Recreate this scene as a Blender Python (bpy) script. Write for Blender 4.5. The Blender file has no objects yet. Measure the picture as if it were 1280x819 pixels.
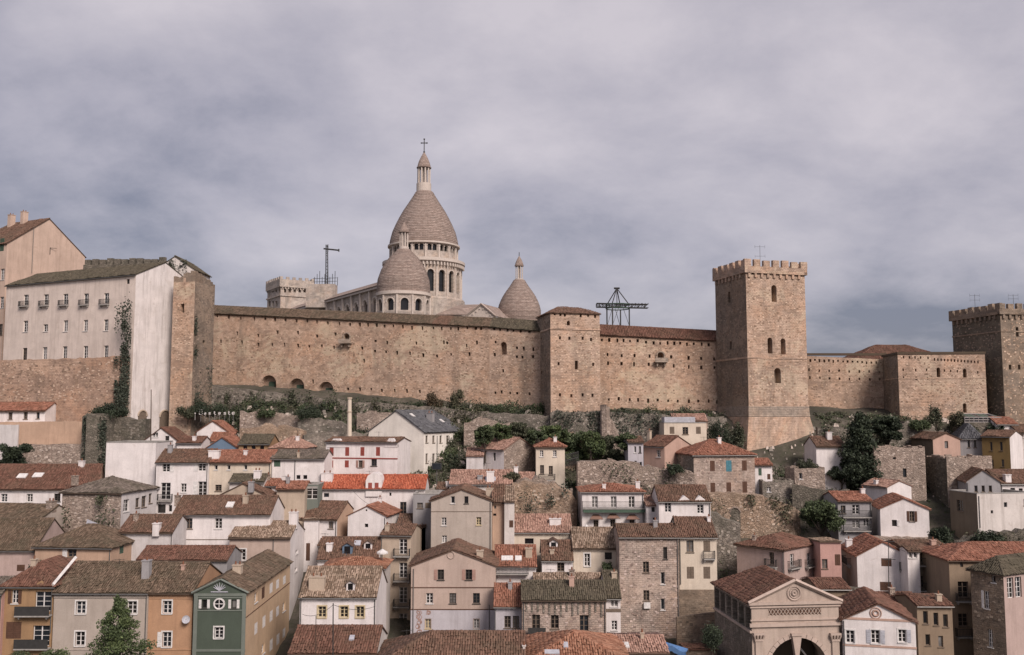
import bpy, math, random
import numpy as np
from mathutils import Vector
random.seed(7)
RNG = np.random.default_rng(7)
SC = bpy.context.scene
COL = SC.collection
# ---------------------------------------------------------------- camera
F, CX, CY, CZ = 1150.0, 640.0, 409.5, 40.0
PITCH = math.atan(105.5 / F)
cam_d = bpy.data.cameras.new('camera')
cam_d.sensor_width = 36.0
cam_d.lens = F / 1280.0 * 36.0
cam_d.clip_start = 0.5
cam_d.clip_end = 12000
cam = bpy.data.objects.new('camera', cam_d)
COL.objects.link(cam)
cam.location = (0, 0, CZ)
cam.rotation_euler = (math.pi / 2 + PITCH, 0, 0)
SC.camera = cam
# ---------------------------------------------------------------- light
SUN_EL, SUN_AZ = math.radians(38), math.radians(150)      # azimuth from +Y towards +X
world = bpy.data.worlds.new('World')
SC.world = world
world.use_nodes = True
wn, wl = world.node_tree.nodes, world.node_tree.links
wn.clear()
w_out = wn.new('ShaderNodeOutputWorld')
w_bg = wn.new('ShaderNodeBackground')
w_bg.inputs['Strength'].default_value = 0.1
w_sky = wn.new('ShaderNodeTexSky')
w_sky.sky_type = 'NISHITA'
w_sky.sun_disc = False
w_sky.sun_elevation = SUN_EL
w_sky.sun_rotation = SUN_AZ
w_tc = wn.new('ShaderNodeTexCoord')
w_sep = wn.new('ShaderNodeSeparateXYZ')
wl.new(w_tc.outputs['Generated'], w_sep.inputs[0])
w_add = wn.new('ShaderNodeMath'); w_add.operation = 'ADD'; w_add.inputs[1].default_value = 0.42
w_abs = wn.new('ShaderNodeMath'); w_abs.operation = 'ABSOLUTE'
wl.new(w_sep.outputs['Z'], w_abs.inputs[0])
wl.new(w_abs.outputs[0], w_add.inputs[0])
w_dx = wn.new('ShaderNodeMath'); w_dx.operation = 'DIVIDE'
w_dy = wn.new('ShaderNodeMath'); w_dy.operation = 'DIVIDE'
wl.new(w_sep.outputs['X'], w_dx.inputs[0]); wl.new(w_add.outputs[0], w_dx.inputs[1])
wl.new(w_sep.outputs['Y'], w_dy.inputs[0]); wl.new(w_add.outputs[0], w_dy.inputs[1])
w_comb = wn.new('ShaderNodeCombineXYZ')
wl.new(w_dx.outputs[0], w_comb.inputs['X']); wl.new(w_dy.outputs[0], w_comb.inputs['Y'])
def w_noise(scale, loc, detail, rough, sx=1.0, dist=0.0):
    m = wn.new('ShaderNodeMapping')
    m.inputs['Location'].default_value = loc
    m.inputs['Scale'].default_value = (sx, 1, 1)
    n = wn.new('ShaderNodeTexNoise')
    n.inputs['Scale'].default_value = scale
    n.inputs['Detail'].default_value = detail
    n.inputs['Roughness'].default_value = rough
    n.inputs['Distortion'].default_value = dist
    wl.new(w_comb.outputs[0], m.inputs[0]); wl.new(m.outputs[0], n.inputs['Vector'])
    return n
n_big = w_noise(1.05, (4.97, 11.14, -2.302), 4, 0.5, 0.8, 0.1)
n_med = w_noise(3.0, (0.3, 4.2, 0), 9, 0.6, 0.9, 0.12)
w_mix1 = wn.new('ShaderNodeMath'); w_mix1.operation = 'MULTIPLY_ADD'
w_mix1.inputs[1].default_value = 0.42
wl.new(n_med.outputs['Fac'], w_mix1.inputs[0])
w_m2 = wn.new('ShaderNodeMath'); w_m2.operation = 'MULTIPLY'; w_m2.inputs[1].default_value = 0.68
wl.new(n_big.outputs['Fac'], w_m2.inputs[0]); wl.new(w_m2.outputs[0], w_mix1.inputs[2])
w_ramp = wn.new('ShaderNodeValToRGB')
cr = w_ramp.color_ramp
cr.elements[0].position = 0.415; cr.elements[0].color = (1.5, 1.52, 2.0, 1)
cr.elements[1].position = 0.665; cr.elements[1].color = (4.8, 4.4, 4.7, 1)
e = cr.elements.new(0.525); e.color = (3.2, 3.0, 3.45, 1)
w_el = wn.new('ShaderNodeMapRange')            # the cloud deck is thicker and darker low over the horizon
w_el.interpolation_type = 'SMOOTHSTEP'
w_el.inputs['From Min'].default_value = 0.02; w_el.inputs['From Max'].default_value = 0.3
w_el.inputs['To Min'].default_value = -0.075; w_el.inputs['To Max'].default_value = 0.0
wl.new(w_abs.outputs[0], w_el.inputs['Value'])
w_m3 = wn.new('ShaderNodeMath'); w_m3.operation = 'ADD'
wl.new(w_mix1.outputs[0], w_m3.inputs[0]); wl.new(w_el.outputs[0], w_m3.inputs[1])
wl.new(w_m3.outputs[0], w_ramp.inputs[0])
w_mix = wn.new('ShaderNodeMix'); w_mix.data_type = 'RGBA'
w_mix.inputs[0].default_value = 0.9
wl.new(w_sky.outputs[0], w_mix.inputs[6]); wl.new(w_ramp.outputs[0], w_mix.inputs[7])
wl.new(w_mix.outputs[2], w_bg.inputs['Color'])
wl.new(w_bg.outputs[0], w_out.inputs[0])
sun_d = bpy.data.lights.new('sun', 'SUN')
sun_d.energy = 2.9
sun_d.angle = math.radians(24)
sun_d.color = (1.0, 0.885, 0.81)
sun = bpy.data.objects.new('sun', sun_d)
COL.objects.link(sun)
sdir = Vector((math.sin(SUN_AZ) * math.cos(SUN_EL), math.cos(SUN_AZ) * math.cos(SUN_EL), math.sin(SUN_EL)))
sun.rotation_euler = sdir.to_track_quat('Z', 'Y').to_euler()
sun.location = (60, -60, 120)
vs = SC.view_settings
vs.view_transform = 'Standard'
vs.look = 'None'
vs.exposure = 0.45
vs.gamma = 1.0
SC.render.engine = 'CYCLES'
SC.cycles.use_denoising = True
SC.cycles.max_bounces = 5
SC.cycles.diffuse_bounces = 2
SC.cycles.glossy_bounces = 2
SC.cycles.transmission_bounces = 2

# ---------------------------------------------------------------- projection helpers
cp_, sp_ = math.cos(PITCH), math.sin(PITCH)
def ray(px, py):
    a = (px - CX) / F; b = (CY - py) / F
    return a, cp_ - sp_ * b, sp_ + cp_ * b
def P(px, py, Y):
    x, y, z = ray(px, py)
    k = Y / y
    return Vector((x * k, Y, CZ + z * k))
def zat(py, Y, px=640):
    return P(px, py, Y).z
def slope_x(px, py):
    x, y, z = ray(px, py)
    return x / y
def terrain(x, Y):
    ys = [0, 70, 100, 112, 121, 128, 134, 142, 150, 158, 166, 185, 300, 600, 3000]
    zs = [6, 7, 10.5, 11, 12.5, 16.5, 21, 25, 28.5, 33.5, 40.0, 44, 50, 40, 10]
    if Y > 140 and x < -48: Y -= 9 * min(1.0, (-48 - x) / 8.0) * min(1.0, (Y - 140) / 10.0) * (1 if Y < 172 else max(0.0, (184 - Y) / 12.0))
    z = float(np.interp(Y, ys, zs))
    k = min(1.0, max(0.0, (Y - 130) / 30.0))
    return z - 0.02 * max(-80, min(80, x)) * k

# ---------------------------------------------------------------- object helpers
def tag(o, label=None, cat=None, group=None, kind=None):
    if label: o['label'] = label
    if cat: o['category'] = cat
    if group: o['group'] = group
    if kind: o['kind'] = kind
    return o
def empty(name, loc, label=None, cat=None, group=None):
    o = bpy.data.objects.new(name, None)
    o.empty_display_size = 0.5
    COL.objects.link(o)
    o.location = loc
    return tag(o, label, cat, group)
def origin_of(o):
    v = Vector((0, 0, 0))
    while o is not None:
        v += o.location
        o = o.parent
    return v
class MB:
    """collects faces in world coordinates, with UVs in metres"""
    def __init__(s):
        s.v, s.f, s.uv, s.mi = [], [], [], []
    def face(s, pts, uvs=None, mi=0):
        b = len(s.v)
        s.v.extend([tuple(p) for p in pts])
        s.f.append(tuple(range(b, b + len(pts))))
        s.uv.append(uvs or [(p[0] + p[1], p[2]) for p in pts])
        s.mi.append(mi)
    def hexa(s, p, mi=0):
        # p: 8 points, bottom ring 0-3 counter-clockwise, top ring 4-7
        for q in ((3, 2, 1, 0), (4, 5, 6, 7), (0, 1, 5, 4), (1, 2, 6, 5), (2, 3, 7, 6), (3, 0, 4, 7)):
            s.face([p[i] for i in q], None, mi)
    def box(s, x0, x1, y0, y1, z0, z1, mi=0):
        s.hexa([(x0, y0, z0), (x1, y0, z0), (x1, y1, z0), (x0, y1, z0), (x0, y0, z1), (x1, y0, z1), (x1, y1, z1), (x0, y1, z1)], mi)
    def bar(s, a, b, r, n=6, r2=None, caps=True):
        a, b = Vector(a), Vector(b)
        d = (b - a)
        if d.length < 1e-6: return
        d.normalize()
        t = Vector((0, 0, 1)) if abs(d.z) < 0.9 else Vector((1, 0, 0))
        u = d.cross(t).normalized(); w = u.cross(d).normalized()
        r2 = r if r2 is None else r2
        A, B = [], []
        for i in range(n):
            th = 2 * math.pi * i / n
            o = u * math.cos(th) + w * math.sin(th)
            A.append(a + o * r); B.append(b + o * r2)
        for i in range(n):
            j = (i + 1) % n
            s.face([A[j], A[i], B[i], B[j]])
        if caps:
            s.face(A); s.face(list(reversed(B)))
    def lathe(s, c, prof, n=32, mi=0, a0=0.0, vscale=1.0):
        cx, cy = c
        rings = []
        for r, z in prof:
            rings.append([(cx + r * math.sin(a0 + 2 * math.pi * i / n), cy - r * math.cos(a0 + 2 * math.pi * i / n), z) for i in range(n)])
        R = max(r for r, z in prof)
        vv = 0.0
        for k in range(len(prof) - 1):
            dl = math.hypot(prof[k + 1][0] - prof[k][0], prof[k + 1][1] - prof[k][1])
            for i in range(n):
                j = (i + 1) % n
                u0, u1 = i * 2 * math.pi * R / n, (i + 1) * 2 * math.pi * R / n
                s.face([rings[k][i], rings[k][j], rings[k + 1][j], rings[k + 1][i]],
                       [(u0, vv), (u1, vv), (u1, vv + dl), (u0, vv + dl)], mi)
            vv += dl
    def build(s, name, mats, parent=None, kind=None, label=None, smooth=False):
        if not s.f: return None
        me = bpy.data.meshes.new(name)
        o = bpy.data.objects.new(name, me)
        off = origin_of(parent) if parent else Vector((0, 0, 0))
        me.from_pydata([(v[0] - off.x, v[1] - off.y, v[2] - off.z) for v in s.v], [], s.f)
        uvl = me.uv_layers.new(name='UVMap')
        flat = [c for face in s.uv for p in face for c in p]
        uvl.data.foreach_set('uv', flat)
        if not isinstance(mats, (list, tuple)): mats = [mats]
        for m in mats: me.materials.append(m)
        if len(mats) > 1: me.polygons.foreach_set('material_index', s.mi)
        if smooth: me.polygons.foreach_set('use_smooth', [True] * len(s.f))
        COL.objects.link(o)
        if parent: o.parent = parent
        if kind: o['kind'] = kind
        if label: o['label'] = label
        return o
def build_np(name, V, Q, rnd, mat, parent=None, kind=None):
    """V (n,3) world, Q (m,4) quads, rnd (m) per face"""
    me = bpy.data.meshes.new(name)
    off = origin_of(parent) if parent else Vector((0, 0, 0))
    V = np.asarray(V, dtype=np.float32) - np.array(off, dtype=np.float32)
    Q = np.asarray(Q, dtype=np.int32)
    me.vertices.add(len(V)); me.vertices.foreach_set('co', V.ravel())
    me.loops.add(Q.size); me.loops.foreach_set('vertex_index', Q.ravel())
    me.polygons.add(len(Q))
    me.polygons.foreach_set('loop_start', np.arange(0, Q.size, 4, dtype=np.int32))
    me.update(calc_edges=True)
    at = me.attributes.new('rnd', 'FLOAT', 'FACE')
    at.data.foreach_set('value', np.asarray(rnd, dtype=np.float32))
    me.materials.append(mat)
    o = bpy.data.objects.new(name, me)
    COL.objects.link(o)
    if parent: o.parent = parent
    if kind: o['kind'] = kind
    return o

class Face:
    """vertical plane: origin (x,y), unit direction d to the right seen from outside, length L"""
    def __init__(s, o, d, L):
        s.o, s.d, s.L = o, d, L
        s.n = (d[1], -d[0])
    def pt(s, u, z, n=0.0):
        return (s.o[0] + s.d[0] * u + s.n[0] * n, s.o[1] + s.d[1] * u + s.n[1] * n, z)
    def hit(s, px, py):
        rx, ry, rz = ray(px, py)
        # o + u d = t (rx, ry)
        det = s.d[0] * (-ry) - s.d[1] * (-rx)
        bx, by = -s.o[0], -s.o[1]
        u = (bx * (-ry) - by * (-rx)) / det
        t = (s.d[0] * by - s.d[1] * bx) / det
        return u, CZ + t * rz
def face2(a, b):
    dx, dy = b[0] - a[0], b[1] - a[1]
    L = math.hypot(dx, dy)
    return Face((a[0], a[1]), (dx / L, dy / L), L)
def fbox(mb, fc, u0, u1, z0, z1, n0, n1, mi=0):
    p = [fc.pt(u0, z0, n1), fc.pt(u1, z0, n1), fc.pt(u1, z0, n0), fc.pt(u0, z0, n0),
         fc.pt(u0, z1, n1), fc.pt(u1, z1, n1), fc.pt(u1, z1, n0), fc.pt(u0, z1, n0)]
    mb.hexa(p, mi)
def arch_pts(u0, u1, z0, z1, n=8):
    """outline of an arched opening, counter-clockwise from the lower left"""
    r = (u1 - u0) / 2; c = (u0 + u1) / 2
    rz = min(r, (z1 - z0) * 0.6)
    zs = z1 - rz
    pts = [(u0, z0), (u1, z0)]
    for i in range(n + 1):
        th = math.pi * i / n
        pts.append((c + r * math.cos(th), zs + rz * math.sin(th)))
    return pts
def wall_face(mb, fc, zb, tops, holes, depth=0.2, mi=0, back=False, tilt=None):
    """holes: (u0,u1,z0,z1,kind,depth,back) kind 'r' or 'a'"""
    def pt(u, z, n=0.0):
        if tilt: n = n + tilt(z)
        return fc.pt(u, z, n)
    strips = []
    for h in holes:
        u0, u1, z0, z1, k = h[:5]
        if k == 'r': strips.append((u0, u1, z0, z1, z1))
        else:
            a = arch_pts(u0, u1, z0, z1)[2:]
            a = a[::-1]
            for i in range(len(a) - 1):
                if a[i + 1][0] - a[i][0] > 1e-5:
                    strips.append((a[i][0], a[i + 1][0], z0, a[i][1], a[i + 1][1]))
    us = {0.0, fc.L}
    for t in tops: us.add(min(fc.L, max(0.0, t[0])))
    for s in strips:
        for q in (s[0], s[1]):
            if 0 < q < fc.L: us.add(q)
    us = sorted(us)
    tu, tz = [t[0] for t in tops], [t[1] for t in tops]
    for a, b in zip(us[:-1], us[1:]):
        if b - a < 1e-4: continue
        m = (a + b) / 2
        ta, tb = float(np.interp(a, tu, tz)), float(np.interp(b, tu, tz))
        cur = (zb, zb)
        for s in sorted([s for s in strips if s[0] <= m <= s[1]], key=lambda s: s[2]):
            if s[2] > min(cur) + 1e-4:
                q = [(a, cur[0]), (b, cur[1]), (b, s[2]), (a, s[2])]
                mb.face([pt(*x) for x in q], q, mi)
            k = (s[1] - s[0])
            fa, fb = (a - s[0]) / k, (b - s[0]) / k
            cur = (s[3] + (s[4] - s[3]) * fa, s[3] + (s[4] - s[3]) * fb)
        if max(ta, tb) > min(cur) + 1e-4:
            q = [(a, cur[0]), (b, cur[1]), (b, tb), (a, ta)]
            mb.face([pt(*x) for x in q], q, mi)
    for h in holes:
        u0, u1, z0, z1, k = h[:5]
        dp = h[5] if len(h) > 5 else depth
        bk = h[6] if len(h) > 6 else back
        out = [(u0, z0), (u1, z0), (u1, z1), (u0, z1)] if k == 'r' else arch_pts(u0, u1, z0, z1)
        for i in range(len(out)):
            p, q = out[i], out[(i + 1) % len(out)]
            mb.face([pt(*p), pt(*q), pt(q[0], q[1], -dp), pt(p[0], p[1], -dp)],
                    [p, q, (q[0] + .2, q[1] + .2), (p[0] + .2, p[1] + .2)], mi)
        if bk: mb.face([pt(p[0], p[1], -dp) for p in out], out, mi)
# ---------------------------------------------------------------- materials
MATS = {}
def new_mat(name):
    m = bpy.data.materials.new(name)
    m.use_nodes = True
    nt = m.node_tree
    nt.nodes.clear()
    out = nt.nodes.new('ShaderNodeOutputMaterial')
    b = nt.nodes.new('ShaderNodeBsdfPrincipled')
    nt.links.new(b.outputs[0], out.inputs[0])
    return m, nt, b
class N:
    def __init__(s, nt): s.nt, s.n, s.l = nt, nt.nodes, nt.links
    def put(s, sock, v):
        if hasattr(v, 'is_linked') or hasattr(v, 'links'): s.l.new(v, sock)
        else: sock.default_value = v
    def coord(s, which='Object'):
        return s.n.new('ShaderNodeTexCoord').outputs[which]
    def rand(s): return s.n.new('ShaderNodeObjectInfo').outputs['Random']
    def mapping(s, vec, scale=(1, 1, 1), loc=(0, 0, 0)):
        m = s.n.new('ShaderNodeMapping')
        s.l.new(vec, m.inputs[0]); m.inputs['Scale'].default_value = scale; m.inputs['Location'].default_value = loc
        return m.outputs[0]
    def noise(s, vec, scale, detail=4, rough=.55, w=None, dist=0.0, color=False):
        t = s.n.new('ShaderNodeTexNoise')
        t.noise_dimensions = '4D' if w is not None else '3D'
        s.l.new(vec, t.inputs['Vector'])
        if w is not None:
            mm = s.math('MULTIPLY', w, 37.0); s.l.new(mm, t.inputs['W'])
        t.inputs['Scale'].default_value = scale; t.inputs['Detail'].default_value = detail
        t.inputs['Roughness'].default_value = rough; t.inputs['Distortion'].default_value = dist
        return t.outputs['Color' if color else 'Fac']
    def vor(s, vec, scale, feature='F1', out='Distance', rnd=1.0):
        t = s.n.new('ShaderNodeTexVoronoi'); t.feature = feature
        s.l.new(vec, t.inputs['Vector']); t.inputs['Scale'].default_value = scale
        t.inputs['Randomness'].default_value = rnd
        return t.outputs[out]
    def ramp(s, fac, stops):
        r = s.n.new('ShaderNodeValToRGB'); c = r.color_ramp
        while len(c.elements) < len(stops): c.elements.new(.5)
        for e_, (p, col) in zip(c.elements, stops):
            e_.position = p
            e_.color = col if isinstance(col, (tuple, list)) and len(col) == 4 else ((*col, 1) if isinstance(col, (tuple, list)) else (col, col, col, 1))
        s.l.new(fac, r.inputs[0])
        return r.outputs[0]
    def mix(s, fac, a, b, mode='MIX'):
        m = s.n.new('ShaderNodeMix'); m.data_type = 'RGBA'; m.blend_type = mode
        s.put(m.inputs[0], fac)
        for k, v in ((6, a), (7, b)):
            if isinstance(v, (tuple, list)): m.inputs[k].default_value = (*v[:3], 1)
            else: s.l.new(v, m.inputs[k])
        return m.outputs[2]
    def math(s, op, a, b=None, clamp=False):
        m = s.n.new('ShaderNodeMath'); m.operation = op; m.use_clamp = clamp
        s.put(m.inputs[0], a)
        if b is not None: s.put(m.inputs[1], b)
        return m.outputs[0]
    def bump(s, h, strength, dist, bsdf):
        b = s.n.new('ShaderNodeBump'); b.inputs['Strength'].default_value = strength; b.inputs['Distance'].default_value = dist
        s.l.new(h, b.inputs['Height']); s.l.new(b.outputs[0], bsdf.inputs['Normal'])
def mul(c, k): return tuple(min(1, x * k) for x in c)
def plaster(col, grime=.5, patch=.3):
    key = ('pl', col, grime, patch)
    if key in MATS: return MATS[key]
    m, nt, b = new_mat('plaster'); n = N(nt)
    o, w = n.coord(), n.rand()
    base = n.mix(n.ramp(n.noise(o, .5, 5, .6, w), [(.35, 0), (.7, 1)]), mul(col, .86), mul(col, 1.06))
    st = n.ramp(n.noise(n.mapping(o, (1.6, 1.6, .13)), 1.0, 7, .7, w), [(.48, 0), (.74, 1)])
    base = n.mix(n.math('MULTIPLY', st, grime), base, mul((col[0] * .55 + .01, col[1] * .52 + .01, col[2] * .5 + .01), .9))
    pt = n.ramp(n.noise(o, .8, 9, .75, w, .6), [(.58, 0), (.63, 1)])
    base = n.mix(n.math('MULTIPLY', pt, patch), base, (col[0] * .62 + .03, col[1] * .58 + .025, col[2] * .55 + .02))
    fine = n.noise(o, 9, 6, .75)
    base = n.mix(n.ramp(fine, [(.3, .35), (.6, 0)]), base, mul(col, .5))
    dmp = n.ramp(n.noise(o, .28, 8, .75, w, 1.2), [(.52, 0), (.62, 1)])
    base = n.mix(n.math('MULTIPLY', dmp, grime * .45), base, (col[0] * .68, col[1] * .66, col[2] * .63))
    nt.links.new(base, b.inputs['Base Color'])
    b.inputs['Roughness'].default_value = .92
    n.bump(fine, .5, .03, b)
    MATS[key] = m
    return m
def masonry(c1, c2, c3, bw=.55, bh=.27, pits=.62, streak=.62, key=None):
    key = ('ms', c1, c2, c3, bw, bh)
    if key in MATS: return MATS[key]
    m, nt, b = new_mat('masonry'); n = N(nt)
    uv, w = n.coord('UV'), n.rand()
    dis = n.noise(uv, 1.6, 3, .5, color=True)
    va = nt.nodes.new('ShaderNodeVectorMath'); va.operation = 'MULTIPLY_ADD'
    nt.links.new(dis, va.inputs[0]); va.inputs[1].default_value = (.22, .16, 0); nt.links.new(uv, va.inputs[2])
    br = nt.nodes.new('ShaderNodeTexBrick')
    nt.links.new(va.outputs[0], br.inputs['Vector'])
    br.inputs['Scale'].default_value = 1.0
    br.inputs['Brick Width'].default_value = bw; br.inputs['Row Height'].default_value = bh
    br.inputs['Mortar Size'].default_value = .018; br.inputs['Mortar Smooth'].default_value = .4
    br.inputs['Color1'].default_value = (0, 0, 0, 1); br.inputs['Color2'].default_value = (1, 1, 1, 1)
    br.inputs['Mortar'].default_value = (.3, .3, .3, 1)
    base = n.mix(br.outputs['Color'], mul(c1, .9), c2)
    big = n.ramp(n.noise(uv, .11, 7, .68, w), [(.42, 0), (.58, 1)])
    base = n.mix(n.math('MULTIPLY', big, .8), base, c3)
    hue = n.ramp(n.noise(uv, .19, 5, .6, w, .8), [(.45, 0), (.62, 1)])
    base = n.mix(n.math('MULTIPLY', hue, .45), base, (c1[0] * 1.18, c1[1] * .98, c1[2] * .8))
    med = n.ramp(n.noise(uv, .5, 9, .78, w, .3), [(.44, 0), (.62, 1)])
    base = n.mix(n.math('MULTIPLY', med, .6), base, mul(c1, .5))
    lgt = n.ramp(n.noise(n.mapping(uv, (1, 1.3, 1), (7, 3, 0)), .8, 9, .8, w), [(.53, 0), (.64, 1)])
    base = n.mix(n.math('MULTIPLY', lgt, .6), base, mul(c2, 1.22))
    pit = n.ramp(n.noise(n.mapping(uv, (1, 1.7, 1)), 1.25, 6, .85, w), [(.53, 0), (.6, 1)])
    base = n.mix(n.math('MULTIPLY', pit, pits), base, mul(c1, .3))
    er = n.ramp(n.noise(n.mapping(uv, (1, 2.0, 1), (11, 5, 0)), .15, 9, .75, w, 1.0), [(.51, 0), (.6, 1)])
    base = n.mix(n.math('MULTIPLY', er, .62), base, (c1[0] * .5, c1[1] * .52, c1[2] * .54))
    pl = n.ramp(n.noise(n.mapping(uv, (1, 1.4, 1), (23, 8, 0)), .12, 8, .72, w, .8), [(.54, 0), (.6, 1)])
    base = n.mix(n.math('MULTIPLY', pl, .55), base, (min(.62, c2[0] * 1.12), c2[1] * 1.1, c2[2] * 1.06))
    st = n.ramp(n.noise(n.mapping(uv, (.4, .05, 1)), 1.0, 7, .7, w), [(.5, 0), (.68, 1)])
    base = n.mix(n.math('MULTIPLY', st, streak), base, (c1[0] * .36, c1[1] * .4, c1[2] * .42))
    base = n.mix(n.math('MULTIPLY', br.outputs['Fac'], .4), base, mul(c1, .5))
    nt.links.new(base, b.inputs['Base Color'])
    b.inputs['Roughness'].default_value = .95
    h = n.math('SUBTRACT', n.noise(uv, 4, 6, .75), br.outputs['Fac'])
    n.bump(h, .8, .07, b)
    MATS[key] = m
    return m
def rubble(c1, c2, c3, scale=2.4, green=0.0):
    key = ('rb', c1, c2, c3, scale, green)
    if key in MATS: return MATS[key]
    m, nt, b = new_mat('rubble_stone'); n = N(nt)
    uv, w = n.coord('UV'), n.rand()
    dis = n.noise(uv, 2.0, 3, .5, color=True)
    va = nt.nodes.new('ShaderNodeVectorMath'); va.operation = 'MULTIPLY_ADD'
    nt.links.new(dis, va.inputs[0]); va.inputs[1].default_value = (.3, .3, 0); nt.links.new(uv, va.inputs[2])
    mp = n.mapping(va.outputs[0], (1, 1.5, 1))
    cell = n.vor(mp, scale, 'F1', 'Color')
    edge = n.vor(mp, scale, 'DISTANCE_TO_EDGE', 'Distance')
    bw = nt.nodes.new('ShaderNodeRGBToBW'); nt.links.new(cell, bw.inputs[0])
    base = n.ramp(bw.outputs[0], [(.2, mul(c1, .82)), (.5, c1), (.85, c2)])
    big = n.ramp(n.noise(uv, .2, 7, .7, w), [(.42, 0), (.58, 1)])
    base = n.mix(n.math('MULTIPLY', big, .7), base, c3)
    lgt = n.ramp(n.noise(n.mapping(uv, (1, 1.3, 1), (3, 9, 0)), .7, 9, .8, w), [(.52, 0), (.64, 1)])
    base = n.mix(n.math('MULTIPLY', lgt, .55), base, mul(c2, 1.12))
    med = n.ramp(n.noise(uv, .8, 9, .82, w), [(.47, 0), (.63, 1)])
    base = n.mix(n.math('MULTIPLY', med, .65), base, mul(c1, .36))
    if green:
        g = n.ramp(n.noise(uv, .35, 7, .7, w, .5), [(.46, 0), (.62, 1)])
        base = n.mix(n.math('MULTIPLY', g, green), base, (.05, .06, .035))
    st = n.ramp(n.noise(n.mapping(uv, (.7, .07, 1)), 1.0, 6, .65, w), [(.5, 0), (.7, 1)])
    base = n.mix(n.math('MULTIPLY', st, .4), base, mul(c1, .4))
    ed = n.ramp(edge, [(.0, 1), (.07, 0)])
    base = n.mix(n.math('MULTIPLY', ed, .3), base, mul(c1, .34))
    nt.links.new(base, b.inputs['Base Color'])
    b.inputs['Roughness'].default_value = .96
    h = n.math('ADD', n.ramp(edge, [(0, 0), (.16, 1)]), n.noise(uv, 6, 4, .7))
    n.bump(h, .8, .09, b)
    MATS[key] = m
    return m
def tilemat(c1, c2, moss=.4, mc=(.075, .066, .042)):
    key = ('tl', c1, c2, moss)
    if key in MATS: return MATS[key]
    m, nt, b = new_mat('clay_tile'); n = N(nt)
    at = nt.nodes.new('ShaderNodeAttribute'); at.attribute_name = 'rnd'
    o, w = n.coord(), n.rand()
    base = n.ramp(at.outputs['Fac'], [(0, mul(c1, .8)), (.3, c1), (.75, c2), (1, mul(c2, 1.18))])
    g = n.ramp(n.noise(o, .45, 7, .7, w, .4), [(.44, 0), (.62, 1)])
    base = n.mix(n.math('MULTIPLY', g, moss), base, mc)
    s = n.ramp(n.noise(o, 3.0, 6, .75, w), [(.5, 0), (.72, 1)])
    base = n.mix(n.math('MULTIPLY', s, .5), base, mul(c1, .45))
    l = n.ramp(n.noise(o, 1.7, 6, .7, w), [(.6, 0), (.75, 1)])
    base = n.mix(n.math('MULTIPLY', l, .35), base, (.30, .25, .2))
    nt.links.new(base, b.inputs['Base Color'])
    b.inputs['Roughness'].default_value = .9
    MATS[key] = m
    return m
def leafmat(c1, c2):
    key = ('lf', c1, c2)
    if key in MATS: return MATS[key]
    m, nt, b = new_mat('leaves'); n = N(nt)
    at = nt.nodes.new('ShaderNodeAttribute'); at.attribute_name = 'rnd'
    o = n.coord()
    base = n.ramp(at.outputs['Fac'], [(0, mul(c1, .6)), (.5, c1), (.9, c2), (1, mul(c2, 1.3))])
    g = n.ramp(n.noise(o, .5, 4, .6), [(.4, 0), (.62, 1)])
    base = n.mix(n.math('MULTIPLY', g, .4), base, mul(c2, .9))
    nt.links.new(base, b.inputs['Base Color'])
    b.inputs['Roughness'].default_value = .75
    MATS[key] = m
    return m
def plain(col, rough=.8, metal=0.0, var=.25, scale=3.0):
    key = ('pn', col, rough, metal, var)
    if key in MATS: return MATS[key]
    m, nt, b = new_mat('paint'); n = N(nt)
    o, w = n.coord(), n.rand()
    base = n.mix(n.ramp(n.noise(o, scale, 5, .65, w), [(.35, 0), (.7, 1)]), mul(col, 1 - var), mul(col, 1 + var * .6))
    nt.links.new(base, b.inputs['Base Color'])
    b.inputs['Roughness'].default_value = rough; b.inputs['Metallic'].default_value = metal
    MATS[key] = m
    return m
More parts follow.
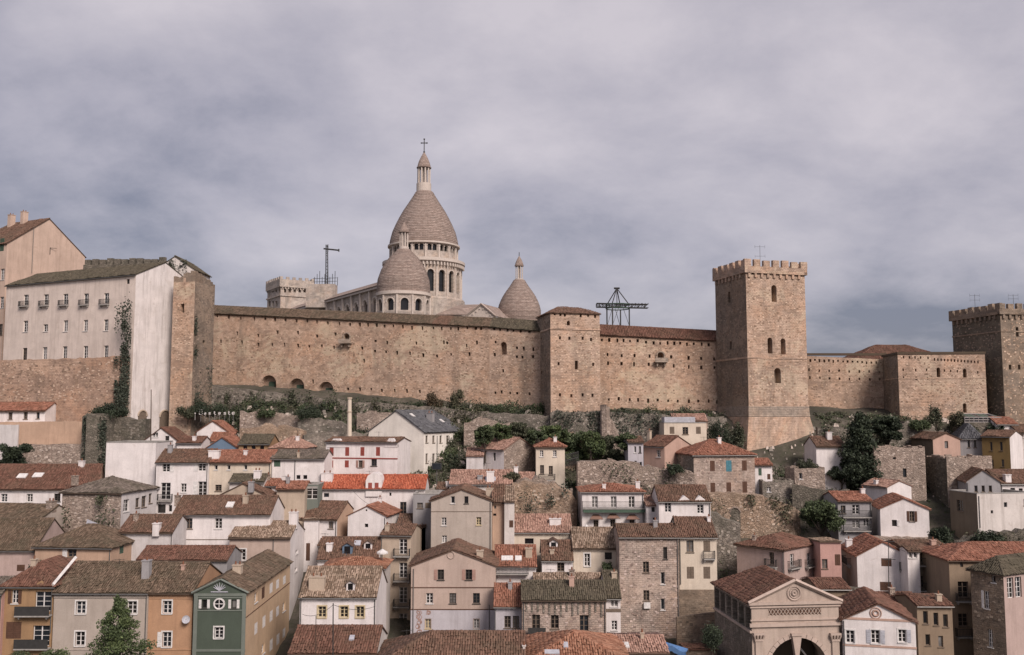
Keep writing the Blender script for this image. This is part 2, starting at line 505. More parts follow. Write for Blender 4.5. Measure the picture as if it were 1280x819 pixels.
WALL = dict(
    stainedwhite=plaster((.74, .68, .655), 1.0, .55), white=plaster((.755, .70, .685), .6, .4), dirtywhite=plaster((.60, .56, .55), .8, .5), cream=plaster((.64, .55, .45), .5),
    beige=plaster((.47, .385, .315), .45), pinkbeige=plaster((.485, .375, .318), .5), peach=plaster((.50, .34, .245), .6),
    ochre=plaster((.35, .215, .115), .5), orange=plaster((.45, .265, .16), .5), yellow=plaster((.56, .40, .265), .5),
    green=plaster((.072, .092, .07), .3, .15), greytrim=plaster((.17, .19, .165), .3), grey=plaster((.33, .315, .32), .6), bluewall=plaster((.14, .20, .28), .4),
    pink=plaster((.50, .30, .26), .55), archstone=plaster((.47, .375, .315), .7, .5), rose=plaster((.46, .345, .31), .55, .4), buff=plaster((.50, .395, .335), .5), brown=plaster((.27, .20, .14), .7, .5), darkbrown=plaster((.17, .135, .10), .7, .5),
    mustard=plaster((.20, .13, .05), .6), lilac=plaster((.50, .47, .50), .6), greybeige=plaster((.44, .375, .325), .5),
    sand=plaster((.48, .385, .30), .6), creamwhite=plaster((.82, .76, .69), .4, .25), pinkcream=plaster((.58, .43, .345), .6, .4), longwall=plaster((.72, .61, .54), .6, .4), oldwhite=plaster((.64, .585, .55), .9, .6), salmon=plaster((.50, .335, .27), .55),
    stone=masonry((.30, .235, .20), (.42, .335, .29), (.27, .22, .20), .5, .24),
    peachstone=masonry((.42, .28, .205), (.50, .35, .265), (.45, .31, .235), .5, .26), pinkstone=masonry((.40, .31, .26), (.54, .435, .375), (.44, .35, .295), .5, .24),
    brownstone=masonry((.26, .195, .145), (.37, .285, .215), (.23, .18, .135), .5, .24),
    rubble=rubble((.37, .285, .235), (.50, .405, .34), (.31, .245, .20)),
    greyrubble=rubble((.26, .22, .185), (.39, .335, .285), (.21, .18, .15), 2.6, .4),
    orangerubble=rubble((.37, .27, .20), (.50, .385, .30), (.41, .28, .19), 2.6, .25),
    darkrubble=rubble((.17, .145, .115), (.27, .23, .19), (.13, .115, .09), 2.6, .4))
TILE = dict(
    brown=tilemat((.125, .066, .044), (.175, .098, .068), .42), red=tilemat((.225, .09, .056), (.30, .135, .09), .25),
    orange=tilemat((.24, .10, .058), (.33, .165, .105), .25), bright=tilemat((.36, .085, .042), (.44, .13, .07), .15),
    moss=tilemat((.10, .066, .043), (.155, .107, .075), .6), tan=tilemat((.20, .135, .095), (.34, .25, .19), .35),
    grey=tilemat((.115, .09, .075), (.18, .145, .12), .55), pinky=tilemat((.30, .17, .13), (.41, .25, .195), .3),
    olive=tilemat((.078, .062, .042), (.11, .09, .062), .5), slate=tilemat((.085, .085, .095), (.12, .12, .13), .15),
    deep=tilemat((.125, .056, .037), (.17, .082, .057), .3))
PAINT = dict(
    h=plain((.66, .63, .61)), n=plain((.095, .045, .027)), p=plain((.36, .22, .18)), r=plain((.27, .06, .045)), e=plain((.06, .10, .07)),
    t=plain((.06, .19, .24)), g=plain((.30, .27, .26)), y=plain((.55, .45, .28)), d=plain((.05, .042, .036)), l=plain((.42, .42, .46)), a=plain((.16, .12, .09)),
    b=plain((.10, .22, .45)))
GLASS = []
for c in ((.012, .012, .014), (.03, .027, .025), (.02, .024, .03), (.014, .013, .013), (.17, .16, .155)):
    GLASS.append(plain(c, .22, 0, .5, 1.5))
IRON = plain((.035, .033, .032), .6)
METAL = plain((.16, .155, .15), .5, .5)
CONC = plain((.33, .31, .29), .9)
WOOD = plain((.07, .045, .03), .85)
BARK = plain((.055, .042, .032), .95)

def _st(*cs): return [plain(c, .95, 0, .3, 1.2) for c in cs]
STONES = dict(stone=_st((.40, .33, .28), (.22, .18, .15), (.31, .25, .21)), pinkstone=_st((.55, .44, .39), (.27, .20, .17), (.42, .32, .27)), brownstone=_st((.38, .30, .23), (.16, .125, .095), (.27, .21, .16)),
    peachstone=_st((.53, .39, .30), (.24, .165, .12), (.36, .25, .18)), rubble=_st((.54, .45, .39), (.23, .18, .15), (.39, .31, .26)), greyrubble=_st((.42, .37, .32), (.16, .14, .12), (.28, .245, .21)), orangerubble=_st((.55, .44, .35), (.27, .19, .13), (.46, .33, .24)),
    darkrubble=_st((.25, .22, .185), (.09, .08, .065), (.17, .15, .12)), castle=_st((.60, .45, .34), (.30, .205, .145), (.43, .30, .215)), castlegreyshade=_st((.36, .275, .215), (.20, .15, .115), (.28, .215, .165)))
# ---------------------------------------------------------------- roofs
class Tiles:
    def __init__(s): s.V, s.Q, s.R, s.n = [], [], [], 0
    def add(s, V, Q, R):
        s.V.append(V); s.Q.append(Q + s.n); s.R.append(R); s.n += len(V)
    def build(s, parent, mat, name='roof_tile'):
        if not s.V: return
        return build_np(name, np.concatenate(s.V), np.concatenate(s.Q), np.concatenate(s.R), mat, parent, 'stuff')
_th = np.radians([0, 55, 125, 180])
def tile_slope(T, pts, pitch_e=.23, pitch_s=.42):
    p = [Vector(q) for q in pts]
    E = (p[1] - p[0]).normalized()
    Nn = None
    for k in range(2, len(p)):
        c = E.cross(p[k] - p[0])
        if c.length > 1e-5: Nn = c.normalized(); break
    S = Nn.cross(E)
    P2 = np.array([((q - p[0]).dot(E), (q - p[0]).dot(S)) for q in p])
    e0, e1, s1 = P2[:, 0].min(), P2[:, 0].max(), P2[:, 1].max()
    if s1 < .3: return
    ne, ns = max(1, int((e1 - e0) / pitch_e)), max(1, int(round(s1 / pitch_s)))
    pe, ps = (e1 - e0) / ne, s1 / ns
    ee, ss = np.meshgrid(e0 + (np.arange(ne) + .5) * pe, (np.arange(ns) + .5) * ps)
    ee, ss = ee.ravel(), ss.ravel()
    ok = np.ones(len(ee), bool)
    for i in range(len(P2)):
        a, b = P2[i], P2[(i + 1) % len(P2)]
        ok &= ((b[0] - a[0]) * (ss - a[1]) - (b[1] - a[1]) * (ee - a[0])) > -.04
    ee, ss = ee[ok], ss[ok]
    n = len(ee)
    if not n: return
    ph = RNG.uniform(0, 6.28, 4)
    sag = .05 * np.sin(ee * .9 + ph[0]) * np.sin(ss * 1.1 + ph[1]) + .035 * np.sin(ee * 2.3 + ph[2] + ss)
    ee = ee + RNG.normal(0, .025, n); ss = ss + RNG.normal(0, .045, n)
    hz = np.abs(RNG.normal(0, .028, n)) + sag + .03
    r = pe * .44
    x = np.cos(_th) * r; h = np.sin(_th) * r * .7
    loc = np.zeros((n, 8, 3))
    loc[:, :4, 0] = ee[:, None] + x * 1.04; loc[:, 4:, 0] = ee[:, None] + x * .86
    loc[:, :4, 1] = (ss - ps * .58)[:, None]; loc[:, 4:, 1] = (ss + ps * .5)[:, None]
    loc[:, :4, 2] = .045 + h + hz[:, None]; loc[:, 4:, 2] = .012 + h * .9 + hz[:, None]
    M = np.array([E, S, Nn])
    V = loc.reshape(-1, 3) @ M + np.array(p[0])
    base = (np.arange(n) * 8)[:, None]
    q = np.concatenate([base + np.array(k) for k in ([0, 4, 5, 1], [1, 5, 6, 2], [2, 6, 7, 3], [0, 1, 2, 3])], 1).reshape(-1, 4)
    T.add(V, q, np.repeat(RNG.random(n), 4))
def tile_ridge(T, a, b, r=.13):
    a, b = Vector(a), Vector(b)
    L = (b - a).length
    n = max(1, int(L / .42))
    d = (b - a) / n
    side = d.cross(Vector((0, 0, 1))).normalized()
    up = side.cross(d).normalized()
    for i in range(n):
        V = []
        for t, k in ((-.05, 1.08), (1.0, .92)):
            for th in _th:
                V.append(a + d * (i + t) + side * (math.cos(th) * r * k) + up * (math.sin(th) * r * k - .01 + .02 * (t < 0)))
        T.add(np.array(V), np.array([[0, 1, 5, 4], [1, 2, 6, 5], [2, 3, 7, 6], [0, 3, 2, 1]]), np.repeat(RNG.random(1), 4))
def slab(mb, pts, th=.1):
    p = [Vector(q) for q in pts]
    nn = Vector((0, 0, 0))
    for k in range(1, len(p) - 1): nn += (p[k] - p[0]).cross(p[k + 1] - p[0])
    nn.normalize()
    lo = [q - nn * th for q in p]
    mb.face(p); mb.face(list(reversed(lo)))
    for i in range(len(p)):
        j = (i + 1) % len(p)
        mb.face([lo[i], lo[j], p[j], p[i]])

# ---------------------------------------------------------------- openings
def rgb_var(): return random.choice(GLASS)
def add_window(parent, fc, u, z, w, h, st, sides='', sc='h', arched=False, surround=False, label=None):
    """(u,z) is the centre of the opening; returns the hole"""
    u0, u1, z0, z1 = u - w / 2, u + w / 2, z - h / 2, z + h / 2
    r = .26
    if st == 'w' and fc.o[1] > 112 and random.random() < .28: st = random.choice('kdwy')
    fcol = dict(w='h', f='h', y='y', d='d', o='d', k='a').get(st, 'h')
    mb = MB()
    if st in 'wfydk':
        t = .075
        fbox(mb, fc, u0, u0 + t, z0, z1, -r, -r + .07); fbox(mb, fc, u1 - t, u1, z0, z1, -r, -r + .07)
        fbox(mb, fc, u0 + t, u1 - t, z0, z0 + t, -r, -r + .068); fbox(mb, fc, u0 + t, u1 - t, z1 - t, z1, -r, -r + .068)
        if w > .55: fbox(mb, fc, u - .055, u + .055, z0 + t, z1 - t, -r, -r + .06)
        nb = 3 if h > 1.9 else 2
        if w > .55:
            for k in range(1, nb + 1):
                zz = z0 + (z1 - z0) * k / (nb + 1)
                fbox(mb, fc, u0 + t, u - .055, zz - .022, zz + .022, -r, -r + .05)
                fbox(mb, fc, u + .055, u1 - t, zz - .022, zz + .022, -r, -r + .05)
        if st != 'f' and h < 2.4: fbox(mb, fc, u0 - .1, u1 + .1, z0 - .09, z0, -.04, .1)
        if surround:
            fbox(mb, fc, u0 - .14, u0, z0, z1, -.02, .035); fbox(mb, fc, u1, u1 + .14, z0, z1, -.02, .035)
            fbox(mb, fc, u0 - .14, u1 + .14, z1, z1 + .14, -.02, .04)
    elif st == 'o':
        t = .05
        fbox(mb, fc, u0, u0 + t, z0, z1, -r, -r + .05); fbox(mb, fc, u1 - t, u1, z0, z1, -r, -r + .05)
        fbox(mb, fc, u0 + t, u1 - t, z1 - t, z1, -r, -r + .048)
    if st in 'wfydko':
        wd = mb.build('window', PAINT[fcol], parent)
        g = MB()
        g.face([fc.pt(u0, z0, -r + .02), fc.pt(u1, z0, -r + .02), fc.pt(u1, z1, -r + .02), fc.pt(u0, z1, -r + .02)])
        if st in 'wfy' and random.random() < .3:      # a drawn curtain behind part of the glass is a paler pane
            pass
        g.build('pane', rgb_var(), wd)
    else:                                             # closed shutters: b brown, g grey, t teal, r red
        col = dict(b='n', g='a', t='t', r='r', q='h', e='e')[st]
        for a, b in ((u0, u - .012), (u + .012, u1)):
            fbox(mb, fc, a, b, z0, z1, -.06, -.01)
            n = max(3, int(h / .22))
            for k in range(n):
                za = z0 + .08 + (h - .16) * k / n
                fbox(mb, fc, a + .06, b - .06, za, za + (h - .16) / n * .55, -.012, .012)
        mb.build('shutter', PAINT[col], parent)
        r = .1
    for s, a, b in (('<', u0 - w * .56, u0 - .03), ('>', u1 + .03, u1 + w * .56)):
        if s in sides:
            m2 = MB()
            fbox(m2, fc, a, b, z0, z1, .02, .055)
            n = max(4, int(h / .2))
            for k in range(n):
                za = z0 + .08 + (h - .16) * k / n
                fbox(m2, fc, a + .07, b - .07, za, za + (h - .16) / n * .5, .053, .075)
            m2.build('shutter', PAINT[sc], parent)
    return (u0, u1, z0, z1, 'a' if arched else 'r', r + .03, st not in 'wfydko')
def add_balcony(parent, fc, u, z, w, dp=.8, rail=.95, slabmat=None, solid=False):
    mb = MB()
    fbox(mb, fc, u - w / 2, u + w / 2, z - .14, z, 0.0, dp)
    for s in (-.4, .4):
        fbox(mb, fc, u + w * s - .06, u + w * s + .06, z - .4, z - .14, 0.0, dp * .7)
    b = mb.build('balcony', slabmat or CONC, parent)
    m = MB()
    if solid:
        fbox(m, fc, u - w / 2, u + w / 2, z + .001, z + rail, dp - .1, dp - .02)
    else:
        fbox(m, fc, u - w / 2, u + w / 2, z + rail - .05, z + rail, dp - .07, dp - .01)
        fbox(m, fc, u - w / 2, u + w / 2, z + .06, z + .1, dp - .06, dp - .02)
        n = max(4, int(w / .16))
        for k in range(n + 1):
            uu = u - w / 2 + .02 + (w - .04) * k / n
            fbox(m, fc, uu - .014, uu + .014, z + .1, z + rail - .05, dp - .055, dp - .025)
        for uu in (u - w / 2 + .02, u + w / 2 - .02):
            fbox(m, fc, uu - .02, uu + .02, z + rail - .05, z + rail, 0, dp - .07)
            for k in range(1, 5):
                fbox(m, fc, uu - .014, uu + .014, z, z + rail - .05, dp * k / 5 - .014, dp * k / 5 + .014)
    m.build('railing', IRON, b)
    return b

# ---------------------------------------------------------------- houses
HOUSES = {}
def parse_w(s):
    """'F101,759,13,17,w<>h*A' entries split by blanks"""
    out = []
    for t in s.split():
        f = t[0]; a = t[1:].split(',')
        c = a[4]
        st = c[0]; rest = c[1:]
        sides = ''.join(x for x in rest if x in '<>')
        cols = [x for x in rest if x in 'hnprebtgly']
        out.append((f, float(a[0]), float(a[1]), float(a[2]), float(a[3]), st, sides, cols[0] if cols else 'h', 'A' in rest, '*' in rest))
    return out
def house(name, label, xl, xr, ye, Y, roof='x', rp=None, D=None, side=None, yaw=0.0, wall='white', wallR=None, wallL=None,
          tile='brown', pitch=.42, win='', hip='LR', oh=.3, cat='house', group=None, base=None, bal='', chim='', pipe='', sky='',
          band='', dorm='', ant='', extra=None, tiles=True, rdrop=0):
    k = math.cos(math.radians(yaw))
    ze = zat(ye, Y, xr if (side and side[0] == 'R') else xl)
    if D is None:
        if roof in ('x', 'hip') and rp is not None:
            t = zat(rp, 1.0, (xl + xr) / 2) - CZ           # z per metre of depth
            h = (t * Y + CZ - ze) / (pitch - t * k)
            D = max(4.5, min(15.0, 2 * h))
        else: D = 9.0
    def corners(a):
        c, s = math.cos(a), math.sin(a)
        tl, tr = slope_x(xl, ye), slope_x(xr, ye)
        if side and side[0] == 'R':
            B = (tr * Y, Y)
            W = (B[0] - tl * Y) / max(.05, c - tl * s)
            A = (B[0] - W * c, Y - W * s)
        else:
            A = (tl * Y, Y)
            W = (tr * Y - A[0]) / max(.05, c - tr * s)
            B = (A[0] + W * c, Y + W * s)
        n = (-s, c)
        C = (B[0] + n[0] * D, B[1] + n[1] * D); Dd = (A[0] + n[0] * D, A[1] + n[1] * D)
        return A, B, C, Dd, W
    a = math.radians(yaw)
    if side and side[1] is not None:
        tgt = slope_x(side[1], ye)
        lo, hi = math.radians(-70), math.radians(70)
        for _ in range(50):
            mid = (lo + hi) / 2
            A, B, C, Dd, W = corners(mid)
            q = C if side[0] == 'R' else Dd
            v = q[0] / q[1]
            if v > tgt: lo = mid
            else: hi = mid
        a = (lo + hi) / 2
        k = math.cos(a)
    A, B, C, Dd, W = corners(a)
    zr = ze
    if roof in ('x', 'hip'):
        Yr = (A[1] + B[1] + C[1] + Dd[1]) / 4
        zr = zat(rp, Yr, (xl + xr) / 2) if rp is not None else ze + pitch * D / 2
        zr = max(ze + .2 * D / 2, min(ze + .75 * D / 2, zr)) if roof == 'x' else max(ze + .15 * D / 2, zr)
    elif roof == 'y':
        zr = zat(rp, (A[1] + B[1]) / 2, (xl + xr) / 2) if rp is not None else ze + pitch * W / 2
    elif roof == 'shed':
        zr = zat(rp, (C[1] + Dd[1]) / 2, (xl + xr) / 2) if rp is not None else ze + .25 * D
    zb = base if base is not None else min(terrain(*q) for q in (A, B, C, Dd)) - 1.0
    zb = min(zb, ze - 2.0)
    root = empty(name, ((A[0] + C[0]) / 2, (A[1] + C[1]) / 2, max(zb + 1, min(terrain(*q) for q in (A, B, C, Dd)))), label, cat, group)
    FF, FR, FB, FL = face2(A, B), face2(B, C), face2(C, Dd), face2(Dd, A)
    faces = dict(F=FF, R=FR, B=FB, L=FL)
    # --- openings
    holes = dict(F=[], R=[], B=[], L=[])
    for (f, px, py, pw, ph, st, sides, sc, ar, su) in parse_w(win):
        fc = faces[f]
        u, z = fc.hit(px, py)
        u0, _ = fc.hit(px - pw / 2, py); u1, _ = fc.hit(px + pw / 2, py)
        _, za = fc.hit(px, py + ph / 2); _, zc = fc.hit(px, py - ph / 2)
        w = min(abs(u1 - u0), 3.2); h = abs(zc - za)
        if f in 'RL': w = min(max(w, .55), 1.4)
        if u - w / 2 < .08 or u + w / 2 > fc.L - .08: 
            u = min(max(u, w / 2 + .1), fc.L - w / 2 - .1)
        if w > fc.L - .2: continue
        if f in 'RL' and sides: w *= .8
        holes[f].append(add_window(root, fc, u, z, w, h, st, sides, sc, ar, su))
    # --- walls
    mats = [WALL[wall]]
    mbs = {}
    for f, fc in faces.items():
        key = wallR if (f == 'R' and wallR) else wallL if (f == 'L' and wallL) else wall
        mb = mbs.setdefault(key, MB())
        L = fc.L
        if roof == 'x' and f in 'RL': tops = [(0, ze), (L / 2, zr), (L, ze)]
        elif roof == 'y' and f in 'FB': tops = [(0, ze), (L / 2, zr), (L, ze)]
        elif roof == 'shed': tops = dict(F=[(0, ze), (L, ze)], B=[(0, zr), (L, zr)], R=[(0, ze), (L, zr)], L=[(0, zr), (L, ze)])[f]
        else: tops = [(0, ze), (L, ze)]
        hs = [(h[0], h[1], h[2], min(h[3], float(np.interp((h[0] + h[1]) / 2, [t[0] for t in tops], [t[1] for t in tops])) - .05), h[4], h[5], h[6]) for h in holes[f]]
        wall_face(mb, fc, zb, tops, hs)
    for key, mb in mbs.items(): mb.build('wall', WALL[key], root)
    for f in ('F', side[0] if side else 'R'):
        key = wallR if (f == 'R' and wallR) else wallL if (f == 'L' and wallL) else wall
        if 'stone' in key or 'rubble' in key:
            fc = faces[f]; z0 = max(zb, ze - 14)
            proud_stones(root, fc, z0, ze - .1, int(fc.L * (ze - z0) * 2.2), STONES[key], .18, .42, .12, .26, holes[f])
    # --- roof
    c, s = math.cos(a), math.sin(a)
    def G(u, n, z): return Vector((A[0] + c * u - s * n, A[1] + s * u + c * n, z))
    mb, T = MB(), Tiles()
    up = .06
    ov = .12
    slopes, ridges = [], []
    if roof == 'x':
        g = (zr - ze) / (D / 2)
        R0, R1 = G(-ov, D / 2, zr + up), G(W + ov, D / 2, zr + up)
        slopes = [[G(-ov, -oh, ze + up - g * oh), G(W + ov, -oh, ze + up - g * oh), R1, R0],
                  [G(W + ov, D + oh, ze + up - g * oh), G(-ov, D + oh, ze + up - g * oh), R0, R1]]
        ridges = [(R0, R1)]
    elif roof == 'y':
        g = (zr - ze) / (W / 2)
        R0, R1 = G(W / 2, -ov - .05, zr + up), G(W / 2, D + ov, zr + up)
        slopes = [[G(-oh, D + ov, ze + up - g * oh), G(-oh, -ov - .05, ze + up - g * oh), R0, R1],
                  [G(W + oh, -ov - .05, ze + up - g * oh), G(W + oh, D + ov, ze + up - g * oh), R1, R0]]
        ridges = [(R0, R1)]
    elif roof == 'hip':
        if W >= D:
            h = min(D / 2, W / 2 - .01)
            g = (zr - ze) / (D / 2)
            eL = G(-oh if 'L' in hip else -ov, 0, 0); 
            xl0 = -oh if 'L' in hip else -ov; xr0 = W + oh if 'R' in hip else W + ov
            zE = ze + up - g * oh
            rl = h if 'L' in hip else -ov; rr = W - h if 'R' in hip else W + ov
            R0, R1 = G(rl, D / 2, zr + up), G(rr, D / 2, zr + up)
            a0, a1, a2, a3 = G(xl0, -oh, zE), G(xr0, -oh, zE), G(xr0, D + oh, zE), G(xl0, D + oh, zE)
            slopes = [[a0, a1, R1, R0], [a2, a3, R0, R1]]
            ridges = [(R0, R1)]
            if 'L' in hip: slopes.append([a3, a0, R0]); ridges += [(a0, R0), (a3, R0)]
            if 'R' in hip: slopes.append([a1, a2, R1]); ridges += [(a1, R1), (a2, R1)]
        else:
            h = W / 2
            zE = ze + up - .3 * (zr - ze) / (W / 2)
            R0, R1 = G(W / 2, h, zr + up), G(W / 2, max(D - h, h + .01), zr + up)
            a0, a1, a2, a3 = G(-oh, -oh, zE), G(W + oh, -oh, zE), G(W + oh, D + oh, zE), G(-oh, D + oh, zE)
            slopes = [[a0, a1, R0], [a1, a2, R1, R0], [a2, a3, R1], [a3, a0, R0, R1]]
            ridges = [(R0, R1), (a0, R0), (a1, R0), (a2, R1), (a3, R1)]
    elif roof == 'shed':
        g = (zr - ze) / D
        slopes = [[G(-ov, -oh, ze + up - g * oh), G(W + ov, -oh, ze + up - g * oh), G(W + ov, D + ov, zr + up), G(-ov, D + ov, zr + up)]]
    else:
        fl = MB()
        q = [G(.25, .25, ze - .5), G(W - .25, .25, ze - .5), G(W - .25, D - .25, ze - .5), G(.25, D - .25, ze - .5)]
        fl.face(q)
        for f, fc in faces.items():       # parapet
            if 'rubble' in wall or 'stone' in wall:
                nb = max(2, int(fc.L / .9))
                for q in range(nb):
                    fbox(fl, fc, fc.L * q / nb + .001, fc.L * (q + 1) / nb - .02, ze - .55, ze + random.uniform(0, .45), -.42, -.004)
                continue
            fbox(fl, fc, 0 if f in 'FB' else .3, fc.L if f in 'FB' else fc.L - .3, ze, ze + .12, -.3, .05)
            fbox(fl, fc, 0.01 if f in 'FB' else .3, fc.L - .01 if f in 'FB' else fc.L - .3, ze - .55, ze, -.25, -.01)
        fl.build('roof', WALL[wall] if ('rubble' in wall or 'stone' in wall) else CONC, root)
    ro = None
    if slopes:
        for q in slopes: slab(mb, q)
        ro = mb.build('roof', TILE[tile], root)
        camv = Vector((0, 0, CZ))
        if tiles:
            for q in slopes:
                nn = (q[1] - q[0]).cross(q[2] - q[0])
                if nn.dot(camv - q[0]) > -3 * nn.length: tile_slope(T, q)
            for r in ridges: tile_ridge(T, *r)
            T.build(ro, TILE[tile])
    if roof in ('x', 'hip') and slopes:
        q0, q1 = slopes[0][0], slopes[0][1]
        m = MB(); m.bar(q0 + Vector((0, 0, -.1)) + (q0 - slopes[0][-1]).normalized() * .05, q1 + Vector((0, 0, -.12)) + (q0 - slopes[0][-1]).normalized() * .05, .075, 6)
        m.build('gutter', METAL if random.random() < .6 else WOOD, root)
    par = ro or root
    def on_roof(px, py):
        """first roof slope the ray meets"""
        d = Vector(ray(px, py)); o = Vector((0, 0, CZ)); best = None
        for q in slopes:
            nn = (q[1] - q[0]).cross(q[2] - q[0]).normalized()
            dn = d.dot(nn)
            if dn > -1e-6: continue
            t = (q[0] - o).dot(nn) / dn
            pnt = o + d * t
            dd = sum(max(0, -( (q[(i + 1) % len(q)] - q[i]).cross(pnt - q[i])).dot(nn)) for i in range(len(q)))
            if best is None or dd < best[0] - .01: best = (dd, pnt, nn, q)
        return best
    def lf(pnt):     # local frame coordinates
        x, y = pnt.x - A[0], pnt.y - A[1]
        return x * c + y * s, -x * s + y * c
    if not chim and ro and roof in ('x', 'hip') and xr < 1300 and xl > -20 and cat in ('house',) and Y < 150 and random.random() < .6:
        q = slopes[0]; t_ = random.uniform(.2, .8)
        chim = '%f,%f,%d,%d,%s' % (xl + (xr - xl) * t_, ye - (ye - (rp if rp is not None else ye - 12)) * .75, random.randint(4, 6), random.randint(6, 9), random.choice(('sand', 'white', 'grey', 'rubble', 'salmon')))
    if not ant and ro and roof in ('x', 'hip') and cat == 'house' and Y < 150 and random.random() < .3:
        ant = '%f,%f,%d' % (xl + (xr - xl) * random.uniform(.2, .8), ye - (ye - (rp if rp is not None else ye - 12)) * .9, random.randint(7, 11))
    for t in chim.split():
        v = t.split(','); px, pb, pw, ph = map(float, v[:4]); colr = v[4] if len(v) > 4 else 'sand'
        b = on_roof(px, pb)
        if not b: continue
        u, n = lf(b[1]); w = pw / F * b[1].y * .5; h = ph / F * b[1].y; z = b[1].z
        m = MB()
        def bx(w1, d1, z0, z1): m.hexa([G(u - w1, n - d1, z0), G(u + w1, n - d1, z0), G(u + w1, n + d1, z0), G(u - w1, n + d1, z0), G(u - w1, n - d1, z1), G(u + w1, n - d1, z1), G(u + w1, n + d1, z1), G(u - w1, n + d1, z1)])
        dd = min(w, .45)
        bx(w, dd, z - .6, z + h); bx(w + .07, dd + .07, z + h, z + h + .1)
        ch = m.build('chimney', WALL[colr], par)
        k2 = 2 if w > .45 else 1
        for i in range(k2):
            m = MB()
            uu = u + (i - (k2 - 1) / 2) * w
            m.bar(G(uu, n, z + h + .1), G(uu, n, z + h + .45), .11, 7, .085)
            m.build('chimney_pot', TILE['orange'], par)
    for t in sky.split():
        px, py, pw, ph = map(float, t.split(',')[:4])
        b = on_roof(px, py)
        if not b: continue
        E = (b[3][1] - b[3][0]).normalized(); S = b[2].cross(E)
        w, h = pw / F * b[1].y / 2, min(1.6, max(.5, ph / F * b[1].y * 2.2)) / 2
        q = [b[1] + E * x + S * y2 for x, y2 in ((-w, -h), (w, -h), (w, h), (-w, h))]
        m = MB(); m.hexa([p_ + b[2] * .0 for p_ in q] + [p_ + b[2] * .22 for p_ in q])
        sk = m.build('skylight', PAINT['h' if t.endswith('h') else 'l'], par)
    for t in dorm.split():
        v = t.split(','); px, py, pw, ph = map(float, v[:4]); dcol = v[4] if len(v) > 4 else 'white'
        b = on_roof(px, py + ph / 2)
        if not b: continue
        u, n = lf(b[1]); w = pw / F * b[1].y / 2; h = ph / F * b[1].y; z = b[1].z
        m = MB()
        m.hexa([G(u - w, n, z - .3), G(u + w, n, z - .3), G(u + w, n + 2.2, z - .3), G(u - w, n + 2.2, z - .3), G(u - w, n, z + h), G(u + w, n, z + h), G(u + w, n + 2.2, z + h), G(u - w, n + 2.2, z + h)])
        m.face([G(u - w, n, z + h), G(u + w, n, z + h), G(u, n, z + h + w * .6)])
        dm = m.build('dormer', WALL[dcol], root)
        m = MB()
        zz = z + h + w * .6
        slab(m, [G(u - w - .15, n + 2.4, z + h - .05), G(u - w - .15, n - .2, z + h - .05), G(u, n - .2, zz + .05), G(u, n + 2.4, zz + .05)], .07)
        slab(m, [G(u + w + .15, n - .2, z + h - .05), G(u + w + .15, n + 2.4, z + h - .05), G(u, n + 2.4, zz + .05), G(u, n - .2, zz + .05)], .07)
        m.build('dormer_roof', TILE[tile], dm)
        m = MB(); ff = Face((G(u - w, n, 0).x, G(u - w, n, 0).y), (c, s), 2 * w)
        fbox(m, ff, w - w * .6, w + w * .6, z + .15, z + h - .08, .005, .03)
        m.build('pane', GLASS[0], dm)
    for t in bal.split():
        f = t[0]; v = t[1:].split(','); px, py, pw = map(float, v[:3])
        fc = faces[f]; u, z = fc.hit(px, py); u0, _ = fc.hit(px - pw / 2, py); u1, _ = fc.hit(px + pw / 2, py)
        w = abs(u1 - u0) if f == 'F' else min(2.6, abs(u1 - u0))
        add_balcony(root, fc, min(max(u, w / 2), fc.L - w / 2) if w < fc.L else u, z, w, float(v[3]) if len(v) > 3 and v[3] else .7, solid=len(v) > 4)
    if not pipe and ro and cat == 'house' and Y < 140 and W > 4 and random.random() < .65:
        pipe = 'F%f,%f,%f' % ((xl + 1.2) if random.random() < .5 else (xr - 1.2), ye + 2, ye + 60)
    for t in pipe.split():
        f = t[0]; px, p0, p1 = map(float, t[1:].split(',')[:3])
        fc = faces[f]; u, z0 = fc.hit(px, p0); _, z1 = fc.hit(px, p1)
        u = min(max(u, .1), fc.L - .1)
        m = MB(); m.bar(fc.pt(u, z1, .09), fc.pt(u, z0, .09), .055, 6)
        m.build('drainpipe', METAL, root)
    for t in band.split():
        f = t[0]; v = t[1:].split(','); py = float(v[0]); colr = v[1] if len(v) > 1 else 'n'; hh = float(v[2]) if len(v) > 2 else .12
        fc = faces[f]; u, z = fc.hit((xl + xr) / 2, py)
        m = MB(); fbox(m, fc, -.03, fc.L + .03, z - hh / 2, z + hh / 2, -.02, .05 + .05 * min(1, hh))
        m.build('string_course', PAINT[colr] if colr in PAINT else WALL[colr], root)
    for t in ant.split():
        px, pb, ph = map(float, t.split(',')[:3])
        b = on_roof(px, pb)
        if not b: continue
        q = b[1]; h = ph / F * q.y
        m = MB(); m.bar(q - Vector((0, 0, .3)), q + Vector((0, 0, h)), .022, 5)
        dx = random.choice((-1, 1)) * .5
        m.bar(q + Vector((-dx, .2, h - .1)), q + Vector((dx, -.2, h - .1)), .014, 4)
        for i in range(5):
            c0 = q + Vector((-dx + 2 * dx * i / 4, .2 - .4 * i / 4, h - .1))
            m.bar(c0 + Vector((.1, .28, 0)), c0 - Vector((.1, .28, 0)), .01, 4)
        m.build('antenna', IRON, par)
    info = dict(root=root, faces=faces, G=G, W=W, D=D, ze=ze, zr=zr, zb=zb, A=A, B=B, C=C, Dd=Dd, roof=ro, a=a, on_roof=on_roof)
    if extra: extra(info)
    return info
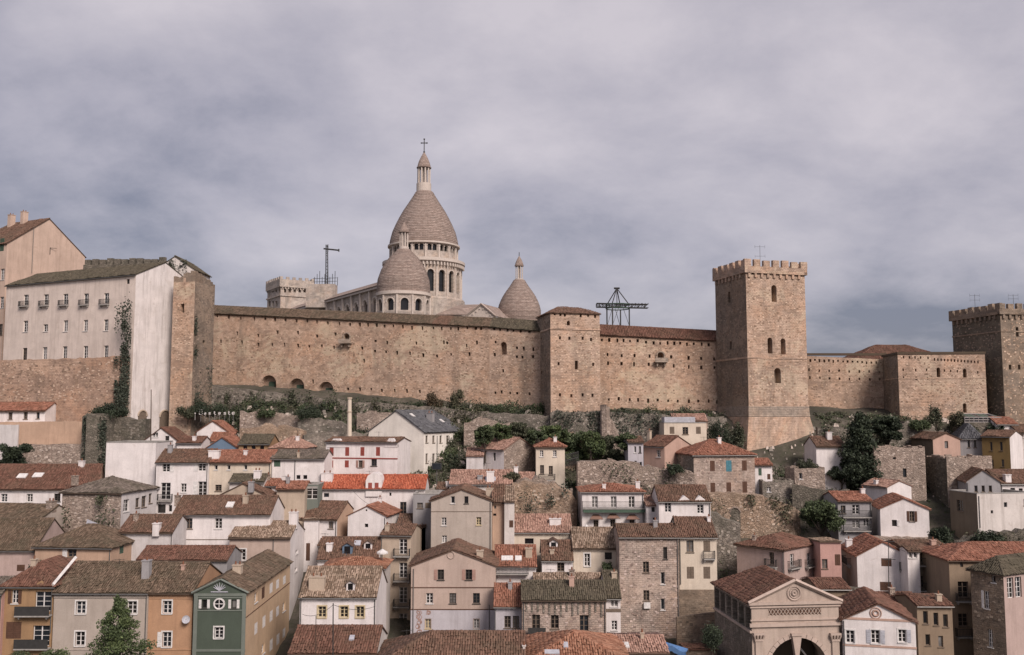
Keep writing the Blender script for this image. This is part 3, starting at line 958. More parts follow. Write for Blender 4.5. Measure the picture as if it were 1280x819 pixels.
# ---------------------------------------------------------------- walls standing on their own
def stone_wall(name, label, pts, bottom, mat, th=.8, rough=.35, step=.7, cat='wall', parent=None, top_mat=None):
    """pts: [(px, py_top, Y)...]; irregular top"""
    W = [P(*p) for p in pts]
    mb = MB(); ua = 0
    for a, b in zip(W[:-1], W[1:]):
        fc = face2((a.x, a.y), (b.x, b.y))
        n = max(1, int(fc.L / step))
        zs = [a.z + (b.z - a.z) * i / n + (random.uniform(-rough, rough) if rough else 0) for i in range(n + 1)]
        for i in range(n):
            u0, u1 = fc.L * i / n, fc.L * (i + 1) / n
            q = [(u0, bottom), (u1, bottom), (u1, zs[i + 1]), (u0, zs[i])]
            uv = [(ua + x, z) for x, z in q]
            mb.face([fc.pt(*x) for x in q], uv)
            mb.face([fc.pt(u0, zs[i]), fc.pt(u1, zs[i + 1]), fc.pt(u1, zs[i + 1] - .05, -th), fc.pt(u0, zs[i] - .05, -th)],
                    [(ua + u0, 0), (ua + u1, 0), (ua + u1, th), (ua + u0, th)])
        mb.face([fc.pt(fc.L, bottom), fc.pt(fc.L, bottom, -th), fc.pt(fc.L, zs[-1], -th), fc.pt(fc.L, zs[-1])], [(0, bottom), (th, bottom), (th, zs[-1]), (0, zs[-1])])
        mb.face([fc.pt(0, bottom, -th), fc.pt(0, bottom), fc.pt(0, zs[0]), fc.pt(0, zs[0], -th)], [(0, bottom), (th, bottom), (th, zs[0]), (0, zs[0])])
        ua += fc.L
    o = mb.build(name, mat, parent)
    if parent is None: tag(o, label, cat)
    for k, v in WALL.items():
        if v is mat and k in STONES:
            for a, b in zip(W[:-1], W[1:]):
                fc = face2((a.x, a.y), (b.x, b.y)); zt = min(a.z, b.z) - .3; z0 = max(bottom, zt - 7)
                if zt - z0 > .6: proud_stones(o, fc, z0, zt, int(fc.L * (zt - z0) * 2.4), STONES[k], .2, .5, .14, .34)
    return o
# ---------------------------------------------------------------- foliage
def leaf_quads(clumps, size, shell=.45, seedflat=0.0):
    V, R = [], []
    for (x, y, z, rx, ry, rz, n) in clumps:
        n = int(n)
        d = RNG.normal(size=(n, 3)); d /= np.linalg.norm(d, axis=1)[:, None]
        r = RNG.random(n) ** shell
        r = r * (1 + RNG.normal(0, .10, n))
        c = d * r[:, None] * np.array([rx, ry, rz]) + np.array([x, y, z])
        a = RNG.normal(size=(n, 3)); a /= np.linalg.norm(a, axis=1)[:, None]
        b = np.cross(a, RNG.normal(size=(n, 3))); b /= np.linalg.norm(b, axis=1)[:, None]
        s = size * RNG.uniform(.6, 1.35, n)[:, None]
        q = np.stack([c - a * s, c - b * s * .55, c + a * s, c + b * s * .55], 1)
        V.append(q.reshape(-1, 3))
        R.append(np.clip(RNG.normal(.5, .22, n) + RNG.normal(0, .12), 0, 1))
    V = np.concatenate(V); R = np.concatenate(R)
    Q = np.arange(len(V)).reshape(-1, 4)
    return V, Q, R
LEAF = dict(dark=leafmat((.02, .03, .016), (.04, .055, .027)), mid=leafmat((.042, .06, .026), (.085, .11, .046)),
            fresh=leafmat((.048, .07, .026), (.105, .135, .05)), dry=leafmat((.06, .06, .034), (.11, .10, .058)),
            olive=leafmat((.045, .052, .028), (.095, .098, .058)), rust=leafmat((.07, .05, .03), (.12, .085, .05)),
            ivy=leafmat((.04, .05, .034), (.085, .095, .068)))
def proud_stones(root, fc, z0, z1, n, mats, wmin=.3, wmax=.75, hmin=.16, hmax=.34, avoid=(), tilt=None):
    """single stones standing proud of, or set darker in, a worn wall face, joined: far too small to pick apart"""
    mbs = [MB() for _ in mats]
    for _ in range(n):
        w, h = random.uniform(wmin, wmax), random.uniform(hmin, hmax)
        u, z = random.uniform(.1, max(.2, fc.L - w - .1)), random.uniform(z0, z1 - h)
        if u + w > fc.L - .05: continue
        if any(u < a[1] + .05 and u + w > a[0] - .05 and z < a[3] + .05 and z + h > a[2] - .05 for a in avoid): continue
        d = random.uniform(.015, .07); m = random.choice(mbs); j = random.uniform(0, .06)
        o = (random.uniform(0, 90), random.uniform(0, 90))
        p = [(u, z), (u + w, z + random.uniform(-.03, .03)), (u + w - j, z + h), (u + random.uniform(0, .06), z + h - random.uniform(0, .05))]
        uv = [(q[0] + o[0], q[1] + o[1]) for q in p]
        f = [fc.pt(q[0], q[1], d) for q in p]; b = [fc.pt(q[0], q[1], -.02) for q in p]
        m.face(f, uv)
        for i in range(4): k = (i + 1) % 4; m.face([b[i], b[k], f[k], f[i]], [uv[i], uv[k], uv[k], uv[i]])
    for m, mt in zip(mbs, mats): m.build('stone', mt, root, kind='stuff')
def tree(name, label, px, ptop, pbase, wpx, Y, kind='round', leaf='mid', n=3500, cat='tree', group=None, size=None, trunk=True):
    b = P(px, pbase, Y); t = P(px, ptop, Y)
    H = t.z - b.z; R = wpx / F * Y / 2
    root = empty(name, (b.x, b.y, b.z), label, cat, group)
    cl = []
    size = (size or max(.13, min(.3, H * .03))) * .72; n = int(n * 1.8)
    if kind == 'round':
        k = 22
        for i in range(k):
            th = random.uniform(0, 6.28); f = random.uniform(.25, .88); zz = random.uniform(.38, .86)
            q = math.sin(math.pi * (zz - .15) / .95)
            cl.append((b.x + math.cos(th) * R * f * q, b.y + math.sin(th) * R * f * q, b.z + H * zz, R * random.uniform(.2, .4), R * random.uniform(.2, .4), H * random.uniform(.07, .13), n / k))
    elif kind == 'cone':
        k = 26
        for i in range(k):
            zz = .1 + .88 * (i / k); q = (1 - zz) * 1.02 + .06
            th = i * 2.4 + random.uniform(-.4, .4); f = random.uniform(.35, .8)
            cl.append((b.x + math.cos(th) * R * q * f, b.y + math.sin(th) * R * q * f, b.z + H * zz, R * q * random.uniform(.42, .6) + .12, R * q * .5 + .12, H * .075, n / k * (.5 + q)))
    elif kind == 'column':
        k = 22
        for i in range(k):
            zz = .08 + .86 * (i / k); q = min(1, (1 - zz) * 1.8 + .25)
            th = random.uniform(0, 6.28); f = random.uniform(.2, .55)
            cl.append((b.x + math.cos(th) * R * q * f, b.y + math.sin(th) * R * q * f, b.z + H * zz, R * q * .55, R * q * .55, H * .1, n / k))
    else:    # bush: low dome of clumps
        k = 12
        for i in range(k):
            th = random.uniform(0, 6.28); f = random.uniform(.1, .7); zz = random.uniform(.2, .7) * (1 - f * .5)
            cl.append((b.x + math.cos(th) * R * f, b.y + math.sin(th) * min(R, 3) * f, b.z + H * zz, R * random.uniform(.25, .45), min(R, 3) * .4, H * random.uniform(.2, .35), n / k))
    V, Q, Rn = leaf_quads(cl, size)
    build_np('crown' if kind != 'bush' else 'foliage', V, Q, Rn, LEAF[leaf], root)
    m = MB()
    rt = max(.08, min(.35, H * .03))
    m.bar((b.x, b.y, b.z - 1.2), (b.x + rt, b.y, b.z + H * .5), rt, 7, rt * .5)
    for c in cl[::3]:
        if kind in ('round', 'bush'):
            m.bar((b.x + rt * .5, b.y, b.z + H * random.uniform(.12, .3)), c[:3], rt * .45, 5, rt * .15)
    m.build('trunk', BARK, root)
    return root
# ---------------------------------------------------------------- ground
def build_ground():
    xs = np.concatenate([[-3000, -1200, -500, -250], np.arange(-150, 151, 3.0), [250, 500, 1200, 3000]])
    ys = np.concatenate([[-400, -100, 0, 40], np.arange(70, 200, 2.5), [230, 300, 450, 700, 1500, 4000]])
    V = []
    for y in ys:
        for x in xs:
            j = random.uniform(-.3, .3) if 100 < y < 200 and abs(x) < 150 else 0
            V.append((x, y, terrain(x, max(0, y)) + j))
    nx = len(xs)
    Q = [(r * nx + c, r * nx + c + 1, (r + 1) * nx + c + 1, (r + 1) * nx + c) for r in range(len(ys) - 1) for c in range(nx - 1)]
    me = bpy.data.meshes.new('ground'); me.from_pydata(V, [], Q)
    m, nt, b = new_mat('earth'); n = N(nt); o = n.coord()
    base = n.ramp(n.noise(o, .12, 8, .7), [(.35, (.045, .04, .03)), (.5, (.085, .072, .056)), (.66, (.16, .135, .11))])
    base = n.mix(n.ramp(n.noise(o, .9, 8, .75), [(.42, 0), (.62, .7)]), base, (.045, .05, .026))
    nt.links.new(base, b.inputs['Base Color']); b.inputs['Roughness'].default_value = 1
    n.bump(n.noise(o, 1.5, 8, .75), 1, .4, b)
    me.materials.append(m)
    g = bpy.data.objects.new('ground', me); COL.objects.link(g); g['kind'] = 'structure'
build_ground()
# ---------------------------------------------------------------- fortress
CASTLE = masonry((.51, .345, .25), (.64, .465, .35), (.55, .395, .30), .55, .28)
CASTLE2 = masonry((.50, .345, .255), (.61, .45, .345), (.55, .405, .315), .55, .28)
CASTLE_GREY_SHADE = masonry((.265, .20, .15), (.36, .275, .21), (.28, .225, .18), .5, .26)  # darker grey stone; on the towers' left faces its tone stands for shade
CASTLE_PALE = masonry((.40, .32, .26), (.47, .38, .31), (.43, .35, .285), .6, .3)
def Lz(pts, x0, y0, k, w=.85, h=1.25):
    return [(x0 + a / k + random.uniform(-.5, .5), y0 + b / k + random.uniform(-.6, .6), w * 3.2 * random.uniform(.75, 1.15), h * 3.4 * random.uniform(.7, 1.2), 'r') for a, b in pts]
def px_holes(fc, items, depth=1.5):
    out = []
    for it in items:
        px, py, pw, ph, k = it[:5]
        u, z = fc.hit(px, py); ua, _ = fc.hit(px - pw / 2, py); ub, _ = fc.hit(px + pw / 2, py)
        _, za = fc.hit(px, py + ph / 2); _, zc = fc.hit(px, py - ph / 2)
        d = it[5] if len(it) > 5 else depth
        if min(ua, ub) < .1 or max(ua, ub) > fc.L - .1: continue
        h = (min(ua, ub), max(ua, ub), za, zc, k, d, True)
        if any(not (h[1] < o[0] or h[0] > o[1]) and not (h[3] < o[2] or h[2] > o[3]) for o in out): continue
        out.append(h)
    return out
def wall_roof(root, a, b, za, zb, depth, rise, tile, oh=.35, name='roof'):
    fc = face2(a, b)
    def q(u, n, z): return Vector(fc.pt(u, z, -n))
    L = fc.L; g = rise / (depth / 2)
    sl = [[q(-.1, -oh, za - g * oh * .6), q(L + .1, -oh, zb - g * oh * .6), q(L + .1, depth / 2, zb + rise), q(-.1, depth / 2, za + rise)],
          [q(L + .1, depth + oh, zb - g * oh * .6), q(-.1, depth + oh, za - g * oh * .6), q(-.1, depth / 2, za + rise), q(L + .1, depth / 2, zb + rise)]]
    mb, T = MB(), Tiles()
    for s in sl: slab(mb, s, .14)
    r = mb.build(name, TILE[tile], root)
    tile_slope(T, sl[0], .3, .5); tile_ridge(T, sl[0][3], sl[0][2], .16)
    T.build(r, TILE[tile])
    return r
def curtain(label, p0, p1, items, mat, th=3.0, base_off=4, name='curtain_wall', top=True):
    """p0,p1: (px, py_top, Y)"""
    a, b = P(*p0), P(*p1)
    fc = face2((a.x, a.y), (b.x, b.y))
    zb = min(terrain(a.x, a.y), terrain(b.x, b.y)) - base_off
    root = empty(name, (a.x, a.y, zb + base_off), label, 'wall')
    mb = MB()
    wall_face(mb, fc, zb, [(0, a.z), (fc.L, b.z)], px_holes(fc, items))
    hl = px_holes(fc, items)
    q = [fc.pt(0, a.z), fc.pt(fc.L, b.z), fc.pt(fc.L, b.z, -th), fc.pt(0, a.z, -th)]
    mb.face(q)
    for u, z in ((0, a.z), (fc.L, b.z)):
        s = [fc.pt(u, zb, 0), fc.pt(u, zb, -th), fc.pt(u, z, -th), fc.pt(u, z, 0)]
        mb.face(s if u else s[::-1])
    mb.face([fc.pt(fc.L, zb, -th), fc.pt(0, zb, -th), fc.pt(0, a.z, -th), fc.pt(fc.L, b.z, -th)])
    mb.build('wall', mat, root)
    zt = min(a.z, b.z) - .2; proud_stones(root, fc, zt - 17, zt, int(fc.L * 17 * 2.2), STONES['castle'], .2, .42, .14, .3, hl)
    return root, fc, a, b
def niche(root, fc, px, py, w=8, h=11):
    u, z = fc.hit(px, py); k = w / F * (fc.o[1] + fc.d[1] * u)
    m = MB(); hh = k * h / w
    for s in (-1, 1): fbox(m, fc, u + s * k * .62 - .14, u + s * k * .62 + .14, z - hh / 2, z + hh * .1, .0, .25)
    a = arch_pts(u - k * .62, u + k * .62, z - hh / 2, z + hh * .62)[2:]
    for p, q in zip(a[:-1], a[1:]): m.bar(fc.pt(p[0], p[1], .12), fc.pt(q[0], q[1], .12), .16, 5)
    m.build('window', CASTLE_PALE, root)
    m = MB(); fbox(m, fc, u - k, u + k, z - hh / 2 - .2, z - hh / 2, 0, 1.1); fbox(m, fc, u - k, u + k, z - hh / 2, z - hh * .12, 1.0, 1.1)
    for s in (-.6, .6): fbox(m, fc, u + k * s - .12, u + k * s + .12, z - hh / 2 - .9, z - hh / 2 - .2, 0, .7)
    m.build('balcony', CASTLE_PALE, root)
# wall 1 ------------------------------------------------------------
r1 = [(292, 310), (350, 314), (412, 318), (485, 320), (537, 324), (588, 327), (640, 330), (697, 333), (753, 335), (804, 338), (860, 342), (920, 346), (974, 349), (1024, 351), (1066, 353), (1110, 354),
      (397, 398), (502, 407), (600, 390), (704, 391), (805, 410), (896, 402), (310, 440), (419, 445), (502, 452), (572, 453), (637, 457), (704, 460), (762, 462), (826, 462), (890, 466), (1034, 472), (1098, 486), (1104, 437),
      (963, 680), (1023, 682), (1080, 684), (782, 645), (1134, 688)]
r2 = [(85, 152), (127, 150), (166, 153), (210, 155), (260, 157), (308, 162), (362, 164), (415, 164), (460, 165), (505, 167), (545, 166), (590, 165), (632, 168), (660, 169),
      (120, 232), (178, 240), (330, 243), (470, 237), (488, 240), (588, 255), (115, 283), (175, 288), (232, 292), (296, 296), (364, 302), (436, 306), (508, 298), (52, 268),
      (98, 479), (150, 484), (218, 487), (280, 489), (346, 491), (600, 300), (60, 330), (640, 240)]
w1items = Lz(r1, 200, 320, 4.096) + Lz(r2, 440, 370, 4.096)
w1items += [(336, 478, 19, 18, 'a', 1.3), (371, 482, 19, 18, 'a', 1.3), (407.5, 486, 19, 18, 'a', 1.3), (433.5, 422, 7, 9, 'a')]
W1A, W1B, W1C = (262, 391, 190), (612, 408, 171.5), (678, 413.5, 168.5)
root, fc, a, b = curtain('long pierced fortress curtain wall with three arched recesses and a tiled walkway roof below the domes', W1A, W1B, w1items, CASTLE)
niche(root, fc, 433.5, 423)
for px, py in ((336, 480), (371, 484), (407.5, 488)):
    u, z = fc.hit(px, py); m = MB(); fbox(m, fc, u - .75, u + .75, z - 1.3, z + .5, -1.28, -1.2); m.build('door', PAINT['e'], root)
def on_line(a, b, t): return a + (b - a) * t
cuts = [0, .02, .815, .865, 1.0]
for t0, t1, tl in ((-.02, .815, 'moss'), (.815, .865, 'brown'), (.865, 1.0, 'moss')):
    A0, B0 = on_line(a, b, t0), on_line(a, b, t1)
    wall_roof(root, (A0.x, A0.y), (B0.x, B0.y), A0.z, B0.z, 5.5, 1.75, tl)
r3 = [(728, 168), (760, 172), (795, 175), (828, 176), (862, 180), (908, 183), (843, 265), (880, 268), (930, 272), (843, 310), (874, 312), (925, 312), (775, 384), (766, 494), (808, 496), (847, 500), (908, 502), (730, 300), (733, 494), (735, 235)]
root, fc, a, b = curtain('short bend of fortress wall with one tall arched window left of the square gate tower', W1B, W1C, Lz(r3, 440, 370, 4.096) + [(629.5, 435.5, 8, 16, 'a')], CASTLE2)
wall_roof(root, (a.x, a.y), (b.x, b.y), a.z, b.z, 5.5, 1.9, 'olive')
# square towers ---------------------------------------------------------
def solve_fp(xl, xr, ye, Y, D, side, tgt):
    def cs(a):
        c, s = math.cos(a), math.sin(a)
        tl, tr = slope_x(xl, ye), slope_x(xr, ye)
        if side == 'R':
            B = (tr * Y, Y); W = (B[0] - tl * Y) / (c - tl * s); A = (B[0] - W * c, Y - W * s)
        else:
            A = (tl * Y, Y); W = (tr * Y - A[0]) / (c - tr * s); B = (A[0] + W * c, Y + W * s)
        return A, B, (B[0] - s * D, B[1] + c * D), (A[0] - s * D, A[1] + c * D), W
    if tgt is None: return cs(0)
    t = slope_x(tgt, ye); lo, hi = math.radians(-65), math.radians(65)
    for _ in range(50):
        m = (lo + hi) / 2; r = cs(m); q = r[2] if side == 'R' else r[3]
        if q[0] / q[1] > t: lo = m
        else: hi = m
    return cs((lo + hi) / 2)
def tower(name, label, xl, xr, ye, Y, D, side, tgt, items, mats, base=None, roof=None, rise=2, bands=(), cat='tower', batter=None, merlon=None, sidemat=None):
    A, B, C, Dd, W = solve_fp(xl, xr, ye, Y, D, side, tgt)
    ze = zat(ye, Y, xl if side == 'L' else xr)
    zb = (base if base is not None else min(terrain(*q) for q in (A, B)) - 5)
    root = empty(name, ((A[0] + C[0]) / 2, (A[1] + C[1]) / 2, zb + 5), label, cat)
    fs = dict(F=face2(A, B), R=face2(B, C), B=face2(C, Dd), L=face2(Dd, A))
    tilt = None
    m1 = {}
    for f, fc in fs.items():
        mb = m1.setdefault(f if (f in 'LR' and sidemat) else 'f', MB())
        its = [i[1:] for i in items if i[0] == f]
        hl = px_holes(fc, its); wall_face(mb, fc, zb, [(0, ze), (fc.L, ze)], hl)
        if f in 'F' + side and cat == 'tower' and Y < 200: proud_stones(root, fc, max(zb, ze - 28), ze - .2, int(fc.L * min(28, ze - zb) * 2), STONES['castlegreyshade' if f in 'LR' else 'castle'], .2, .42, .14, .3, hl)  # side faces get darker stones, shade put into their colour
    m1['f'].face([(*A, ze - .02), (*B, ze - .02), (*C, ze - .02), (*Dd, ze - .02)])
    m1['f'].build('wall', mats, root)
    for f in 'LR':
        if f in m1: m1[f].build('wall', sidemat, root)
    for py, hh, pr in bands:
        for f, fc in fs.items():
            u, z = fs['F'].hit(xl if side == 'L' else xr, py)
            m = MB(); fbox(m, fc, -pr, fc.L + pr - .002, z - hh / 2, z + hh / 2, -.05, pr); m.build('string_course', mats, root)
    if roof:
        ctr = Vector(((A[0] + C[0]) / 2, (A[1] + C[1]) / 2, ze + rise))
        def ex(p, k=.35):
            d = Vector((p[0] - ctr.x, p[1] - ctr.y, 0)); d.normalize()
            return Vector((p[0] + d.x * k, p[1] + d.y * k, ze - .05))
        e4 = [ex(A), ex(B), ex(C), ex(Dd)]
        rA = ctr + (Vector((*A, 0)) - Vector((*B, 0))).normalized() * W * .2
        rB = ctr - (Vector((*A, 0)) - Vector((*B, 0))).normalized() * W * .2
        sl = [[e4[0], e4[1], rB, rA], [e4[1], e4[2], rB], [e4[2], e4[3], rA, rB], [e4[3], e4[0], rA]]
        mb, T = MB(), Tiles()
        for s in sl: slab(mb, s)
        r = mb.build('roof', TILE[roof], root)
        for s in (sl[0], sl[3]): tile_slope(T, s, .3, .5)
        T.build(r, TILE[roof])
    if merlon:
        mw, gap, mh, pr, para = merlon
        for f, fc in fs.items():
            m = MB()
            fbox(m, fc, -pr, fc.L + pr - .003, ze - .5, ze, -.3, pr)          # cornice
            m.build('cornice', mats, root)
            m = MB()
            for k in range(int(fc.L / 1.25)):
                u = .6 + k * 1.25
                fbox(m, fc, u - .22, u + .22, ze - 1.25, ze - .5, -.05, pr * .75)
            m.build('corbel', mats, root, kind='stuff')
            m = MB(); fbox(m, fc, -pr, fc.L + pr - .004, ze + .001, ze + para, pr - .6, pr - .01); m.build('parapet', mats, root)
            n = max(2, int(round((fc.L + 2 * pr) / (mw + gap))))
            st = (fc.L + 2 * pr - mw) / (n - 1) if n > 1 else 0
            for k in range(n):
                u = -pr + k * st; m = MB()
                j = random.uniform(-.08, .08)
                fbox(m, fc, u, u + mw + j, ze + para, ze + para + mh + random.uniform(-.12, .1), pr - .58, pr - .02)
                m.build('merlon', mats, root)
    return root, fs, ze, (A, B, C, Dd)
R_ = lambda pts, x0, y0, k, f='F', w=2.6, h=4: [(f, x0 + a / k, y0 + b / k, w, h, 'r') for a, b in pts]
tb = R_([(137, 132), (166, 136), (189, 138), (270, 142), (308, 140), (344, 145), (164, 256), (212, 258), (280, 258), (323, 264), (157, 388), (334, 392), (164, 548), (222, 552), (280, 548), (330, 550)], 660, 360, 4.096)
tb += [('F', 710.5, 404, 4, 6, 'a'), ('F', 720.5, 456.5, 3.6, 11, 'r'), ('L', 676.5, 425, 2, 4, 'r'), ('L', 677, 466, 2, 4, 'r')]
tower('gate_tower', 'square fortress tower with low tiled roof in the middle of the wall', 688, 749.5, 391, 162, 9, 'L', 671.5, tb, CASTLE2, roof='brown', rise=1.55, bands=((411, .3, .12),), sidemat=CASTLE_GREY_SHADE)  # left face in a darker copy of the stone, shade painted in
# wall 2 --------------------------------------------------------------------
r4 = [(378, 265), (418, 267), (458, 269), (488, 270), (521, 270), (562, 272), (606, 276), (642, 280), (678, 282), (714, 280), (748, 284), (780, 284), (815, 286), (848, 288), (890, 288), (925, 290),
      (408, 343), (478, 345), (544, 348), (622, 350), (735, 355), (822, 360), (887, 362), (953, 365), (410, 386), (478, 390), (544, 390), (620, 390), (748, 398), (822, 404), (887, 406), (955, 406),
      (412, 570), (465, 570), (521, 572), (565, 572), (614, 575), (664, 576), (716, 577), (766, 579), (824, 580), (872, 580), (925, 580), (970, 584)]
root, fc, a, b = curtain('fortress wall with a small arched balcony window between the gate tower and the tallest tower', (746, 417.5, 170), (908, 426, 171), Lz(r4, 660, 360, 4.096) + [(825.5, 445.5, 7, 9, 'a')], CASTLE)
niche(root, fc, 825.5, 446.5)
wall_roof(root, (a.x, a.y), (b.x, b.y), a.z, b.z, 5.5, 2.0, 'deep')
# tall tower -------------------------------------------------------------------
tc = [('F', 967.5, 367, 6.5, 21, 'a'), ('F', 962.5, 432, 6, 20, 'a'), ('F', 979, 433, 6, 20, 'a'), ('F', 972, 469.5, 8, 19, 'a'), ('L', 911.5, 372, 3, 14, 'r'), ('L', 913.5, 432, 2.4, 10, 'r')]
tc += [('F', 941 + 10 * i, 341, 2.2, 4, 'r') for i in range(7)]
rootC, fsC, zeC, fpC = tower('tall_tower', 'tallest square fortress tower with battlements above the town', 932, 1005.5, 337.5, 160, 11, 'L', 893.5, tc, CASTLE2,
      bands=((447, .3, .1),), merlon=(1.3, .62, 1.2, .35, .7), sidemat=CASTLE_GREY_SHADE)  # darker stone colour on the left face stands for its shade
def flare(root, fs, fp, py0, py1, grow, mat, name, px):
    A, B, C, Dd = fp
    _, z0 = fs['F'].hit(px, py0); _, z1 = fs['F'].hit(px, py1)
    ctr = ((A[0] + C[0]) / 2, (A[1] + C[1]) / 2)
    def g(p, k, z):
        d = math.hypot(p[0] - ctr[0], p[1] - ctr[1]); s = (d + k) / d
        return (ctr[0] + (p[0] - ctr[0]) * s, ctr[1] + (p[1] - ctr[1]) * s, z)
    mb = MB()
    lo = [g(p, grow[1], z1) for p in (A, B, C, Dd)]; hi = [g(p, grow[0], z0) for p in (A, B, C, Dd)]
    for i in range(4):
        j = (i + 1) % 4
        L = math.dist(lo[i], lo[j])
        mb.face([lo[i], lo[j], hi[j], hi[i]], [(0, z1), (L, z1), (L, z0), (0, z0)])
    mb.face(hi)
    return mb.build(name, mat, root)
flare(rootC, fsC, fpC, 508, 521, (.12, .2), CASTLE_PALE, 'band_course', 940)
flare(rootC, fsC, fpC, 521.2, 640, (.2, 4.6), CASTLE2, 'battered_base', 940)
m = MB(); u, z = fsC['F'].hit(996, 557); fbox(m, fsC['F'], u - .3, u + .3, z - .8, z + .8, 1.0, 1.75); m.build('window', PAINT['d'], rootC)
def yagi(name, label, base, h, parent=None):
    m = MB(); base = Vector(base)
    m.bar(base, base + Vector((0, 0, h)), .032, 5)
    for zz, l in ((.95, .9), (.62, .9)):
        m.bar(base + Vector((-l, 0, h * zz)), base + Vector((l, 0, h * zz)), .02, 4)
        for i in range(3): m.bar(base + Vector((-l + l * i, 0, h * zz - .3)), base + Vector((-l + l * i, 0, h * zz + .3)), .016, 4)
    o = m.build(name, IRON, parent)
    if not parent: tag(o, label, 'antenna')
    return o
A, B, C, Dd = fpC
yagi('roof_antenna', 'thin aerial standing on the battlements of the tallest tower', ((A[0] + B[0]) / 2 - 2, A[1] + 4, zeC - .1), 5.2)
# wall 3 -----------------------------------------------------------------------------
r5 = [(54 + 25.5 * i, 346 + 1.0 * i) for i in range(15)] + [(50 + 54 * i, 400 + 1.5 * i) for i in range(8)] + [(52 + 54 * i, 440 + 1.5 * i) for i in range(8)] + [(90 + 39 * i, 618 + 1.2 * i) for i in range(6)] 
root, fc, a, b = curtain('fortress wall with three rows of small square holes just right of the tallest tower', (1000, 444.5, 176), (1108, 449.5, 176), Lz(r5, 1000, 370, 4.31, .7, 1.0), CASTLE)
m = MB(); fbox(m, fc, 0, fc.L, a.z + .001, a.z + .45, -.5, .15); m.build('coping', TILE['moss'], root)
# bastion ------------------------------------------------------------------------------
td = R_([(558, 330), (590, 332), (620, 332), (650, 332), (690, 334)] + [(725 + 18 * i, 342 + 1.1 * i) for i in range(14)] + [(556, 398), (624, 400), (682, 398), (778, 402), (812, 404), (848, 406), (558, 440), (626, 446), (688, 444), (958, 412)], 1000, 370, 4.31, w=1.8, h=3.2)
td += [('F', 1173, 465.5, 4.5, 12, 'a'), ('F', 1206, 467, 4.5, 12, 'a'), ('F', 1206, 510, 4.5, 12, 'a')]
rootD, fsD, zeD, fpD = tower('bastion', 'low projecting bastion of the fortress between its tallest tower and the dark corner tower', 1122, 1231, 443, 167, 9, 'L', 1103, td, CASTLE2, bands=((473, .2, .06),), sidemat=CASTLE_GREY_SHADE)  # left face darkened by material, as the side turned from the sun
m = MB()
for f in 'FL': fbox(m, fsD[f], -.1, fsD[f].L + (.1 if f == 'L' else .099), zeD + .001, zeD + .4, -.6, .15 if f == 'F' else .149)
m.build('coping', TILE['moss'], rootD)
# far corner tower -----------------------------------------------------------------------
te = [('F', 1271.5, 415, 3.4, 12, 'r'), ('F', 1262.5, 459, 3, 6, 'r'), ('F', 1274, 459, 3, 6, 'r')] + [('L', 1196 + 7.6 * i, 397 - .8 * i, 2, 4, 'r') for i in range(7)]
tower('corner_tower', 'dark weathered fortress tower with battlements at the far right', 1250, 1318, 389.5, 164, 13, 'L', 1189.5, te, CASTLE_GREY_SHADE, bands=((414, .25, .1),), merlon=(1.2, .6, 1.0, .4, .5),
      sidemat=masonry((.15, .125, .095), (.21, .175, .135), (.13, .115, .09), .5, .26))  # very dark stone on the left face, its shade put into the colour
yagi('roof_antenna', 'aerial on the dark corner tower roof', P(1219, 386, 170), 2.6)
yagi('roof_antenna', 'second aerial near the front edge of the dark corner tower', P(1267, 382, 168), 2.0)
# ruined left tower ------------------------------------------------------------------------
ta = [('F', 228, 385.5, 4.5, 11, 'r'), ('R', 255, 428, 3, 5, 'r'), ('F', 231, 345.5, 3, 3.5, 'r')]
rootA, fsA, zeA, fpA = tower('old_tower', 'ruined brown stone tower joined to the tall white end wall', 217, 244, 352, 162, 7, 'R', 269, ta, CASTLE, sidemat=CASTLE_GREY_SHADE)
mb = MB()
for f, tp in (('F', [(0, 1.0), (1.0, .9), (2.5, 1.6), (4.6, 2.0)]), ('R', [(0, 2.0), (2, 1.6), (4, 1.0), (7, .4)])):
    fc = fsA[f]; n = 9
    for i in range(n):
        u0, u1 = fc.L * i / n, fc.L * (i + 1) / n - .002
        h = float(np.interp((u0 + u1) / 2, [t[0] for t in tp], [t[1] for t in tp])) + random.uniform(-.25, .25)
        fbox(mb, fc, u0, u1, zeA + .0, zeA + h, -.9, -.003)
mb.build('broken_parapet', CASTLE_GREY_SHADE, rootA)
# crenellated wall behind the white building ------------------------------------------------
a, b = P(104, 333, 186), P(206, 332, 184)
fc = face2((a.x, a.y), (b.x, b.y))
root = empty('crenellated_wall', (a.x, a.y, 50), 'low mossy crenellated wall rising behind the roof of the long white building', 'wall')
m = MB(); fbox(m, fc, 0, fc.L, 40, a.z + .3, -1, 0); m.build('wall', WALL['darkrubble'], root)
for k in range(11):
    m = MB(); u = .3 + k * fc.L / 11; fbox(m, fc, u, u + 1.25, a.z + .3, a.z + 1.4 + random.uniform(-.2, .2), -.8, -.02); m.build('merlon', WALL['darkrubble'], root)
# barrack roof behind the bastion -------------------------------------------------------------
house('barrack_house', 'long brown roofed building showing just above the bastion parapet', 1068, 1196, 450, 184, 'hip', 432, D=14, wall='brownstone', tile='deep', base=40)
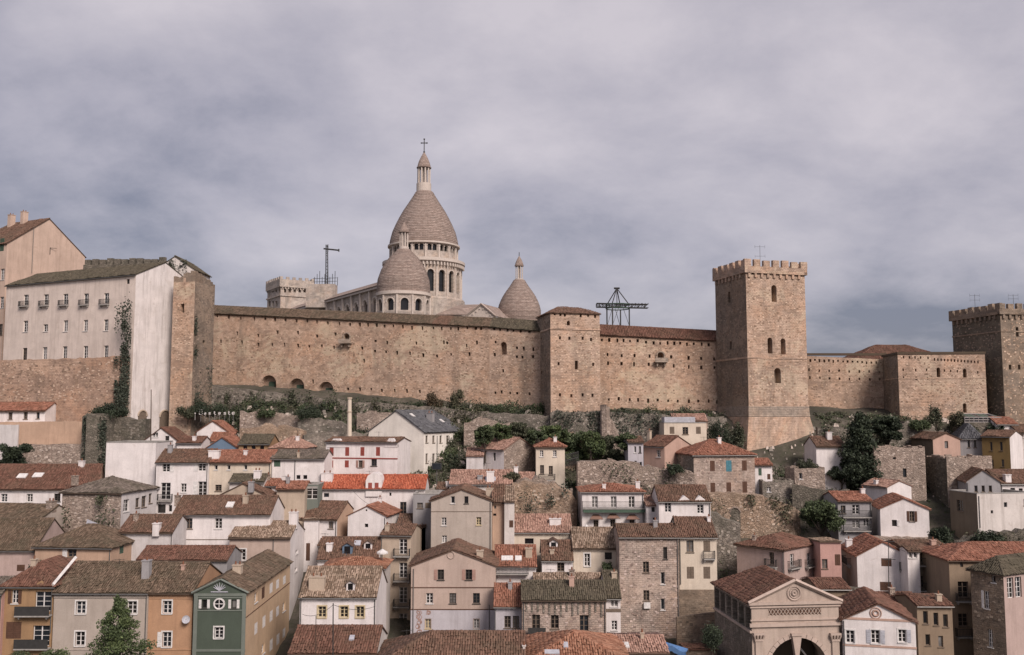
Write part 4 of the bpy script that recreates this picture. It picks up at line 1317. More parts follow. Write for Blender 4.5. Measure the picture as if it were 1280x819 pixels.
# ---------------------------------------------------------------- basilica
BSTONE = masonry((.47, .40, .35), (.56, .485, .425), (.50, .425, .375), .9, .42, pits=.35)
BTRIM = plain((.54, .465, .41), .9, 0, .2)
def dome_mat():
    m, nt, b = new_mat('scaled_stone'); n = N(nt)
    uv = n.coord('UV')
    br = nt.nodes.new('ShaderNodeTexBrick'); nt.links.new(uv, br.inputs['Vector'])
    br.inputs['Scale'].default_value = 1; br.inputs['Brick Width'].default_value = 1.1; br.inputs['Row Height'].default_value = .55
    br.inputs['Mortar Size'].default_value = .035
    br.inputs['Color1'].default_value = (.24, .175, .145, 1); br.inputs['Color2'].default_value = (.36, .275, .235, 1); br.inputs['Mortar'].default_value = (.13, .10, .085, 1)
    st = n.ramp(n.noise(n.mapping(uv, (.14, .5, 1)), 1, 7, .7), [(.45, 0), (.7, 1)])
    base = n.mix(n.math('MULTIPLY', st, .55), br.outputs['Color'], (.20, .16, .14))
    s2 = n.ramp(n.noise(uv, .6, 8, .75), [(.5, 0), (.66, 1)])
    base = n.mix(n.math('MULTIPLY', s2, .5), base, (.42, .345, .30))
    s3 = n.ramp(n.noise(n.mapping(uv, (.5, .06, 1), (4, 0, 0)), 1, 7, .7), [(.54, 0), (.7, 1)])
    base = n.mix(n.math('MULTIPLY', s3, .55), base, (.13, .105, .09))
    nt.links.new(base, b.inputs['Base Color']); b.inputs['Roughness'].default_value = .95
    n.bump(n.math('SUBTRACT', 0.5, br.outputs['Fac']), .5, .1, b)
    return m
DOME = dome_mat()
bas = empty('basilica', P(530, 470, 300), 'pale domed basilica with egg shaped domes behind the fortress wall', 'church')
def dome_profile(pts, Y, cpx, step=.6):
    """pts: (py, half width px); returns stepped profile from the bottom up"""
    k = Y / F
    pz = [(zat(py, Y, cpx), hw * k) for py, hw in pts][::-1]
    zs, rs = [p[0] for p in pz], [p[1] for p in pz]
    n = int((zs[-1] - zs[0]) / step)
    out = []
    for i in range(n):
        z0 = zs[0] + (zs[-1] - zs[0]) * i / n; z1 = zs[0] + (zs[-1] - zs[0]) * (i + 1) / n
        r0, r1 = float(np.interp(z0, zs, rs)), float(np.interp(z1, zs, rs))
        out += [(r0 + .13, z0), (r1 + .11, z1 - .1), (r1 - .02, z1 - .001)]
    return out
def lantern(parent, cpx, Y, tip, cone0, col1, base1, hw_cone, hw_col, cross=None, ncol=8):
    c = P(cpx, cone0, Y); k = Y / F
    z = lambda py: zat(py, Y, cpx)
    m = MB()
    pr = [(hw_cone * k * 1.12, z(cone0)), (hw_cone * k * 1.12, z(cone0) + .25)]
    n = 10
    for i in range(n + 1):
        t = i / n
        pr.append((hw_cone * k * (1 - t ** 1.5) + .05, z(cone0) + .25 + (z(tip) - z(cone0) - .25) * t))
    m.lathe((c.x, c.y), pr, 20); m.lathe((c.x, c.y), [(0.01, z(cone0)), (hw_cone * k * 1.12, z(cone0))], 20)
    L = m.build('lantern_roof', DOME, parent)
    m = MB(); m.lathe((c.x, c.y), [(hw_col * k * 1.15, z(base1) - .6), (hw_col * k * 1.15, z(col1)), (hw_col * k * .5, z(col1) + .02), (hw_col * k * .42, z(cone0))], 20)
    m.build('lantern_core', BTRIM, L)
    for i in range(ncol):
        th = 2 * math.pi * (i + .5) / ncol
        q = Vector((c.x + math.sin(th) * hw_col * k * .9, c.y - math.cos(th) * hw_col * k * .9, z(col1)))
        m = MB(); m.bar(q, q + Vector((0, 0, z(cone0) - z(col1))), hw_col * k * .13, 7); m.build('column', BTRIM, L)
    if cross:
        m = MB(); zt, z0 = z(cross), z(tip) - .4
        h = zt - z0
        m.bar((c.x, c.y, z0), (c.x, c.y, zt), .16, 6); m.bar((c.x - h * .19, c.y, z0 + h * .72), (c.x + h * .19, c.y, z0 + h * .72), .16, 6)
        for dx, dz in ((0, h), (h * .19, h * .72), (-h * .19, h * .72)): m.bar((c.x + dx - .25, c.y, z0 + dz), (c.x + dx + .25, c.y, z0 + dz), .22, 6)
        m.lathe((c.x, c.y), [(.05, z0), (.4, z0 + .35), (.05, z0 + .8)], 10)
        m.build('cross', IRON, L)
    return L
def drum(parent, cpx, Y, R, z0, z1, n, a0, wins, depth=.9, name='drum', trim=True):
    """n flat facets; wins: list of (fraction of the facet, width m, z0, z1)"""
    c = P(cpx, 300, Y); mb = MB(); obj_w = []; tm = MB()
    for i in range(n):
        t0 = a0 + 2 * math.pi * (i - .5) / n; t1 = a0 + 2 * math.pi * (i + .5) / n
        p0 = (c.x + R * math.sin(t0), c.y - R * math.cos(t0)); p1 = (c.x + R * math.sin(t1), c.y - R * math.cos(t1))
        fc = face2(p0, p1)
        hs = []
        for fr, w, za, zb_ in wins:
            u = fc.L * fr; hs.append((u - w / 2, u + w / 2, za, zb_, 'a', depth, False)); obj_w.append((fc, hs[-1]))
        wall_face(mb, fc, z0, [(0, z1), (fc.L, z1)], hs)
        if trim:
            for s in (0, ):
                fbox(tm, fc, -.22, .22, z0, z1 - .3, -.1, .28)
            for h in hs:
                ap = arch_pts(h[0] - .25, h[1] + .25, h[2], h[3] + .25)[2:]
                for p, q in zip(ap[:-1], ap[1:]): tm.bar(fc.pt(p[0], p[1], .05), fc.pt(q[0], q[1], .05), .2, 5, caps=False)
    d = mb.build(name, BSTONE, parent)
    if trim: tm.build('pilaster_trim', BTRIM, d, kind='stuff')
    for fc, h in obj_w:
        if fc.n[1] > .35: continue
        m = MB(); pts = arch_pts(*h[:4]); m.face([fc.pt(p[0], p[1], -depth) for p in pts])
        w_ = m.build('window', GLASS[0], d)
    return d
k3 = 300 / F
zm = lambda py: zat(py, 300, 530)
m = MB(); c = P(530, 300, 300)
m.lathe((c.x, c.y), dome_profile([(240, 10.5), (247, 14.6), (256, 20.5), (265, 26.5), (274, 31.5), (282, 35.5), (291, 39.5), (299, 41.6), (304, 42.8), (309.5, 43)], 300, 530), 64)
md = m.build('dome', DOME, bas)
lantern(md, 530, 300, 190, 210.5, 230, 240, 8.4, 8.2, cross=174, ncol=10)
m = MB(); m.lathe((c.x, c.y), [(40 * k3, zm(311)), (45.5 * k3, zm(310.5)), (45.5 * k3, zm(308.5)), (42 * k3, zm(308))], 64); m.build('cornice', BTRIM, bas)
Rg = 42.2 * k3
drum(bas, 530, 300, Rg, zm(329), zm(310), 16, math.radians(-3), [(.31, 1.35, zm(319.5), zm(311.5)), (.69, 1.35, zm(319.5), zm(311.5))], name='gallery')
m = MB(); m.lathe((c.x, c.y), [(42 * k3, zm(340)), (47.5 * k3, zm(338)), (49 * k3, zm(334.5)), (52 * k3, zm(333)), (52 * k3, zm(329.5)), (50 * k3, zm(329)), (42 * k3, zm(327.5))], 64); m.build('cornice', BTRIM, bas)
for i in range(72):
    th = 2 * math.pi * i / 72
    if math.cos(th) < -.2: continue
    q = Vector((math.sin(th), -math.cos(th), 0)); m = MB()
    p0 = Vector((c.x, c.y, zm(334.5))) + q * 49.5 * k3; t = Vector((q.y, -q.x, 0)) * .22
    m.hexa([p0 - t - q * .6 - Vector((0, 0, .9)), p0 - t + q * .5 - Vector((0, 0, .9)), p0 + t + q * .5 - Vector((0, 0, .9)), p0 + t - q * .6 - Vector((0, 0, .9)), p0 - t - q * .6, p0 - t + q * .5, p0 + t + q * .5, p0 + t - q * .6])
    m.build('bracket', BTRIM, bas)
drum(bas, 530, 300, 47.5 * k3, zm(379), zm(334), 20, math.radians(15.6), [(.5, 2.1, zm(369.5), zm(343.5))], name='drum')
m = MB(); m.lathe((c.x, c.y), [(52 * k3, zm(425)), (52 * k3, zm(378)), (50.5 * k3, zm(376)), (47 * k3, zm(375.5))], 48); m.build('base_ring', BSTONE, bas)
# small front dome
k2 = 282 / F; zs = lambda py: zat(py, 282, 505)
c2 = P(505, 300, 282); m = MB()
m.lathe((c2.x, c2.y), dome_profile([(312, 8), (317, 12), (322, 17.5), (330, 23.5), (338.5, 28), (350, 32), (359, 33), (367, 33)], 282, 505, .5), 56)
sd = m.build('dome', DOME, bas)
lantern(sd, 505, 282, 278, 291, 309, 313, 6.2, 5.6)
m = MB(); m.lathe((c2.x, c2.y), [(31 * k2, zs(373)), (34.5 * k2, zs(371)), (34.5 * k2, zs(367.5)), (32 * k2, zs(366.5))], 56); m.build('cornice', BTRIM, bas)
drum(bas, 505, 282, 33.3 * k2, zs(425), zs(371), 11, math.radians(9.5), [(.5, 2.3, zs(391), zs(376.5))], name='drum')
# right dome
k4 = 296 / F; c4 = P(649, 380, 296); m = MB()
m.lathe((c4.x, c4.y), dome_profile([(350, 6.6), (354, 9), (358.6, 12), (364, 16), (370, 20), (376, 23), (382, 25.4), (389, 27), (397, 26.6), (404, 25.5)], 296, 649, .5), 56)
rd = m.build('dome', DOME, bas)
lantern(rd, 649, 296, 320, 333, 349, 351, 5.2, 4.8)
m = MB(); z0 = zat(320, 296, 649); m.bar((c4.x, c4.y, z0 - .2), (c4.x, c4.y, z0 + 1.2), .12, 5); m.build('finial', IRON, rd)
m = MB(); m.lathe((c4.x, c4.y), [(26.5 * k4, zat(450, 296)), (26.5 * k4, zat(404, 296))], 40); m.build('drum', BSTONE, bas)
# nave
na, nb = P(487, 354, 284), P(352, 390.5, 372)
zn = na.z
fcn = face2((nb.x, nb.y), (na.x, na.y))
mb = MB(); tm = MB(); hs = []; L = fcn.L
nw = 12
for i in range(nw):
    u = L - 3.2 - i * 7.6
    if u < 3: break
    hs.append((u - 1.25, u + 1.25, zn - 10.2, zn - 4.0, 'a', .8, False))
wall_face(mb, fcn, zn - 24, [(0, zn), (L, zn)], hs)
nv = mb.build('nave_wall', BSTONE, bas)
for h in hs:
    m = MB(); m.face([fcn.pt(p[0], p[1], -.8) for p in arch_pts(*h[:4])]); m.build('window', GLASS[0], nv)
    ap = arch_pts(h[0] - .7, h[1] + .7, h[2], h[3] + .8)[2:]
    for p, q in zip(ap[:-1], ap[1:]): tm.bar(fcn.pt(p[0], p[1], .1), fcn.pt(q[0], q[1], .1), .36, 5, caps=False)
    fbox(tm, fcn, h[0] - 2.9, h[0] - 2.1, zn - 24, zn - .9, -.1, .7)
tm.build('arch_trim', BTRIM, nv, kind='stuff')
m = MB(); fbox(m, fcn, -.5, L + .5, zn - .9, zn, -.2, 1.0); m.build('cornice', BTRIM, nv)
m = MB()
q = [Vector(fcn.pt(-1, zn + .02, 1.3)), Vector(fcn.pt(L + 1, zn + .02, 1.3)), Vector(fcn.pt(L + 1, zn + 3.1, -5)), Vector(fcn.pt(-1, zn + 3.1, -5))]
slab(m, q, .3); slab(m, [Vector(fcn.pt(L + 1, zn + .02, -12)), Vector(fcn.pt(-1, zn + .02, -12)), q[3], q[2]], .3)
m.build('roof', DOME, bas)
# pediment end right of the main dome
def pediment_house():
    house_f = face2(*[(lambda v: (v.x, v.y))(P(580, 395, 283)), (lambda v: (v.x, v.y))(P(620, 395, 279))])
    fc = house_f; zl = zat(397, 283, 585); za = zat(380, 281, 602); L = fc.L
    m = MB(); m.face([fc.pt(0, zl - 10), fc.pt(L, zl - 10), fc.pt(L, zl), fc.pt(L * .55, za), fc.pt(0, zl)]); g = m.build('gable', BTRIM, bas)
    m = MB()
    for p0, p1 in (((0, zl), (L * .55, za)), ((L * .55, za), (L, zl))):
        m.bar(fc.pt(p0[0], p0[1], .2), fc.pt(p1[0], p1[1], .2), .3, 5)
    for i in range(9):
        t = (i + .5) / 9; u = L * t; zz = float(np.interp(t, [0, .55, 1], [zl, za, zl])) - .9
        fbox(m, fc, u - .18, u + .18, zz - .4, zz, 0, .25)
    m.build('gable_trim', BTRIM, g, kind='stuff')
    m = MB(); slab(m, [Vector(fc.pt(-.3, zl, -16)), Vector(fc.pt(-.3, zl, .5)), Vector(fc.pt(L * .55, za + .15, .5)), Vector(fc.pt(L * .55, za + .15, -16))], .25)
    slab(m, [Vector(fc.pt(L + .3, zl, .5)), Vector(fc.pt(L + .3, zl, -16)), Vector(fc.pt(L * .55, za + .15, -16)), Vector(fc.pt(L * .55, za + .15, .5))], .25)
    m.build('roof', DOME, bas)
pediment_house()
m = MB(); q0 = P(548, 391, 285)
slab(m, [P(545, 393, 284), P(596, 393, 284), P(603, 380.5, 290), P(575, 381, 294)], .3); m.build('roof', DOME, bas)
# far crenellated bell tower
rt, fst, zet, fpt = tower('bell_tower', 'pale crenellated square tower far behind the left part of the fortress wall', 351, 391, 357, 366, 17, 'L', 334.5,
    [('F', 356 + 6.2 * i, 363, 3.2, 5.5, 'a') for i in range(6)] + [('L', 337 + 4.2 * i, 380, 2.2, 7, 'r') for i in range(4)] + [('L', 337 + 4.2 * i, 363.5, 2, 4.5, 'a') for i in range(4)], BSTONE, base=45, bands=((369, .6, .4),), merlon=(1.3, 1.0, 1.1, .6, 2.6))
# antenna mast platform
mp = empty('antenna_mast', P(408, 356, 330), 'dark lattice mast with a short sideways arm on a railed platform', 'antenna')
m = MB(); b0, b1 = P(384, 366, 330), P(420, 354, 330); m.box(b0.x, b1.x, 328, 333, zat(385, 330), zat(356, 330)); m.build('platform', BSTONE, mp)
m = MB(); a0, a1 = P(408.5, 356, 330), P(408.5, 306, 330)
for dx, dy in ((-.4, -.4), (.4, -.4), (.4, .4), (-.4, .4)): m.bar(a0 + Vector((dx, dy, 0)), a1 + Vector((dx * .7, dy * .7, 0)), .12, 5)
for i in range(12):
    z0 = a0.z + (a1.z - a0.z) * i / 12; z1 = a0.z + (a1.z - a0.z) * (i + 1) / 12; s = 1 if i % 2 else -1
    m.bar((a0.x - .4 * s, a0.y - .4, z0), (a0.x + .4 * s, a0.y - .4, z1), .08, 4); m.bar((a0.x - .4, a0.y - .4 * s, z0), (a0.x - .4, a0.y + .4 * s, z1), .08, 4)
m.build('mast', IRON, mp)
m = MB(); e0, e1 = P(404.5, 311, 330), P(423.5, 313, 330); m.bar(e0, e1, .3, 5); m.bar(P(410, 307, 330), P(410, 313, 330), .15, 4); m.bar(e1 + Vector((0, 0, -.5)), e1 + Vector((0, 0, .5)), .25, 5); m.build('arm', IRON, mp)
m = MB()
for i in range(10):
    q = P(393 + 3.2 * i, 357, 330); h = (1.6 + (i % 3) * 1.1); m.bar(q, q + Vector((0, 0, h + 1.5)), .1, 4)
for dz in (1.0, 2.2): m.bar(P(391, 356, 330) + Vector((0, 0, dz)), P(421, 355, 330) + Vector((0, 0, dz)), .08, 4)
m.build('railing', IRON, mp)
# lattice crane
cr = empty('lattice_crane', P(772, 408, 225), 'dark steel lattice crane with a horizontal jib above the fortress wall', 'crane')
Yc = 225
leg = MB(); tw = [P(759, 425, Yc), P(787, 425, Yc), P(776, 425, Yc + 5), P(766, 425, Yc - 4)]; ztop = zat(384, Yc); zpk = zat(360.5, Yc)
for p in tw: leg.bar((p.x, p.y, p.z), (p.x, p.y, ztop), .17, 5)
for i in range(4):
    a, b = tw[i], tw[(i + 2) % 4]; leg.bar((a.x, a.y, zat(408, Yc)), ((a.x * .6 + b.x * .4), (a.y * .6 + b.y * .4), ztop), .07, 4)
leg.build('leg', IRON, cr)
pk = MB(); top = Vector((P(771, 360, Yc).x, Yc, zpk))
for p in tw: pk.bar((p.x, p.y, zat(381, Yc)), top, .13, 5)
pk.bar((top.x, Yc, zat(384, Yc)), top, .1, 5); pk.bar((top.x - .7, Yc, zpk), (top.x + .7, Yc, zpk), .25, 5)
pk.build('apex_frame', IRON, cr)
jb = MB(); xa, xb = P(745.5, 380, Yc).x, P(810, 383, Yc).x; z0, z1 = zat(384, Yc), zat(379.5, Yc)
for y in (Yc - .8, Yc + .8):
    for z in (z0, z1): jb.bar((xa, y, z), (xb, y, z - .25), .1, 4)
    n = 16
    for i in range(n):
        x0, x1 = xa + (xb - xa) * i / n, xa + (xb - xa) * (i + 1) / n
        jb.bar((x0, y, z0 if i % 2 else z1), (x1, y, z1 if i % 2 else z0), .07, 4); jb.bar((x0, y, z0), (x0, y, z1), .07, 4)
jb.build('jib', IRON, cr)
cc = P(772, 386, Yc)
for zz in (zat(386, Yc), zat(381, Yc)):
    rg = MB()
    for i in range(16):
        t0, t1 = 2 * math.pi * i / 16, 2 * math.pi * (i + 1) / 16
        rg.bar((cc.x + 2.9 * math.cos(t0), Yc + 2.9 * math.sin(t0), zz), (cc.x + 2.9 * math.cos(t1), Yc + 2.9 * math.sin(t1), zz), .13, 4)
    rg.build('slewing_ring', PAINT['e'], cr)
# ---------------------------------------------------------------- the town
def relief(info, px, py, f='F'): return info['faces'][f].hit(px, py)
# ---- bottom row, left
def ex_ochre(i):
    fc = i['faces']['F']; m = MB()
    u0, z0 = fc.hit(36, 736); u1, _ = fc.hit(67, 736); u1 = min(u1, fc.L)
    _, zt = fc.hit(52, 726)
    p = [fc.pt(u0, z0, .12), fc.pt(u1, z0, .12), fc.pt((u0 + u1) / 2, zt, .12)]; q = [fc.pt(u0, z0, -.1), fc.pt(u1, z0, -.1), fc.pt((u0 + u1) / 2, zt, -.1)]
    m.face(p); m.face([p[0], p[2], q[2], q[0]]); m.face([p[2], p[1], q[1], q[2]]); m.face([p[1], p[0], q[0], q[1]]); m.build('pediment', WALL['ochre'], i['root'])
    m = MB(); G = i['G']; h = i['zr'] - i['ze']
    a, b = G(i['W'] + .05, -.3, i['ze'] + .05), G(i['W'] + .05, i['D'] / 2, i['zr'] + .2); m.bar(a, b, .2, 4); m.build('verge', PAINT['h'], i['root'])
house('house', 'ochre house with brown shutters and two iron balconies at the lower left edge', 4, 67, 731, 100, 'hip', 699, wall='ochre', tile='deep', hip='L',
      win='F18.7,746,8,17,w<>n F54,752,20,25,f F17,788,19,21,b F51.5,795,21,26,f', bal='F45.5,768,43,.8,s F46,809,42,.8,s', extra=ex_ochre)
house('house', 'pink walled house cut off by the left edge beside the ochre house', -60, 3, 741, 99.5, 'x', 722, wall='pink', tile='grey')
def ex_grey(i):
    m = MB(); fc = i['faces']['F']; _, z = fc.hit(120, 746); fbox(m, fc, 0, fc.L, z - .1, z + .12, 0, .1); m.build('cornice', WALL['greybeige'], i['root'])
house('house', 'long grey plastered house with mossy tiled roof behind the conical tree', 68, 185, 740, 100, 'x', 703, wall='greybeige', tile='moss', hip='', win='F101,759.5,12,16,w* F165,759.5,12,16,w* F100,798.5,12,18,w*',
      band='F812,greybeige,.15', extra=ex_grey, chim='183,722,9,20,grey', pipe='F183.5,745,819')
def ex_dish(i):
    fc = i['faces']['F']; u, z = fc.hit(237, 773); u = min(u, fc.L - .45); m = MB()
    c = Vector(fc.pt(u, z, .55)); ax = (Vector(fc.pt(u, z, 1.5)) - c).normalized(); ax = (ax + Vector((.3, 0, .25))).normalized()
    t = ax.cross(Vector((0, 0, 1))).normalized(); w = t.cross(ax)
    R = [[c + (t * math.cos(a) + w * math.sin(a)) * r - ax * d for a in [2 * math.pi * k / 14 for k in range(14)]] for r, d in ((.42, 0), (.28, .08), (.01, .12))]
    for A_, B_ in zip(R[:-1], R[1:]):
        for k in range(14): m.face([A_[k], A_[(k + 1) % 14], B_[(k + 1) % 14], B_[k]])
    d = m.build('satellite_dish', PAINT['l'], i['root']); m = MB(); m.bar(fc.pt(u, z - .2, 0), c - ax * .1, .04, 5); m.build('bracket', METAL, d)
house('house', 'orange plastered house with a satellite dish between the grey house and the green gable', 185.5, 241, 740, 100.3, 'x', 704, wall='orange', tile='moss',
      win='F209,759,11,16,w* F208.5,799.5,11,19,w*<h', band='F747,orange,.25 F812,orange,.15', extra=ex_dish)
def ex_green(i):
    r = i['root']; fc = i['faces']['F']
    u, z = fc.hit(274.5, 737); m = MB()
    for k in range(-3, 4):
        a = k * .36; L = .95 - abs(k) * .07; m.bar(fc.pt(u, z - .1, .05), fc.pt(u + math.sin(a) * L, z + math.cos(a) * L * .75, .06), .075, 5, .03)
    m.bar(fc.pt(u - .9, z - .25, .05), fc.pt(u + .9, z - .25, .05), .06, 5); m.build('palmette', PAINT['l'], r)
    u, z = fc.hit(274, 755); m = MB(); R = .54
    for k in range(20):
        a, b = 2 * math.pi * k / 20, 2 * math.pi * (k + 1) / 20
        m.bar(fc.pt(u + R * math.cos(a), z + R * math.sin(a), .04), fc.pt(u + R * math.cos(b), z + R * math.sin(b), .04), .1, 5, caps=False)
    for a in (0, math.pi / 2): m.bar(fc.pt(u - .5 * math.cos(a), z - .5 * math.sin(a), .05), fc.pt(u + .5 * math.cos(a), z + .5 * math.sin(a), .05), .045, 4)
    w = m.build('round_window', PAINT['h'], r); m = MB(); m.face([fc.pt(u + .52 * math.cos(2 * math.pi * k / 20), z + .52 * math.sin(2 * math.pi * k / 20), .012) for k in range(20)]); m.build('pane', GLASS[0], w)
    m = MB()
    for s in (-1, 1): m.bar(fc.pt(fc.L / 2 + s * (fc.L / 2 + .25), i['ze'] - .05, .12), fc.pt(fc.L / 2, i['zr'] - .05, .12), .14, 4)
    m.build('pediment_trim', WALL['greytrim'], r)
    for u in (.2, fc.L - .2):
        m = MB(); fbox(m, fc, u - .2, u + .2, i['zb'], i['ze'] - .3, .0, .09); m.build('pilaster', WALL['greytrim'], r)
    m = MB(); _, za = fc.hit(274, 747); _, zb = fc.hit(274, 763)
    for z in (za, zb): fbox(m, fc, .4, fc.L - .4, z - .06, z + .06, -.01, .06)
    m.build('moulding', WALL['greytrim'], r, kind='stuff')
house('house', 'dark green gabled house front with a round window and white palmette ornament', 243, 308, 740.5, 99.6, 'y', 723.5, D=20, side=('R', 362), wall='green', wallR='yellow', tile='moss',
      win='F255.5,755,6.5,11,d<> F292.5,755,6.5,11,d<> F273.5,791,11,14,w* ' + ' '.join(f'R{x},{y},3.6,{h},{s}' for x, y, h, s in
      [(320, 747, 12, 'w'), (329, 741, 14, 'b'), (339, 735, 12, 'q'), (347, 730, 11, 'q'), (355.5, 725, 10, 'q'), (320, 785.5, 14, 'q'), (330, 777, 14, 'q'), (339, 770, 13, 'q'), (347, 764, 12, 'q'), (355, 758.5, 11, 'w'),
       (339, 806, 14, 'q'), (347.5, 799, 13, 'q'), (355, 791, 11, 'q'), (329, 811, 12, 'w')]),
      band='F743.5,greytrim,.28 F813,greytrim,.25 R797,n,.06', chim='297,716,10,9,sand', extra=ex_green)
house('house', 'small low house with clay roof at the bottom edge between the two gables', 362, 470, 815, 88, 'x', 783, wall='oldwhite', tile='deep', sky='440,799,6,4')
# ---- second row left
A5 = house('house', 'tall pinkish house with flower boxes under its single upper window behind the green gable', 287, 363, 671.5, 121.5, 'x', 652, D=8, side=('R', 380), wall='pinkbeige', wallR='white', tile='tan',
      win='F302,693.5,10,14,w* R371,690,3,5,w R370,712,3,5,w', pipe='F342,672,705', chim='367,655,10,14,white')
house('house', 'white firewall building with a bricked patch rising right of the tall pinkish house', 380, 398, 650, 130, 'shed', 646, D=9, wall='white', tile='tan', win='F385,690,5,22,b')
house('house', 'white house with curly weathered tiles and three yellow framed windows', 375, 470, 745, 103, 'x', 709, side=('R', 483), D=8.5, wall='white', tile='tan', win='F402.5,765,10,14,y* F430,765,10,14,y* F450,765,10,14,y*',
      dorm='438,734,10,10', chim='396.5,736,19,14,sand', pipe='F376.5,748,815 F469.5,748,810', band='F783,oldwhite,.3')
house('house', 'low house with bright clay roof and white ridge gable behind the curly tiled roof', 404, 480, 710, 113.5, 'hip', 697, D=6, wall='oldwhite', tile='orange')
house('house', 'brown roofed house with a blue dormer in the middle left of the town', 397, 472, 698, 120, 'x', 672, D=6.5, wall='white', tile='brown', dorm='434,688,12,11,bluewall 460,683,10,8,white', chim='412,688,7,8,white', sky='447,680,8,4')
def ex_parasol(i): pass
house('apartment_building', 'narrow cream apartment block with four stacked balconies and french doors', 476, 514, 669, 122, 'x', 656, D=7, side=('R', 527), wall='sand', tile='brown',
      win='F504,683.5,10,19,f F504,713,10,19,f F504,744,10,20,f F504,777,10,20,f', bal='F503,694.5,20,.8 F503,725.5,20,.8 F503,757.5,20,.8', base=8, chim='484,664,5,7,sand')
house('house', 'old brown roof tucked between the narrow balcony block and the big beige gable', 497, 532, 657, 131, 'x', 643, D=6, wall='sand', tile='brown', chim='520,648,6,7,sand')
def ex_beige(i):
    fc = i['faces']['F']; r = i['root']; u, z = fc.hit(563.5, 694); m = MB()
    for k in range(14):
        a, b = 2 * math.pi * k / 14, 2 * math.pi * (k + 1) / 14
        m.bar(fc.pt(u + .42 * math.cos(a), z + .42 * math.sin(a), .02), fc.pt(u + .42 * math.cos(b), z + .42 * math.sin(b), .02), .09, 4, caps=False)
    m.build('medallion', WALL['pinkbeige'], r)
    m = MB(); u0, z0 = fc.hit(513, 762.5); _, z1 = fc.hit(513, 800); fbox(m, fc, .03, fc.L - .03, i['zb'], z0, .01, .05); low = None
    hs = [i2 for i2 in ((535, 780, 8, 13), (595.5, 780, 8, 13))]
    m = MB(); holes = []
    for px, py, pw, ph in hs:
        a, _ = fc.hit(px - pw / 2, py); b, _ = fc.hit(px + pw / 2, py); _, za = fc.hit(px, py + ph / 2); _, zc = fc.hit(px, py - ph / 2); holes.append((a - .03, b + .03, za - .12, zc + .03, 'r', .04, False))
    f2 = Face(fc.pt(0, 0, .04)[:2], fc.d, fc.L); wall_face(m, f2, i['zb'], [(0, z0), (fc.L, z0)], holes); m.build('lower_wall', WALL['lilac'], r)
    m = MB(); rr = random.Random(3)                      # faded pink painted letters on the lower wall
    for px, py in ((523.5, 766), (523.5, 772), (523.5, 778), (523.5, 784), (523.5, 790), (536, 766)):
        u, z = f2.hit(px, py)
        for k in range(5):
            a0 = rr.uniform(0, 6.28); c = (u + rr.uniform(-.12, .12), z + rr.uniform(-.1, .1)); R = rr.uniform(.12, .28); pr = None
            for j in range(7):
                a = a0 + j * .62; q = (c[0] + R * math.cos(a), c[1] + R * 1.0 * math.sin(a))
                if pr: m.bar(f2.pt(*pr, .004), f2.pt(*q, .004), .035, 4, caps=False)
                pr = q
    m.build('graffiti', PAINT['p'], r, kind='stuff')
house('house', 'large beige gabled house with pink shutters and faded pink graffiti on its white base', 514, 619.5, 707.5, 114, 'y', 687.5, D=9.5, wall='pinkbeige', tile='brown',
      win='F551,718.5,8,13,d<p F586,718.5,8,13,d<>p F537,748,8.5,13,w F566,748,8.5,13,w F595.5,748,8.5,13,w F535,780,7,12,w F595.5,780,7,12,w', band='F734.5,n,.1 F762,n,.12', pipe='F517,711,800 F611.5,756,800', extra=ex_beige,
      chim='600,697,8,8,sand')
# ---- bottom centre roofs
house('house', 'very broad brown hipped roof at the bottom edge centre in front of the beige gable', 468, 656, 834, 84, 'hip', 790, wall='oldwhite', tile='brown', hip='L', chim='655,812,3,4,oldwhite')
house('house', 'pyramid clay roof with two small roof windows at the bottom edge right of centre', 658, 786, 829, 86, 'hip', 790, D=10, wall='rose', tile='orange', sky='707,808,6,5 690,817,18,4')
house('house', 'low terracotta lean-to with a pale roof panel at the bottom edge', 766, 835, 815, 92, 'x', 795, D=7, wall='salmon', tile='pinky', sky='779,808,14,6,h')
house('house', 'white rendered house with two brown windows squeezed between the beige gable and the stone house', 618, 652, 757, 109, 'x', 730, D=7, wall='lilac', tile='red', win='F634.5,777.5,8,15,k F645,777.5,8,15,k', pipe='F619,760,795')
def ex_stone13(i):
    m = MB(); fc = i['faces']['F']
    for k in range(14):
        u = .5 + k * (fc.L - 1) / 13; fbox(m, fc, u - .1, u + .1, i['ze'] - 1.2 - random.uniform(0, .8), i['ze'] - .15, -.02, .1)
    m.build('corbel', WALL['greyrubble'], i['root'], kind='stuff')
house('stone_house', 'pinkish rubble stone house with dark green eaves and brown french windows in the lower centre', 652.5, 757, 749, 107, 'x', 726.5, wall='pinkstone', tile='olive',
      win='F670,778,10,19,k F693.5,777.5,10,17,k F730,779,11,20,k', bal='F671,794,22,.7,s', pipe='F654.5,750,800 F756,752,800', chim='714.5,733,6,11,salmon', extra=ex_stone13)
house('house', 'narrow strip of old reddish roof behind the olive roof of the pinkish stone house', 668, 758, 731, 114.5, 'x', 717, D=5, wall='oldwhite', tile='tan')
house('house', 'dark roofed shed with a small white window bay between two stone buildings', 757.5, 775.5, 746.5, 110, 'x', 714, D=8, wall='white', tile='olive', win='F768,754.5,9,8,w F768,782,7,12,w', band='F763,a,.35', base=14)
def ex_terr(i):
    fc = i['faces']['F']; _, z = fc.hit(640, 716); add_balcony(i['root'], fc, fc.L * .42, z, fc.L * .8, .9)
house('house', 'white house with a columned roof terrace and red roof in the centre of the town', 619, 670, 707.5, 118.5, 'x', 682, D=7.5, wall='white', tile='red', sky='634,699,14,4,h 648,699,8,4,h', extra=ex_terr, chim='661,696,8,10,sand')
